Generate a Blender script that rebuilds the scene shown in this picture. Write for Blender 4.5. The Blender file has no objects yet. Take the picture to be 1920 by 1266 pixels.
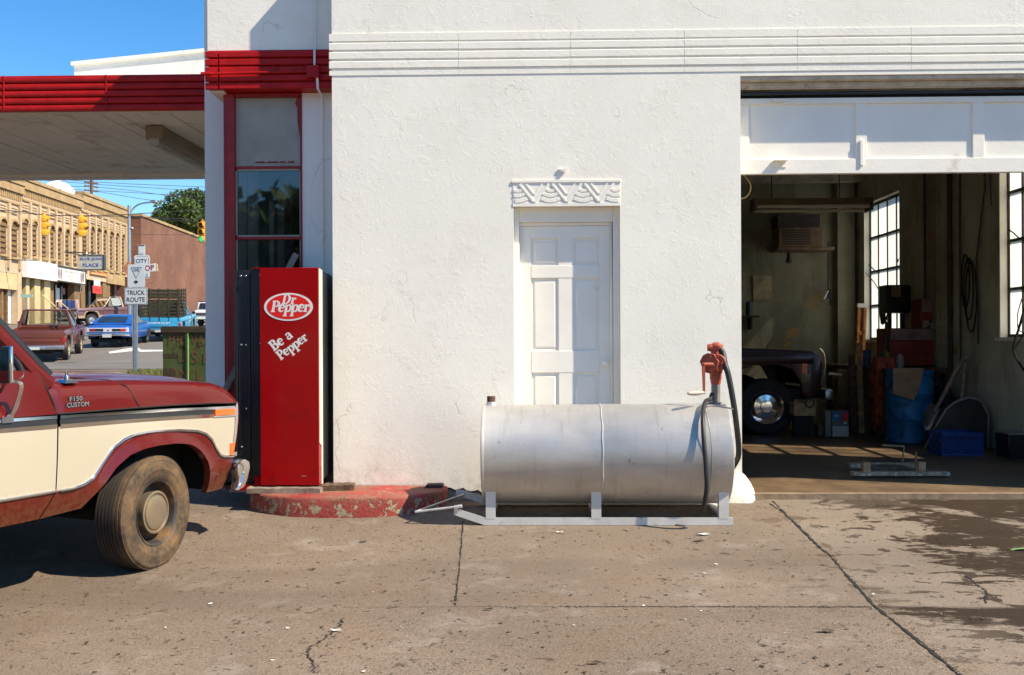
import bpy, bmesh, math, random
from mathutils import Vector, Matrix
R = math.radians
random.seed(11)
scene = bpy.context.scene
COL = scene.collection

# ------------------------------------------------------------------ camera
F, H, PSI, ROLL = 1867.0, 1.25, R(1.36), 0.0043
cam = bpy.data.cameras.new('camera'); camo = bpy.data.objects.new('camera', cam); COL.objects.link(camo)
cam.sensor_width = 36.0; cam.lens = 36.0 * F / 1920.0; cam.clip_end = 3000; cam.clip_start = 0.05
cam.shift_y = 7.0 / 1920.0
camo.matrix_world = Matrix.Translation((0, 0, H)) @ Matrix.Rotation(PSI, 4, 'Z') @ Matrix.Rotation(R(90), 4, 'X') @ Matrix.Rotation(-ROLL, 4, 'Z')
scene.camera = camo
# ------------------------------------------------------------------ light
SUN_EL, SUN_AZ = R(46.5), R(70.5)          # azimuth measured from -Y towards +X
SDIR = Vector((math.sin(SUN_AZ) * math.cos(SUN_EL), -math.cos(SUN_AZ) * math.cos(SUN_EL), math.sin(SUN_EL)))
sl = bpy.data.lights.new('sun', 'SUN'); sl.energy = 4.4; sl.angle = R(0.53); sl.color = (1.0, 0.885, 0.70)
so = bpy.data.objects.new('sun', sl); COL.objects.link(so); so.location = (20, -10, 30)
so.rotation_euler = SDIR.to_track_quat('Z', 'Y').to_euler()
w = bpy.data.worlds.new('World'); scene.world = w; w.use_nodes = True
nt = w.node_tree; bg = nt.nodes['Background']; sky = nt.nodes.new('ShaderNodeTexSky')
sky.sky_type = 'NISHITA'; sky.sun_disc = False; sky.sun_elevation = SUN_EL; sky.sun_rotation = R(180) - SUN_AZ
sky.air_density = 1.0; sky.dust_density = 0.2; sky.ozone_density = 3.0; sky.altitude = 600
hs = nt.nodes.new('ShaderNodeHueSaturation'); hs.inputs['Saturation'].default_value = 1.32; nt.links.new(sky.outputs[0], hs.inputs['Color'])
nt.links.new(hs.outputs[0], bg.inputs[0]); bg.inputs[1].default_value = 0.106
scene.view_settings.view_transform = 'Standard'; scene.view_settings.look = 'None'
scene.view_settings.exposure = 0.95; scene.view_settings.gamma = 1.0
scene.cycles.max_bounces = 12; scene.cycles.diffuse_bounces = 8; scene.cycles.transparent_max_bounces = 12

# ------------------------------------------------------------------ measuring helpers
def ray(u, v):
    a = (u - 960.0) / F; b = -(v - 633.0) / F
    c, s = math.cos(ROLL), math.sin(ROLL)
    x = a * c + b * s; z = -a * s + b * c + 7 / F
    return Vector((x * math.cos(PSI) - math.sin(PSI), x * math.sin(PSI) + math.cos(PSI), z))
CAM = Vector((0, 0, H))
def at(u, v, Y):
    r = ray(u, v); return CAM + r * (Y / r.y)
def onplane(u, v, p0, n):
    r = ray(u, v); return CAM + r * ((p0 - CAM).dot(n) / r.dot(n))
TZ = [(-60, -.185), (6.3, -.185), (6.8, -.155), (8.05, 0.0), (9, .03), (14, .2), (22, .42), (28, .5), (34, .56), (42, 1.06),
      (46, 1.28), (64, 2.45), (75, 2.9), (90, 3.3), (140, 4.5), (300, 5), (1600, 5)]
def _tz(y):
    if y <= TZ[0][0]: return TZ[0][1]
    for (a, za), (b, zb) in zip(TZ, TZ[1:]):
        if y <= b: return za + (zb - za) * (y - a) / (b - a)
    return TZ[-1][1]
def gz(x, y):
    if y < 8.05: return _tz(y)
    k = min(1, max(0, (-2.95 - x) / .6))
    return _tz(y) * k + (-.03) * (1 - k)
def onground(u, v):
    lo, hi = 3.0, 60.0
    for _ in range(50):
        m = (lo + hi) / 2; p = at(u, v, m)
        if p.z > gz(p.x, p.y): lo = m
        else: hi = m
    p = at(u, v, lo); return Vector((p.x, p.y, gz(p.x, p.y)))

# ------------------------------------------------------------------ mesh builder
class MB:
    def __init__(s): s.v = []; s.f = []; s.m = []; s.s = []
    def add(s, vs, fs, mi=0, smooth=False, M=None):
        o = len(s.v)
        for p in vs:
            p = Vector(p); s.v.append(M @ p if M else p)
        for f in fs: s.f.append([i + o for i in f]); s.m.append(mi); s.s.append(smooth)
        return s
    def box(s, x0, x1, y0, y1, z0, z1, mi=0, M=None):
        vs = [(x, y, z) for x in (x0, x1) for y in (y0, y1) for z in (z0, z1)]
        return s.add(vs, [(0, 1, 3, 2), (4, 6, 7, 5), (0, 4, 5, 1), (2, 3, 7, 6), (0, 2, 6, 4), (1, 5, 7, 3)], mi, False, M)
    def prism(s, poly, axis, a0, a1, mi=0, M=None, poly2=None, smooth=False):
        def mk(p, a): return {'x': (a, p[0], p[1]), 'y': (p[0], a, p[1]), 'z': (p[0], p[1], a)}[axis]
        n = len(poly); vs = [mk(p, a0) for p in poly] + [mk(p, a1) for p in (poly2 or poly)]
        s.add(vs, [tuple(range(n)), tuple(range(2 * n - 1, n - 1, -1))], mi, False, M)
        o = len(s.v) - 2 * n
        for i in range(n):
            j = (i + 1) % n; s.f.append([o + i, o + j, o + n + j, o + n + i]); s.m.append(mi); s.s.append(smooth)
        return s
    def tube(s, pts, r, n=8, mi=0, caps=True, M=None, smooth=True):
        pts = [Vector(p) for p in pts]; k = len(pts)
        rs = r if isinstance(r, (list, tuple)) else [r] * k
        vs = []; up = None
        for i, p in enumerate(pts):
            d = (pts[min(i + 1, k - 1)] - pts[max(i - 1, 0)]).normalized()
            if up is None: up = Vector((0, 0, 1)) if abs(d.z) < .9 else Vector((1, 0, 0))
            a = d.cross(up).normalized(); b = a.cross(d).normalized(); up = b
            for j in range(n):
                t = 2 * math.pi * (j + .5) / n; vs.append(p + (a * math.cos(t) + b * math.sin(t)) * rs[i])
        fs = [(i * n + j, i * n + (j + 1) % n, (i + 1) * n + (j + 1) % n, (i + 1) * n + j) for i in range(k - 1) for j in range(n)]
        s.add(vs, fs, mi, smooth, M)
        if caps: s.add(vs[:n], [tuple(range(n))], mi, False, M); s.add(vs[-n:], [tuple(range(n))], mi, False, M)
        return s
    def lathe(s, prof, n=24, mi=0, M=None, smooth=True, a0=0, a1=2 * math.pi):
        # prof: (r, h) pairs, revolved about local z
        k = len(prof); full = abs(a1 - a0 - 2 * math.pi) < 1e-6; m = n if full else n + 1
        vs = [(r * math.cos(a0 + (a1 - a0) * j / n), r * math.sin(a0 + (a1 - a0) * j / n), h) for r, h in prof for j in range(m)]
        fs = [(i * m + j, i * m + (j + 1) % m, (i + 1) * m + (j + 1) % m, (i + 1) * m + j) for i in range(k - 1) for j in range(n)]
        return s.add(vs, fs, mi, smooth, M)
    def grid(s, P, mi=0, smooth=True, M=None):
        a, b = len(P), len(P[0])
        return s.add([p for row in P for p in row], [(i * b + j, i * b + j + 1, (i + 1) * b + j + 1, (i + 1) * b + j) for i in range(a - 1) for j in range(b - 1)], mi, smooth, M)
    def ball(s, c, r, n=12, mi=0, M=None):
        rx, ry, rz = r if isinstance(r, (list, tuple)) else (r, r, r)
        P = [[(c[0] + rx * math.sin(t) * math.cos(p), c[1] + ry * math.sin(t) * math.sin(p), c[2] + rz * math.cos(t))
              for p in [2 * math.pi * j / n for j in range(n + 1)]] for t in [math.pi * i / (n // 2 + 1) for i in range(n // 2 + 2)]]
        return s.grid(P, mi, True, M)
    def build(s, name, mats, parent=None, bevel=0, seg=2, sharp=38, weld=False, solid=0):
        me = bpy.data.meshes.new(name)
        me.from_pydata([tuple(p) for p in s.v], [], s.f)
        ms = mats if isinstance(mats, (list, tuple)) else [mats]
        for x in ms: me.materials.append(x)
        for p, mi, sm in zip(me.polygons, s.m, s.s): p.material_index = mi; p.use_smooth = sm
        bm = bmesh.new(); bm.from_mesh(me)
        bmesh.ops.remove_doubles(bm, verts=bm.verts, dist=1e-5 if not weld else weld)
        bmesh.ops.recalc_face_normals(bm, faces=bm.faces)
        if solid: bmesh.ops.solidify(bm, geom=bm.faces[:], thickness=solid)
        if bevel:
            es = [e for e in bm.edges if len(e.link_faces) == 2 and e.calc_face_angle(0) > R(30)]
            bmesh.ops.bevel(bm, geom=es, offset=bevel, segments=seg, profile=.5, affect='EDGES', clamp_overlap=True)
            for f in bm.faces: f.smooth = True
        bm.to_mesh(me); bm.free()
        me.set_sharp_from_angle(angle=R(20 if (bevel and bevel <= .012 and sharp == 38) else sharp))
        o = bpy.data.objects.new(name, me); COL.objects.link(o)
        if parent: o.parent = parent
        return o
def thing(name, label, cat, loc=(0, 0, 0), rz=0, group=None):
    o = bpy.data.objects.new(name, None); COL.objects.link(o); o.location = loc; o.rotation_euler = (0, 0, rz); o.empty_display_size = .1
    o['label'] = label; o['category'] = cat
    if group: o['group'] = group
    return o
def tag(o, label, cat, group=None, kind=None):
    o['label'] = label; o['category'] = cat
    if group: o['group'] = group
    if kind: o['kind'] = kind
    return o
def struct(o): o['kind'] = 'structure'; return o
def resample(c, n):
    c = [Vector(p) for p in c]; L = [0]
    for a, b in zip(c, c[1:]): L.append(L[-1] + (b - a).length)
    out = []
    for i in range(n):
        t = L[-1] * i / (n - 1); k = 0
        while k < len(c) - 2 and L[k + 1] < t: k += 1
        d = L[k + 1] - L[k]; out.append(c[k].lerp(c[k + 1], (t - L[k]) / d if d else 0))
    return out
def smooth_curve(pts, n=8):
    P = [Vector(p) for p in pts]; out = []
    for i in range(len(P) - 1):
        p0, p1, p2, p3 = P[max(i - 1, 0)], P[i], P[i + 1], P[min(i + 2, len(P) - 1)]
        for k in range(n):
            t = k / n; out.append(.5 * ((2 * p1) + (p2 - p0) * t + (2 * p0 - 5 * p1 + 4 * p2 - p3) * t * t + (3 * p1 - p0 - 3 * p2 + p3) * t ** 3))
    return out + [P[-1]]
def interp(tab, x):
    if x <= tab[0][0]: return tab[0][1]
    for (a, va), (b, vb) in zip(tab, tab[1:]):
        if x <= b: return va + (vb - va) * (x - a) / (b - a)
    return tab[-1][1]
_tcache = {}
def txt(mb, body, M, size=1.0, bold=0.0, shear=0.0, mi=0, width=None, depth=.002, align='CENTER', space=1.0):
    # lettering: built-in font turned to mesh; local XY plane, centred, optional fitted width
    key = (body, bold, shear, space)
    if key not in _tcache:
        c = bpy.data.curves.new('t', 'FONT'); c.body = body; c.size = 1; c.offset = bold; c.shear = shear; c.space_character = space
        c.align_x = 'CENTER'; c.align_y = 'CENTER'; c.resolution_u = 3
        o = bpy.data.objects.new('t', c); COL.objects.link(o)
        dg = bpy.context.evaluated_depsgraph_get(); me = bpy.data.meshes.new_from_object(o.evaluated_get(dg))
        _tcache[key] = ([v.co.copy() for v in me.vertices], [tuple(p.vertices) for p in me.polygons])
        bpy.data.objects.remove(o); bpy.data.meshes.remove(me); bpy.data.curves.remove(c)
    vs, fs = _tcache[key]
    x0 = min(v.x for v in vs); x1 = max(v.x for v in vs); y0 = min(v.y for v in vs); y1 = max(v.y for v in vs)
    h = size / (y1 - y0); wd = (width / (x1 - x0)) if width else h
    q = [((v.x - (x0 + x1) / 2) * wd, (v.y - (y0 + y1) / 2) * h, v.z + depth) for v in vs]
    mb.add(q, fs, mi, False, M)
def face_front(x, y, z):            # local XY plane standing upright, facing -Y
    return Matrix.Translation((x, y, z)) @ Matrix.Rotation(R(90), 4, 'X')

# ------------------------------------------------------------------ materials
def lin(h):
    h = h.lstrip('#'); c = [int(h[i:i + 2], 16) / 255 for i in (0, 2, 4)]
    return tuple([x / 12.92 if x <= .04045 else ((x + .055) / 1.055) ** 2.4 for x in c] + [1.0])
def c4(c):
    return lin(c) if isinstance(c, str) else (tuple(c) + (1.0,) if len(c) == 3 else c)
class NT:
    def __init__(s, name):
        s.m = bpy.data.materials.new(name); s.m.use_nodes = True; s.t = s.m.node_tree; s.b = s.t.nodes['Principled BSDF']; s.out = s.t.nodes['Material Output']
        s.tc = s.n('ShaderNodeTexCoord')
    def n(s, k, **kw):
        x = s.t.nodes.new(k)
        for a, b in kw.items(): setattr(x, a, b)
        return x
    def link(s, a, b): s.t.links.new(a, b)
    def noise(s, scale, detail=4, rough=.55, vec=None, dist=0, scl=None):
        x = s.n('ShaderNodeTexNoise'); x.inputs['Scale'].default_value = scale; x.inputs['Detail'].default_value = detail; x.inputs['Roughness'].default_value = rough; x.inputs['Distortion'].default_value = dist
        v = vec or s.tc.outputs['Object']
        if scl:
            mp = s.n('ShaderNodeMapping'); mp.inputs['Scale'].default_value = scl; s.link(v, mp.inputs[0]); v = mp.outputs[0]
        s.link(v, x.inputs['Vector']); return x.outputs['Fac']
    def ramp(s, src, a, b, ca=(0, 0, 0, 1), cb=(1, 1, 1, 1)):
        r = s.n('ShaderNodeValToRGB'); e = r.color_ramp.elements; e[0].position = a; e[0].color = ca; e[1].position = b; e[1].color = cb
        s.link(src, r.inputs[0]); return r.outputs[0]
    def mix(s, fac, a, b, mode='MIX'):
        x = s.n('ShaderNodeMix', data_type='RGBA', blend_type=mode)
        for sock, val in ((x.inputs['Factor'], fac), (x.inputs['A'], a), (x.inputs['B'], b)):
            if hasattr(val, 'is_output'): s.link(val, sock)
            else: sock.default_value = val if not isinstance(val, tuple) else val
        return x.outputs['Result']
    def math(s, op, a, b=0.0, clamp=False):
        x = s.n('ShaderNodeMath', operation=op); x.use_clamp = clamp
        for sock, val in ((x.inputs[0], a), (x.inputs[1], b)):
            if hasattr(val, 'is_output'): s.link(val, sock)
            else: sock.default_value = val
        return x.outputs[0]
    def bump(s, h, dist, strength=1.0):
        x = s.n('ShaderNodeBump'); x.inputs['Distance'].default_value = dist; x.inputs['Strength'].default_value = strength
        s.link(h, x.inputs['Height']); s.link(x.outputs[0], s.b.inputs['Normal'])
def mat(name, col, rough=.6, metal=0, var=.12, vs=3.0, bump=0, bs=60, spec=.5, coat=0, dirt=None, dirt_t=(.5, .7), ds=4.0, emit=0):
    k = NT(name); c = c4(col); b = k.b
    b.inputs['Roughness'].default_value = rough; b.inputs['Metallic'].default_value = metal; b.inputs['Specular IOR Level'].default_value = spec
    if coat: b.inputs['Coat Weight'].default_value = coat; b.inputs['Coat Roughness'].default_value = .06
    lo = tuple(x * (1 - var) for x in c[:3]) + (1,); hi = tuple(min(1, x * (1 + var)) for x in c[:3]) + (1,)
    o = k.ramp(k.noise(vs, 5), .3, .7, lo, hi)
    if dirt:
        f = k.ramp(k.noise(ds, 6, .65), dirt_t[0], dirt_t[1]); o = k.mix(f, o, c4(dirt))
        k.link(k.math('ADD', k.math('MULTIPLY', f, .35), rough, True), b.inputs['Roughness'])
    k.link(o, b.inputs['Base Color'])
    if bump: k.bump(k.noise(bs, 4), bump)
    if emit: k.link(o, b.inputs['Emission Color']); b.inputs['Emission Strength'].default_value = emit
    return k.m
def glass(name, tint=(.75, .8, .8), opac=.25, rough=.02, dirt=.1):
    k = NT(name); t = k.t
    tr = k.n('ShaderNodeBsdfTransparent'); tr.inputs[0].default_value = tint + (1,)
    gl = k.n('ShaderNodeBsdfGlossy'); gl.inputs['Roughness'].default_value = rough
    df = k.n('ShaderNodeBsdfDiffuse'); df.inputs[0].default_value = (.16, .17, .16, 1)
    fr = k.n('ShaderNodeFresnel'); fr.inputs[0].default_value = 1.5
    m1 = k.n('ShaderNodeMixShader'); m2 = k.n('ShaderNodeMixShader')
    k.link(k.math('MULTIPLY', k.ramp(k.noise(2.5, 5), .35, .7), dirt), m1.inputs[0]); k.link(tr.outputs[0], m1.inputs[1]); k.link(df.outputs[0], m1.inputs[2])
    k.link(k.math('ADD', fr.outputs[0], opac * .2, True), m2.inputs[0]); k.link(m1.outputs[0], m2.inputs[1]); k.link(gl.outputs[0], m2.inputs[2])
    k.link(m2.outputs[0], k.out.inputs[0]); return k.m
def stucco(name, col, grime=.1, relief=.0027, warm='#d9cfc0'):
    k = NT(name); c = c4(col)
    n1 = k.noise(1.3, 6, .6); fine = k.noise(70, 3, .6); mid = k.noise(9, 5, .6, dist=.6)
    patch = k.ramp(k.noise(1.15, 5, .6), .40, .66)
    fl1 = k.ramp(k.noise(8, 8, .68, dist=.25), .55, .562); fl2 = k.ramp(k.noise(17, 7, .66, dist=.3), .585, .60)
    fl3 = k.ramp(k.noise(4.3, 9, .7, dist=.2), .575, .582)
    h = k.math('ADD', k.math('MULTIPLY', fine, .34), k.math('MULTIPLY', mid, .40)); h = k.math('ADD', h, k.math('MULTIPLY', k.noise(120, 2), .16))
    fl = k.math('ADD', k.math('MULTIPLY', fl1, .30), k.math('MULTIPLY', fl2, .26)); fl = k.math('ADD', fl, k.math('MULTIPLY', fl3, .30))
    h = k.math('ADD', h, k.math('MULTIPLY', fl, k.math('ADD', k.math('MULTIPLY', patch, .85), .15)))
    vo = k.n('ShaderNodeTexVoronoi', feature='DISTANCE_TO_EDGE'); vo.inputs['Scale'].default_value = 1.1
    nv = k.n('ShaderNodeTexNoise'); nv.inputs['Scale'].default_value = 4; nv.inputs['Detail'].default_value = 8; k.link(k.tc.outputs['Object'], nv.inputs['Vector'])
    k.link(k.mix(.32, k.tc.outputs['Object'], nv.outputs['Color']), vo.inputs['Vector'])
    crack = k.ramp(vo.outputs['Distance'], .0, .006, (1, 1, 1, 1), (0, 0, 0, 1)); cm = k.math('MULTIPLY', crack, k.ramp(k.noise(1.7, 3), .54, .6))
    h = k.math('SUBTRACT', h, k.math('MULTIPLY', cm, .35))
    k.bump(h, relief)
    o = k.ramp(n1, .3, .72, tuple(x * (1 - .07) for x in c[:3]) + (1,), c)
    o = k.mix(k.math('MULTIPLY', k.ramp(k.noise(2.2, 8, .7), .5, .75), grime), o, c4(warm))
    o = k.mix(k.math('MULTIPLY', cm, .35), o, (.35, .3, .25, 1))
    sep = k.n('ShaderNodeSeparateXYZ'); k.link(k.tc.outputs['Object'], sep.inputs[0])
    splash = k.math('MULTIPLY', k.ramp(k.math('ADD', sep.outputs[2], k.math('MULTIPLY', k.math('SUBTRACT', k.noise(3.5, 7, .68), .5), .9)), .02, .30, (1, 1, 1, 1), (0, 0, 0, 1)), k.ramp(k.noise(16, 6, .7), .40, .66))
    o = k.mix(k.math('MULTIPLY', splash, .42), o, lin('#8d7458'))
    run = k.math('MULTIPLY', k.ramp(k.noise(5, 5, .6, scl=(4.5, 1, .22)), .60, .74), k.ramp(k.noise(.8, 3), .48, .62)); o = k.mix(k.math('MULTIPLY', run, .16), o, lin('#a39582'))
    k.link(o, k.b.inputs['Base Color']); k.b.inputs['Roughness'].default_value = .75; k.b.inputs['Specular IOR Level'].default_value = .3
    return k.m

M = {}
M['stucco'] = stucco('white_stucco', (.89, .852, .752), .32)
M['white_shade'] = stucco('office_stucco', (.88, .84, .765), .1, .002)
M['trim_white'] = mat('white_gloss_trim', (.86, .815, .72), .5, var=.05, vs=2, bump=.0012, bs=30, dirt='#b7ab98', dirt_t=(.62, .8), ds=3)
M['door_white'] = mat('door_paint', (.87, .825, .73), .42, var=.04, vs=4, bump=.0006, bs=45, dirt='#a89f90', dirt_t=(.66, .82), ds=5)
M['red_paint'] = mat('red_masonry_paint', (.39, .007, .006), .45, spec=.25, var=.2, vs=6, bump=.003, bs=35, dirt='#5a1512', dirt_t=(.6, .8), ds=9)
M['red_frame'] = mat('red_window_paint', (.27, .008, .009), .45, var=.2, vs=8, bump=.001, bs=60)
M['soffit'] = None
M['black'] = mat('black_painted_steel', (.012, .013, .015), .35, var=.25, vs=4)
M['rubber'] = mat('black_rubber', (.018, .018, .019), .5, var=.3, vs=12, bump=.001, bs=80, dirt='#8a8578', dirt_t=(.68, .74), ds=14)
M['dark'] = mat('dark_void', (.01, .01, .01), .8)
M['chrome'] = mat('chrome', (.72, .72, .73), .12, 1, var=.08, vs=5)
M['steel'] = mat('galvanised_steel', (.46, .46, .47), .42, 1, var=.15, vs=8)
M['wood'] = mat('weathered_wood', (.24, .19, .145), .8, var=.35, vs=14, bump=.003, bs=40)
M['wood_dark'] = mat('rotten_wood', (.10, .062, .036), .85, var=.5, vs=18, bump=.006, bs=30)
M['glass'] = glass('clear_glass')

# ------------------------------------------------------------------ ground
def ground_mat():
    k = NT('oily_concrete'); tc = k.tc.outputs['Object']
    sep = k.n('ShaderNodeSeparateXYZ'); k.link(tc, sep.inputs[0]); X, Y = sep.outputs[0], sep.outputs[1]
    base = k.ramp(k.noise(.9, 8, .62), .28, .74, lin('#685b4f'), lin('#8b7b6b'))
    base = k.mix(k.math('MULTIPLY', k.ramp(k.noise(.33, 5), .42, .68), .65), base, lin('#55463a'))
    fine = k.noise(55, 6, .7); base = k.mix(k.ramp(fine, .25, .8), base, k.mix(.5, base, lin('#a1917e')))
    base = k.mix(k.math('MULTIPLY', k.ramp(k.noise(110, 4, .7), .50, .64), .85), base, lin('#3f342a'))
    base = k.mix(k.math('MULTIPLY', k.ramp(k.noise(90, 3, .6), .66, .72), .75), base, lin('#cfc5b4'))
    # each slab was poured apart and has its own tone; old tyre-polished lanes and rust-brown blotches
    slab = k.math('MULTIPLY', k.math('GREATER_THAN', Y, 5.36), k.math('GREATER_THAN', X, k.math('ADD', -.62, k.math('MULTIPLY', Y, .0))))
    base = k.mix(k.math('MULTIPLY', slab, .30), base, lin('#7b6f61'))
    slab2 = k.math('GREATER_THAN', k.math('ADD', X, k.math('MULTIPLY', k.math('SUBTRACT', Y, 7.9), .02)), 1.86)
    base = k.mix(k.math('MULTIPLY', slab2, .30), base, lin('#8d8275'))
    base = k.mix(k.math('MULTIPLY', k.ramp(k.noise(1.7, 6, .62, dist=.3), .52, .70), .28), base, lin('#7d6348'))
    base = k.mix(k.math('MULTIPLY', k.ramp(k.noise(2.6, 7, .66), .55, .70), .45), base, lin('#a1968a'))
    base = k.mix(k.math('MULTIPLY', k.ramp(k.noise(.55, 3, .5, scl=(.3, 2.2, 1)), .52, .66), .30), base, lin('#54493f'))
    # small pits and dropped specks
    sp = k.ramp(k.noise(24, 4, .6), .645, .675); base = k.mix(k.math('MULTIPLY', sp, .8), base, lin('#2b2119'))
    sp2 = k.ramp(k.noise(9, 5, .6, dist=.6), .655, .68); base = k.mix(k.math('MULTIPLY', sp2, .62), base, lin('#3a2c20'))
    # brown earth tone around the curb and the pickup
    gx = k.math('MULTIPLY', k.math('SUBTRACT', .8, X), .22, True)
    base = k.mix(k.math('MULTIPLY', k.math('MULTIPLY', k.ramp(k.noise(.7, 6, .6), .38, .66), gx), .6), base, lin('#5f5146'))
    # wet stain running out of the garage (own outline), and splashes round it
    nz = k.math('SUBTRACT', k.noise(2.5, 12, .70, scl=(.55, 1.5, 1)), .5)
    ss = lambda src, a, b: k.ramp(src, a, b)
    mA = k.math('ADD', k.math('SUBTRACT', X, 2.28), k.math('MULTIPLY', nz, 2.6)); mA = k.math('MULTIPLY', ss(mA, .44, .50), ss(k.math('ADD', k.math('SUBTRACT', Y, 5.35), k.math('MULTIPLY', nz, 1.2)), .45, .52))
    hole = ss(k.math('ADD', k.math('ABSOLUTE', k.math('ADD', k.math('SUBTRACT', X, 2.98), k.math('MULTIPLY', k.math('SUBTRACT', Y, 7.82), .95))), k.math('MULTIPLY', nz, .7)), .05, .11); mA = k.math('MULTIPLY', mA, hole)
    mB = k.math('ADD', k.math('SUBTRACT', X, 1.55), k.math('MULTIPLY', nz, 2.0)); mB = k.math('MULTIPLY', ss(mB, .44, .52), k.math('MULTIPLY', ss(k.math('ADD', k.math('SUBTRACT', Y, 4.55), k.math('MULTIPLY', nz, 1.0)), .40, .48), ss(k.math('ADD', k.math('SUBTRACT', 5.9, Y), k.math('MULTIPLY', nz, .2)), .50, .54)))
    mC = k.math('MULTIPLY', ss(k.math('ADD', k.math('SUBTRACT', X, 1.9), k.math('MULTIPLY', nz, 2.0)), .4, .5), ss(k.math('ADD', k.math('SUBTRACT', Y, 7.25), k.math('MULTIPLY', nz, .8)), .44, .5))
    wet = k.math('MULTIPLY', k.math('MAXIMUM', k.math('MAXIMUM', mA, mB), k.math('MULTIPLY', mC, .8)), k.ramp(k.noise(8, 6, .65, scl=(.6, 1.4, 1)), .33, .42, (.2, .2, .2, 1)))
    drip = k.math('MULTIPLY', k.ramp(k.noise(6.5, 4, .55, dist=.5, scl=(.75, 1.15, 1)), .575, .60), k.ramp(k.math('MULTIPLY', k.math('SUBTRACT', X, 1.2), .5, True), .05, .6))
    wet = k.math('MAXIMUM', wet, k.math('MULTIPLY', drip, .9))
    base = k.mix(k.math('MULTIPLY', wet, .95), base, k.mix(k.noise(3, 5), lin('#231a11'), lin('#3b2c1e')))
    k.link(base, k.b.inputs['Base Color'])
    k.link(k.math('SUBTRACT', .9, k.math('MULTIPLY', wet, .25)), k.b.inputs['Roughness'])
    k.b.inputs['Specular IOR Level'].default_value = .2
    h = k.math('ADD', k.math('MULTIPLY', fine, .5), k.math('MULTIPLY', k.noise(130, 3), .5))
    k.bump(k.math('SUBTRACT', h, k.math('MULTIPLY', sp, .8)), .006)
    return k.m
M['concrete'] = ground_mat()
M['asphalt'] = mat('street_asphalt', lin('#6d675f'), .9, var=.12, vs=.6, bump=.004, bs=60)
ys = [-60, -20, 0, 3, 5, 5.8, 6.1, 6.4, 6.8, 7.2, 7.6, 8.05, 8.5, 9, 11, 14, 18, 22, 25, 28, 31, 34, 38, 42, 46, 52, 58, 64, 75, 90, 110, 140, 200, 300, 600, 1600]
xs = [-900, -300, -120, -60, -40, -30, -25, -20, -16, -12, -9, -7, -5, -4, -3.55, -3.25, -2.95, -2, -1, 0, 1, 2, 3, 4, 5, 6, 8, 12, 20, 40, 120, 300, 900]
g = MB(); g.grid([[(x, y, gz(x, y)) for x in xs] for y in ys])
struct(g.build('ground', M['concrete']))
# street sheet, 4 mm proud, and its painted marks
ys2 = [y for y in ys if 28 <= y <= 600]; xs2 = [x for x in xs if x <= -3.55]
g = MB(); g.grid([[(x, y, gz(x, y) + .012) for x in xs2] for y in ys2]); struct(g.build('road', M['asphalt']))
M['road_paint'] = mat('worn_road_paint', (.62, .60, .54), .8, var=.2, vs=6)
def decal(pix, lift=.02):
    return [onground(*p) + Vector((0, 0, lift)) for p in pix]
g = MB()
for pl in ([(203, 661), (258, 651), (262, 658), (206, 664)], [(256, 651), (264, 656), (262, 660), (250, 659)], [(262, 657), (305, 657), (305, 660), (262, 661)]):
    g.add(decal(pl, .022), [tuple(range(len(pl)))])
struct(g.build('road_marking', M['road_paint']))
# slab joints and cracks in the forecourt, by ground position
M['joint'] = mat('dirt_filled_joint', (.02, .017, .013), .95, var=.4, vs=20)
def groove(pix, w0, w1, jit, lift=.004, n=60):
    pts = resample([onground(*p) for p in pix], n); L = []; Rr = []
    for i, p in enumerate(pts):
        d = (pts[min(i + 1, n - 1)] - pts[max(i - 1, 0)]); d.z = 0; d.normalize(); s_ = Vector((-d.y, d.x, 0))
        wd = (w0 + (w1 - w0) * i / n) * random.uniform(.35, 1.45); c = p + s_ * random.uniform(-jit, jit)
        for q, sg in ((L, 1), (Rr, -1)):
            e = c + s_ * wd * sg / 2; e.z = gz(e.x, e.y) + lift; q.append(e)
    m = MB(); m.grid([L, Rr], smooth=False); return m
for pix, a, b, j, n in (([(1448, 940), (1560, 1045), (1640, 1137), (1800, 1266), (1850, 1306)], .022, .022, .003, 110),
                     ([(868, 978), (860, 1080), (853, 1136)], .012, .010, .003, 34),
                     ([(640, 1140), (920, 1138), (1640, 1139), (1700, 1139)], .003, .010, .003, 150),
                     ([(1060, 1138), (1640, 1139)], .009, .007, .004, 150),
                     ([(645, 1160), (632, 1180), (600, 1203), (578, 1218), (584, 1245), (590, 1262)], .012, .009, .012, 70),
                     ([(1810, 1080), (1850, 1110), (1848, 1132)], .012, .012, .006, 40)):
    struct(groove(pix, a * .85, b * .85, j, n=n).build('ground_joint', M['joint']))
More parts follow.
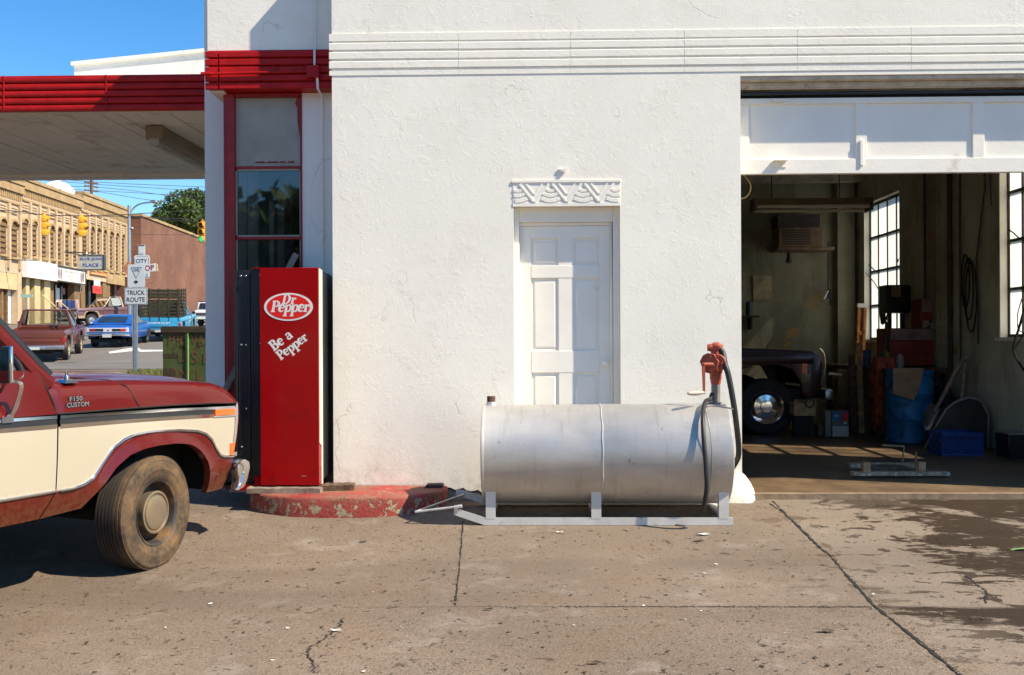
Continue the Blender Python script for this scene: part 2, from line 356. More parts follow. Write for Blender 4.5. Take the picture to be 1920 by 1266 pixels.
# loose crumbs, paper and leaf bits
M['litter_light'] = mat('paper_scrap', (.7, .67, .6), .8); M['litter_dark'] = mat('dead_leaf', (.07, .05, .03), .9, var=.5)
g = MB()
for i in range(560):
    u, v = random.uniform(0, 1920), 985 + 281 * random.random() ** .8
    p = onground(u, v); s_ = random.choice((.004, .005, .006, .008, .012)) * random.uniform(.6, 1.3); a = random.uniform(0, 6.28)
    q = [p + Vector((math.cos(a + t) * s_ * r_, math.sin(a + t) * s_ * r_, .004 + random.uniform(0, .004))) for t, r_ in ((0, 1.4), (1.5, .7), (3.1, 1.2), (4.5, .8))]
    g.add(q, [(0, 1, 2, 3)], 1 if random.random() < .965 else 0)
for (p0_, p1_, n_) in (((1448, 940), (1800, 1266), 260), ((868, 978), (853, 1136), 120), ((940, 1139), (1640, 1139), 150), ((645, 1160), (590, 1262), 60)):
    for i in range(n_):
        f_ = random.random(); p = onground(p0_[0] + (p1_[0] - p0_[0]) * f_, p0_[1] + (p1_[1] - p0_[1]) * f_) + Vector((random.gauss(0, .012), random.gauss(0, .012), 0)); s_ = random.uniform(.002, .007); a = random.uniform(0, 6.28)
        q = [p + Vector((math.cos(a + t) * s_ * r_, math.sin(a + t) * s_ * r_, .005 + random.uniform(0, .006))) for t, r_ in ((0, 1.4), (1.5, .7), (3.1, 1.2), (4.5, .8))]
        g.add(q, [(0, 1, 2, 3)], 2 if random.random() < .75 else 1)
for (u, v, s_, mi) in ((630, 1185, .03, 0), (540, 1181, .012, 0), (1320, 1004, .05, 0), (1050, 1000, .03, 0), (1115, 1246, .035, 1), (1322, 1078, .012, 0), (720, 1112, .02, 1), (585, 1070, .03, 1),
                        (1310, 1016, .04, 1), (1550, 1186, .05, 1), (680, 1018, .03, 1), (915, 1145, .03, 1)):
    p = onground(u, v); a = random.uniform(-.4, .4)
    q = [p + Vector((math.cos(a + t) * s_ * r_, math.sin(a + t) * s_ * .4 * r_, .008 + .008 * k)) for t, r_, k in ((0, 1, 0), (1, .8, 1), (2.2, 1, 0), (3.1, 1.1, 1), (4.4, .9, 0), (5.2, .6, 1))]
    g.add(q, [(0, 1, 2), (0, 2, 3), (0, 3, 4), (0, 4, 5)], mi)
tag(g.build('litter', [M['litter_light'], M['litter_dark'], mat('tan_grit', (.22, .17, .12), .9, var=.5, vs=40)]), 'scattered paper scraps and dry leaf bits on the concrete', 'litter', kind='stuff')
M['leaf_green'] = mat('green_leaf', (.16, .28, .1), .6)
g = MB(); p = onground(1910, 1032); g.grid([[p + Vector((x, y, .012 + .01 * math.sin(6 * x / .04))) for x in (-.05, -.02, .02, .06)] for y in (-.02, .0, .02)])
tag(g.build('fallen_leaf', M['leaf_green']), 'single pale green leaf lying on the wet concrete stain', 'leaf')

# ------------------------------------------------------------------ gas station
YW = 8.05; ZT = 4.70; XL = -1.645; XJ = 1.655; XR = 4.97; XE = 5.55
DX0, DX1, DZ1 = -.174, .685, 2.345; GZ1 = 3.375
st = thing('gas_station', 'white stucco service station with red trim, white side door and open garage bay', 'gas station', (0, 8.05, 0))
YO = 8.05
def S(mb, name, m, **k):     # station part: geometry given in world coordinates
    for p in mb.v: p.y -= YO
    return mb.build(name, m, k.pop('parent', st), **k)
def SS(mb, name, m, par, **k):
    for p in mb.v: p.y -= YO
    return mb.build(name, m, par, **k)
T = .27
m = MB()
m.box(XL, DX0, YW, YW + T, -.15, ZT); m.box(DX0, DX1, YW, YW + T, DZ1, ZT); m.box(DX0, DX1, YW + .2, YW + T, -.15, DZ1)
m.box(DX1, XJ, YW, YW + T, -.15, ZT); m.box(XJ, XR, YW, YW + T, GZ1, ZT); m.box(XR, XE, YW, YW + T, -.15, ZT)
m.box(XL, XL + T, YW + T, 8.9, -.15, ZT)
S(m, 'front_wall', M['stucco'])
# three moulded ridges made of butted blocks, wrapping the left corner
m = MB(); joints = [622, 860, 1070, 1283, 1495, 1708, 1920]; jx = [at(u, 100, YW).x for u in joints] + [XE + .02]; jx[0] = XL - .022
for i, (x0, x1) in enumerate(zip(jx, jx[1:])):
    for z0, z1 in ((3.614, 3.674), (3.540, 3.600), (3.466, 3.526)):
        d = .0095 + random.uniform(-.0006, .0006); dz = random.uniform(-.002, .002)
        m.prism([(YW + .001, z0 + dz), (YW - d + .003, z0 + dz), (YW - d, z0 + .005 + dz), (YW - d, z1 - .005 + dz), (YW - d + .003, z1 + dz), (YW + .001, z1 + dz)], 'x', x0 + .0015, x1 - .0015)
    m.box(x0 + .0015, x1 - .0015, YW - .008, YW + .001, 3.690, 3.75); m.box(x0 + .0015, x1 - .0015, YW - .005, YW + .001, 3.412, 3.450)
for z0, z1 in ((3.612, 3.672), (3.538, 3.598), (3.464, 3.524)): m.box(XL - .022, XL - .001, YW + .004, YW + .22, z0, z1)
S(m, 'band_molding', M['stucco'], sharp=1)
# carved lintel over the door: chevrons over nested scallops
m = MB(); lx0, lx1, lz0, lz1 = -.181, .690, 2.338, 2.548
m.box(lx0, lx1, YW - .003, YW + .001, lz0, lz1); m.box(lx0 - .004, lx1 + .004, YW - .011, YW - .004, lz1 - .018, lz1 + .004); m.box(lx0, lx1, YW - .0052, YW - .0026, lz0, lz0 + .03)
zt_ = lz1 - .024; per = .264; tips = [at(u, 378, YW).x for u in (1001.7, 1062.8, 1123.4)]
def bar2(x0, z0, x1, z1, wd, d0, d1):
    a = Vector((x0, 0, z0)); b = Vector((x1, 0, z1)); d = (b - a).normalized(); n_ = Vector((-d.z, 0, d.x)) * wd / 2
    poly = [(q.x, q.z) for q in (a + n_, b + n_, b - n_, a - n_)]; m.prism(poly, 'y', YW - d1, YW - d0)
for t_ in tips:
    for sg in (-1, 1):
        bar2(t_ + sg * .118, zt_ - .004, t_ + sg * .002, zt_ - .150, .019, .002, .0098 if sg < 0 else .0092)
        bar2(t_ + sg * .066, zt_ - .004, t_ + sg * .002, zt_ - .088, .013, .002, .0088 if sg < 0 else .0082)
cs = [tips[0] - per / 2, tips[0] + per / 2, tips[1] + per / 2, tips[2] + per / 2]
for ci, c_ in enumerate(cs):
    for rr, wd in ((.050, .024), (.088, .027), (.130, .030)):
        prev = None
        for k_ in range(17):
            a = math.pi + math.pi * k_ / 16; x = c_ + rr * 1.02 * math.cos(a); z = zt_ - .012 + rr * 1.0 * math.sin(a)
            near = min(tips, key=lambda q: abs(q - x)); inside = abs(x - near) < .122 - (zt_ - z) * .80
            cur = None if (inside or x < lx0 + .004 or x > lx1 - .004) else (x, z)
            if prev and cur: bar2(prev[0], prev[1], cur[0], cur[1], wd, .002, .0072 + .00005 * (k_ % 2) + rr * .006)
            prev = cur
S(m, 'door_lintel', M['trim_white'], bevel=.0015, seg=1)
# little capped pipe stub above the lintel
m = MB(); p = at(1059, 320, YW); m.tube([p + Vector((0, .01, 0)), p + Vector((0, -.020, 0))], .013, 10); m.tube([p + Vector((0, -.020, 0)), p + Vector((0, -.026, 0))], .018, 10); m.tube([p + Vector((-.05, -.008, .01)), p + Vector((.0, -.012, 0))], .008, 6)
S(m, 'pipe_stub', M['trim_white'])
# door in its reveal
YD = YW + .136
m = MB(); m.box(DX0, DX0 + .045, YW + .085, YW + .199, -.1, DZ1); m.box(DX1 - .052, DX1, YW + .09, YW + .199, -.1, DZ1); m.box(DX0 + .045, DX1 - .052, YW + .09, YW + .199, 2.222, DZ1)
m.box(DX0 + .045, DX1 - .052, YW + .118, YW + .199, 2.196, 2.221); m.box(DX1 - .074, DX1 - .053, YW + .12, YW + .199, 0, 2.195); m.box(DX0, DX1, YW - .01, YW + .199, -.14, .045)
fr_ = S(m, 'door_frame', M['trim_white'], bevel=.004)
dl, dr = DX0 + .046, DX1 - .075
m = MB()
pxs = [(at(996, 500, YD).x, at(1047, 500, YD).x), (at(1073, 500, YD).x, at(1123, 500, YD).x)]
zs = [(at(1000, 498, YD).z, at(1000, 447, YD).z), (at(1000, 658, YD).z, at(1000, 521.5, YD).z), (.26, at(1000, 699, YD).z)]
m.box(dl, dr, YD + .013, YD + .045, .05, 2.194)
xc = [dl, pxs[0][0], pxs[0][1], pxs[1][0], pxs[1][1], dr]
for i in (0, 2, 4): m.box(xc[i], xc[i + 1], YD, YD + .014, .05, 2.194)
zc = [.05, zs[2][0], zs[2][1], zs[1][0], zs[1][1], zs[0][0], zs[0][1], 2.194]
for i in (0, 2, 4, 6): m.box(xc[1], xc[4] + .0, YD - .0025, YD + .0125, zc[i], zc[i + 1])
for (a, b) in pxs:
    for (c_, d_) in zs:
        i0 = .024
        m.prism([(a + i0, c_ + i0), (b - i0, c_ + i0), (b - i0, d_ - i0), (a + i0, d_ - i0)], 'y', YD + .0135, YD + .006, poly2=[(a + i0 + .008, c_ + i0 + .008), (b - i0 - .008, c_ + i0 + .008), (b - i0 - .008, d_ - i0 - .008), (a + i0 + .008, d_ - i0 - .008)])
door = S(m, 'door', M['door_white'], bevel=.0025, seg=1)
p = at(1134, 680, YD)
m = MB(); m.tube([p + Vector((0, .002, 0)), p + Vector((0, -.006, 0))], .034, 16); m.tube([p + Vector((0, -.006, 0)), p + Vector((0, -.035, 0))], .010, 8); m.ball(p + Vector((0, -.05, 0)), (.026, .02, .026), 12)
SS(m, 'knob', M['trim_white'], door)
# garage door: one raised section under the header
YG = YW + .145; gz0, gz1 = at(1500, 326, YG).z, at(1500, 184, YG).z
m = MB(); m.box(XJ - .05, XR + .05, YG + .017, YG + .05, gz0, gz1)
xs_ = [XJ - .05, at(1405, 250, YG).x, at(1605, 250, YG).x, at(1625, 250, YG).x, at(1824, 250, YG).x, at(1846, 250, YG).x]; xs_ += [xs_[-1] + .87, xs_[-1] + .96, XR - .04, XR + .05]
zb, zt2 = at(1500, 298.5, YG).z, at(1500, 195, YG).z
for i in (0, 2, 4, 6, 8): m.box(xs_[i], xs_[i + 1], YG, YG + .018, zb, zt2)
m.box(XJ - .05, XR + .05, YG - .003, YG + .0175, gz0, zb); m.box(XJ - .05, XR + .05, YG - .002, YG + .0175, zt2, gz1)
x0 = at(1612, 290, YG).x; m.box(x0, x0 + .028, YG - .016, YG - .0035, at(1612, 311, YG).z, at(1612, 262, YG).z)
gd = S(m, 'garage_door', M['trim_white'], bevel=.003, seg=1)
m = MB(); a, b = at(1447, 303, YG), at(1474, 303, YG); m.box(a.x, b.x, YG - .075, YG - .0045, a.z - .004, a.z); m.box(a.x, b.x, YG - .009, YG - .0045, a.z - .05, a.z - .005)
SS(m, 'step_plate', M['trim_white'], gd); m = MB()
a, b = at(1446, 192, YG), at(1472, 189, YG); m.box(a.x, b.x, YG - .022, YG - .016, a.z, b.z + .012); m.box(a.x, a.x + .012, YG - .02, YG - .003, a.z, b.z + .01); m.box(b.x - .012, b.x, YG - .02, YG - .003, a.z, b.z + .01)
SS(m, 'handle', M['trim_white'], gd)
M['tan_wood'] = mat('bare_wood_trim', (.50, .45, .37), .7, var=.2, vs=10, dirt='#4a3a28', dirt_t=(.6, .75), ds=12)
m = MB(); m.box(XJ, XR, YW + .015, YW + T - .02, GZ1 - .03, GZ1 - .002); m.box(XJ, XR, YW + .085, YW + .10, GZ1 - .075, GZ1 - .031); m.box(XJ, XR, YW + .101, YW + .112, GZ1 - .085, GZ1 - .031)
S(m, 'header_trim', M['tan_wood'], bevel=.003, seg=1)
m = MB(); m.box(XJ, XR, YW + .175, YW + .19, GZ1 - .14, GZ1 - .10); m.tube([(XJ, YW + .127, GZ1 - .115), (XR, YW + .127, GZ1 - .115)], .014, 8)
S(m, 'door_track', M['black'])
# white corner guard at the foot of the jamb
m = MB(); prof = [(.185, -.06), (.170, .0), (.150, .05), (.122, .10), (.088, .15), (.05, .185), (.0, .20)]
P_ = [[(1.598 + (r_ * (1 + .09 * math.sin(3 * a_ + 9 * h_))) * math.cos(a_), YW + .03 + r_ * math.sin(a_) * (1 + .06 * math.sin(5 * a_)), h_ + .008 * math.sin(4 * a_)) for a_ in [2 * math.pi * j / 28 for j in range(29)]] for r_, h_ in prof]; m.grid(P_)
S(m, 'corner_guard', M['stucco'])
# broken plaster at the foot of the wall
M['mortar'] = mat('broken_plaster', (.42, .36, .27), .9, var=.3, vs=10, bump=.01, bs=20)
m = MB(); base = []
for i in range(21):
    x = -.74 + .30 * i / 20; base.append((x, .052 + .010 * math.sin(i * .8) - .030 * (i / 20) ** 2 + random.uniform(-.004, .004)))
m.prism([(-.74, -.06)] + base + [(-.44, -.06)], 'y', YW - .014, YW + .001)
S(m, 'broken_plaster', M['mortar'])
m = MB()
for (x, z), (x1, z1) in zip(base, base[1:]): m.prism([(x, z - .003), (x1, z1 - .003), (x1, z1 + .008), (x, z + .008)], 'y', YW - .020, YW - .0005)
S(m, 'plaster_crack', M['dark'])

# office block, red band, window bay
YB = 8.315
m = MB(); xb0 = at(389, 60, YB).x; zb1, zb0 = at(500, 94, YB).z, at(500, 168, YB).z
m.box(xb0, XL - .002, YB, 8.9, zb1, 4.80)
S(m, 'upper_wall', M['stucco'])
m = MB(); rb0 = at(387, 130, YB).x; xcr = at(412, 130, YB).x
hh = (zb1 - zb0) / 5
for xa, xb_ in ((rb0, xcr - .007), (xcr + .007, XL - .002)):
    for i in range(5):
        z0 = zb0 + hh * i
        m.prism([(YB - .004, z0), (YB - .026, z0), (YB - .031, z0 + .006), (YB - .031, z0 + hh - .019), (YB - .026, z0 + hh - .013), (YB - .004, z0 + hh - .013)], 'x', xa, xb_)
m.box(rb0 + .02, XL - .002, YB - .004, 8.899, zb0, zb1 - .001)
S(m, 'red_band', M['red_paint'], sharp=1)
m = MB(); m.box(xb0 + .01, -2.62, YB + .02, 8.86, zb0 - .012, zb0 - .001); S(m, 'bay_soffit', M['white_shade'])
# conduit with junction box
m = MB(); cx = at(592, 60, YB).x; z1 = at(592, 130, YB).z; a = at(388, 142, YB); b = at(585, 137, YB)
m.tube([(cx, YB - .018, 4.79), (cx, YB - .018, zb1 + .01), (cx, YB - .05, zb1 - .02), (cx, YB - .05, z1)], .009, 8, 2)
m.tube([(a.x - .03, YB - .055, a.z), (a.x + .06, YB - .055, a.z)], .017, 8, 1); m.tube([(a.x, YB - .05, a.z), (b.x, YB - .05, b.z)], .011, 8, 1); m.box(b.x - .03, b.x + .075, YB - .075, YB - .03, b.z - .055, b.z + .045, 1)
m.tube([(b.x + .055, YB - .05, b.z - .05), (b.x + .06, YB - .05, zb0 - .01), (b.x + .06, 8.425, zb0 - .04), (b.x + .06, 8.425, 0.1)], .011, 8, 2)
S(m, 'conduit', [M['trim_white'], M['red_paint'], M['white_shade']])
YN = 8.43
fx0, fx1 = at(426, 300, YN).x, at(566, 300, YN).x; px0, px1 = at(440.5, 300, YN).x, at(563, 300, YN).x
m = MB(); m.box(fx1 + .001, XL - .001, YN + .01, 8.9, -.15, zb0 - .002); m.box(fx0, fx1, YN + .02, 8.9, -.15, .75); S(m, 'bay_wall', M['white_shade'])
m = MB(); m.box(at(384, 300, 8.9).x, fx0 - .002, 8.9, 9.15, -.15, 4.74); S(m, 'end_wall', M['white_shade'])
zr = [at(500, v, YN).z for v in (182, 311, 316, 443.5, 449)]
m = MB(); m.box(fx0, px0, YN - .02, YN + .09, .0, zb0 - .003); m.box(px1, fx1, YN - .005, YN + .09, .0, zb0 - .003); m.box(px0, px1, YN - .015, YN + .09, zr[0], zb0 - .003)
m.box(px0, px1, YN + .01, YN + .07, zr[2], zr[1]); m.box(px0, px1, YN + .01, YN + .07, zr[4], zr[3]); m.box(px0, px1, YN + .01, YN + .07, .76, .84); m.box(fx0 - .03, fx0 - .001, YN - .005, YN + .09, .0, zb0 - .003)
M['pane_paint'] = mat('cream_painted_pane', (.31, .295, .235), .35, var=.2, vs=3, dirt='#5a1013', dirt_t=(.78, .8), ds=3)
wf = S(m, 'office_window', M['red_frame'], bevel=.004, seg=1)
m = MB(); m.box(px0, px1, YN + .035, YN + .042, zr[1], zr[0]); SS(m, 'painted_pane', M['pane_paint'], wf)
for z0, z1 in ((zr[3], zr[2]), (.84, zr[4])):
    m = MB(); m.box(px0, px1, YN + .035, YN + .040, z0, z1); SS(m, 'glass_pane', M['glass'], wf)
# putty and red paint drips round the panes
m = MB()
for z in (zr[2] - .008, zr[3] + .006, zr[1] + .006): m.box(px0, px1, YN + .022, YN + .034, z - .008, z + .008)
for x in (px0 + .006, px1 - .006): m.box(x - .007, x + .007, YN + .022, YN + .034, .84, zr[2])
SS(m, 'putty', M['pane_paint'], wf)
m = MB(); x1 = px1
m.prism([(x1, zr[0]), (x1 - .03, zr[0]), (x1 - .05, zr[0] - .05), (x1 - .03, zr[0] - .09), (x1 - .03, zr[0] - .2), (x1 - .012, zr[0] - .32), (x1, zr[0] - .36)], 'y', YN + .029, YN + .0345)
SS(m, 'paint_spill', M['red_frame'], wf); m = MB()
for (a, b) in ((.16, .10), (.26, .05), (.30, .07), (.37, .06), (.44, .07)):
    m.prism([(px0 + a, zr[1] + .03), (px0 + a + b, zr[1] + .028), (px0 + a + b * .8, zr[1] + .045), (px0 + a + .01, zr[1] + .042)], 'y', YN + .030, YN + .0345)
SS(m, 'paint_spill', M['red_frame'], wf)
# office room behind the glass
M['office_in'] = mat('office_interior_paint', (.16, .15, .13), .8, var=.3, vs=2)
M['office_trim'] = mat('office_interior_trim', (.30, .29, .26), .7, var=.2)
m = MB(); m.box(-2.94, -1.66, 11.2, 11.3, 0, 4.2); m.box(-1.66, -1.46, 8.91, 11.2, 0, 4.2); m.box(-2.949, -2.93, 9.16, 11.2, 0, 4.2, 0); m.box(-2.93, -1.66, 9.16, 11.2, 4.0, 4.2); m.box(-2.93, -1.66, 9.16, 11.2, -.1, .02)
S(m, 'office_room', M['office_in'])
m = MB()
for u0, u1, Y, mi in ((444, 462, 8.62, 0), (463, 483, 8.75, 0), (505, 513, 8.95, 1), (520, 532, 9.3, 0), (534, 548, 9.45, 2)):
    a, b = at(u0, 400, Y).x, at(u1, 400, Y).x; m.box(a, b, Y, Y + .05, .02, 3.15 if u0 < 500 else (at(u0, 378, Y).z), mi)
S(m, 'interior_post', [M['office_trim'], M['wood'], M['red_frame']])

# canopy
YC, YCB = 8.95, 12.5; cz0, cz1 = at(200, 207, YC).z, at(200, 140, YC).z; cxr = at(384, 170, YC).x
m = MB(); hh = (cz1 - cz0) / 5; rnd = [random.uniform(-.003, .003) for _ in range(6)]
for i in range(5):
    z0 = cz0 + hh * i
    m.prism([(YC + .05, z0), (YC + .004, z0), (YC, z0 + .006), (YC, z0 + hh - .020), (YC + .004, z0 + hh - .014), (YC + .05, z0 + hh - .014)], 'x', -10.5, cxr - .001)
m.box(-10.5, cxr - .001, YC + .03, YC + .16, cz0 + .006, cz1 + .004)
for x in (at(199, 170, YC).x, at(7, 170, YC).x): m.box(x - .004, x + .004, YC - .004, YC + .03, cz0, cz1)
cf = S(m, 'canopy_fascia', M['red_paint'])
M['soffit'] = mat('dirty_soffit_boards', lin('#dfd7c7'), .75, var=.08, vs=1.2, dirt='#9a8b74', dirt_t=(.55, .85), ds=2.5, bump=.002, bs=25)
m = MB(); x = -10.5; i = 0
while x < cxr - .02:
    x1 = min(x + .162, cxr - .002); dz = random.uniform(0, .012); m.box(x, x1 - .010, YC + .06, YCB, cz0 + .004 + dz, cz0 + .03); x = x1
m.box(-10.5, cxr - .002, YC + .05, YC + .13, cz0 - .004, cz0 + .005); m.box(-10.5, cxr - .002, YCB - .15, YCB, cz0 - .03, cz0 + .03)
S(m, 'canopy_soffit', M['soffit'])
m = MB(); m.box(-10.5, cxr - .002, YC + .161, YCB, cz0 + .032, cz1 - .03); m.box(-10.5, cxr - .002, YCB + .001, YCB + .1, cz0 - .03, cz1); S(m, 'canopy_roof', M['trim_white'])
for x in (-8.2, -8.2):
    pass
m = MB(); m.box(-8.6, -8.2, 9.6, 10.0, .0, cz0); m.box(-8.6, -8.2, 11.6, 12.0, .0, cz0); S(m, 'canopy_column', M['trim_white'])
# fluorescent strip fitting under the canopy
a = at(290, 250, 9.62)
m = MB(); m.box(a.x - .075, a.x + .075, a.y, a.y + 2.75, cz0 - .105, cz0 + .002); m.box(a.x - .085, a.x + .085, a.y - .02, a.y + .05, cz0 - .13, cz0 + .001)
lf = S(m, 'canopy_light', mat('brown_light_fitting', (.20, .155, .10), .5, var=.2), bevel=.006)
m = MB(); m.tube([(a.x, a.y - .012, cz0 - .175), (a.x, a.y + 2.7, cz0 - .175)], .022, 10, 0); m.box(a.x - .045, a.x + .045, a.y - .021, a.y + .03, cz0 - .19, cz0 - .125, 0)
SS(m, 'lamp_tube', M['pane_paint'], lf)
# rear parapet showing over the canopy
YP = 12.6; a = at(139, 122, YP); b = at(384, 97, YP)
b = a + (b - a) * ((-1.4 - a.x) / (b.x - a.x)); m = MB(); m.prism([(a.x, 3.4), (b.x + .05, 3.4), (b.x + .05, b.z), (a.x, a.z)], 'y', YP, YP + .25)
m.prism([(a.x - .03, a.z - .01), (b.x + .05, b.z - .01), (b.x + .05, b.z + .035), (a.x - .03, a.z + .035)], 'y', YP - .03, YP + .28)
S(m, 'rear_parapet', M['stucco'])
# side and back of the building shell, roof
m = MB(); m.box(-3.02, -2.95, 9.151, 16.6, -.2, 4.6); m.box(-3.02, XE, 16.6, 16.85, -.2, 4.6); m.box(-1.46, -1.3, 8.33, 16.6, 0, 4.1)
S(m, 'rear_wall', M['stucco'])
m = MB(); m.box(-2.9, XE - .3, 8.95, 16.59, 4.25, 4.45); S(m, 'roof', mat('tar_roof', (.06, .06, .06), .9))

# ------------------------------------------------------------------ garage bay interior (part of the station)
def garage_wall_mat(name, cols, rust):
    k = NT(name)
    o = k.ramp(k.noise(1.4, 7, .65), .3, .7, lin(cols[0]), lin(cols[1]))
    o = k.mix(k.math('MULTIPLY', k.ramp(k.noise(3.5, 6, .7, scl=(1, 1, .25)), .5, .7), .5), o, lin('#4a4436'))
    o = k.mix(k.ramp(k.noise(1.5, 6, .55, dist=.4), .672, .68), o, lin(rust))
    k.link(o, k.b.inputs['Base Color']); k.b.inputs['Roughness'].default_value = .85; k.bump(k.noise(14, 6), .006); return k.m
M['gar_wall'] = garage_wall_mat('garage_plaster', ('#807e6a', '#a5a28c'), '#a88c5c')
M['gar_ceil'] = mat('garage_ceiling_boards', (.42, .38, .32), .85, var=.4, vs=3)
def gar_floor():
    k = NT('oily_garage_floor'); n1 = k.noise(1.5, 7, .65)
    o = k.ramp(n1, .35, .65, lin('#413325'), lin('#745e43'))
    sep = k.n('ShaderNodeSeparateXYZ'); k.link(k.tc.outputs['Object'], sep.inputs[0])
    edge = k.math('MULTIPLY', k.math('SUBTRACT', .75, k.math('ADD', sep.outputs[1], k.math('MULTIPLY', k.math('SUBTRACT', k.noise(2.2, 6), .5), 1.3))), 2.2, True)
    o = k.mix(k.math('MULTIPLY', edge, .25), o, lin('#705a42'))
    o = k.mix(k.ramp(k.noise(40, 4), .62, .7), o, lin('#3a2c1f'))
    k.link(o, k.b.inputs['Base Color']); k.link(k.ramp(n1, .3, .7, (.45, .45, .45, 1), (.75, .75, .75, 1)), k.b.inputs['Roughness']); k.bump(k.noise(60, 4), .003); return k.m
M['gar_floor'] = gar_floor()
XIW, YBK, ZC = 5.2, 16.35, 4.0
m = MB(); m.box(-1.29, XIW + .3, YW + .005, YBK, -.15, .012); S(m, 'garage_floor', M['gar_floor'])
m = MB(); m.box(XJ, XR, YW - .006, YW + .06, -.1, .016); S(m, 'threshold', mat('worn_concrete_lip', lin('#85725c'), .9, var=.3, vs=9, bump=.004, bs=40))
W = [(9.95, 11.29, 1.27, 3.42), (14.35, 15.89, 1.25, 3.38)]       # window openings in the right wall
m = MB(); yy = [YW + T, W[0][0], W[0][1], W[1][0], W[1][1], YBK]
for i in (0, 2, 4): m.box(XIW, XIW + .22, yy[i], yy[i + 1], 0, ZC)
for (a, b, z0, z1) in W: m.box(XIW, XIW + .22, a, b, 0, z0); m.box(XIW, XIW + .22, a, b, z1, ZC)
S(m, 'garage_wall', garage_wall_mat('garage_plaster_lightened', ('#aaa993', '#d0ceba'), '#b8a070')); m = MB()  # same plaster in a paler copy, standing in for light on this wall
m.box(-1.29, XIW, YBK, YBK + .1, 0, ZC); m.box(-1.29, -1.2, YW + T, YBK, 0, ZC)
m.box(XIW - .06, XIW - .002, 12.9, 13.3, 0, ZC - .01); m.box(4.88, 5.16, YBK - .16, YBK - .002, 0, ZC - .01)
S(m, 'garage_wall', M['gar_wall'])
m = MB(); m.box(-1.29, XE, YW + T, YBK + .1, ZC, ZC + .15); 
for y in (9.6, 11.2, 12.8, 14.4, 15.9): m.box(-1.2, XIW, y, y + .16, ZC - .24, ZC - .001)
S(m, 'garage_ceiling', M['gar_ceil'])
def pane_mat(name, tint, trans, opac):
    k = NT(name); tl = k.n('ShaderNodeBsdfTranslucent'); tl.inputs[0].default_value = tint + (1,); tr = k.n('ShaderNodeBsdfTransparent'); mx = k.n('ShaderNodeMixShader')
    k.link(k.ramp(k.noise(9, 5, .7), .35, .7, (opac[0],) * 3 + (1,), (opac[1],) * 3 + (1,)), mx.inputs[0]); k.link(tr.outputs[0], mx.inputs[1]); k.link(tl.outputs[0], mx.inputs[2]); k.link(mx.outputs[0], k.out.inputs[0]); return k.m
M['frosted'] = pane_mat('dusty_sunlit_pane', (.85, .84, .78), 0, (.35, .7))
M['clear'] = pane_mat('lightly_dusty_pane', (.6, .62, .58), 0, (.02, .22)); M['white_pane'] = pane_mat('sun_blocking_pane', (.85, .84, .78), 0, (.86, .97))  # near-opaque white stands in for window glare and holds back the sun
M['frosted2'] = pane_mat('grimy_pane', (.70, .72, .68), 0, (.5, .85))
M['sash'] = mat('steel_sash', (.045, .04, .035), .6, var=.4, vs=20, dirt='#8a7a60', dirt_t=(.62, .72), ds=25)
for wi, (a, b, z0, z1) in enumerate(W):
    m = MB(); n = 4
    m.box(XIW + .09, XIW + .13, a, a + .035, z0, z1); m.box(XIW + .09, XIW + .13, b - .035, b, z0, z1); m.box(XIW + .09, XIW + .13, a + .035, b - .035, z0, z0 + .035); m.box(XIW + .09, XIW + .13, a + .035, b - .035, z1 - .035, z1)
    for i in range(1, n): y = a + (b - a) * i / n; m.box(XIW + .092, XIW + .128, y - .013, y + .013, z0 + .035, z1 - .035)
    for i in range(1, n): z = z0 + (z1 - z0) * i / n; m.box(XIW + .085, XIW + .135, a + .035, b - .035, z - .016, z + .016)
    z = z0 + (z1 - z0) * .5
    m.tube([(XIW + .08, b - .3, z), (XIW + .01, b - .32, z + .06), (XIW - .01, b - .26, z + .10)], .009, 6); m.tube([(XIW + .02, a + .12, z + .05), (XIW + .02, a + .1, z + .1)], .009, 6)
    wf = S(m, 'garage_window', M['sash'])
    for i in range(n):
        for j in range(n):
            y0, y1 = a + (b - a) * i / n + .012, a + (b - a) * (i + 1) / n - .012; c_, d_ = z0 + (z1 - z0) * j / n + .015, z0 + (z1 - z0) * (j + 1) / n - .015
            q = MB(); q.box(XIW + .106, XIW + .110, max(y0, a + .034), min(y1, b - .034), max(c_, z0 + .034), min(d_, z1 - .034)); SS(q, 'pane', (M['white_pane'] if i == 2 else M['frosted2']) if wi else (M['white_pane'] if i == 3 else M['clear']), wf)
    m = MB(); m.box(XIW - .04, XIW + .085, a - .03, b + .03, z0 - .04, z0 - .002); m.box(XIW + .002, XIW + .085, b - .012, b - .001, z0, z1, 0); SS(m, 'sill', M['trim_white'], wf)
# conduits on the garage walls
m = MB()
for y, r_ in ((12.5, .03), (12.2, .012), (13.25, .03)): m.tube([(XIW - .05, y, .9), (XIW - .05, y, ZC - .02)], r_, 8)
m.tube([(XIW - .06, 11.55, ZC), (XIW - .06, 11.5, 3.0), (XIW - .05, 11.75, 2.2), (XIW - .05, 11.7, 1.55), (XIW - .05, 11.72, 1.2)], .012, 6)
m.tube([(XIW - .045, 11.9, 3.3), (XIW - .05, 11.4, 3.27), (XIW - .05, 11.38, 2.9), (XIW - .05, 11.36, 2.75)], .009, 6)
S(m, 'wall_conduit', M['sash'])

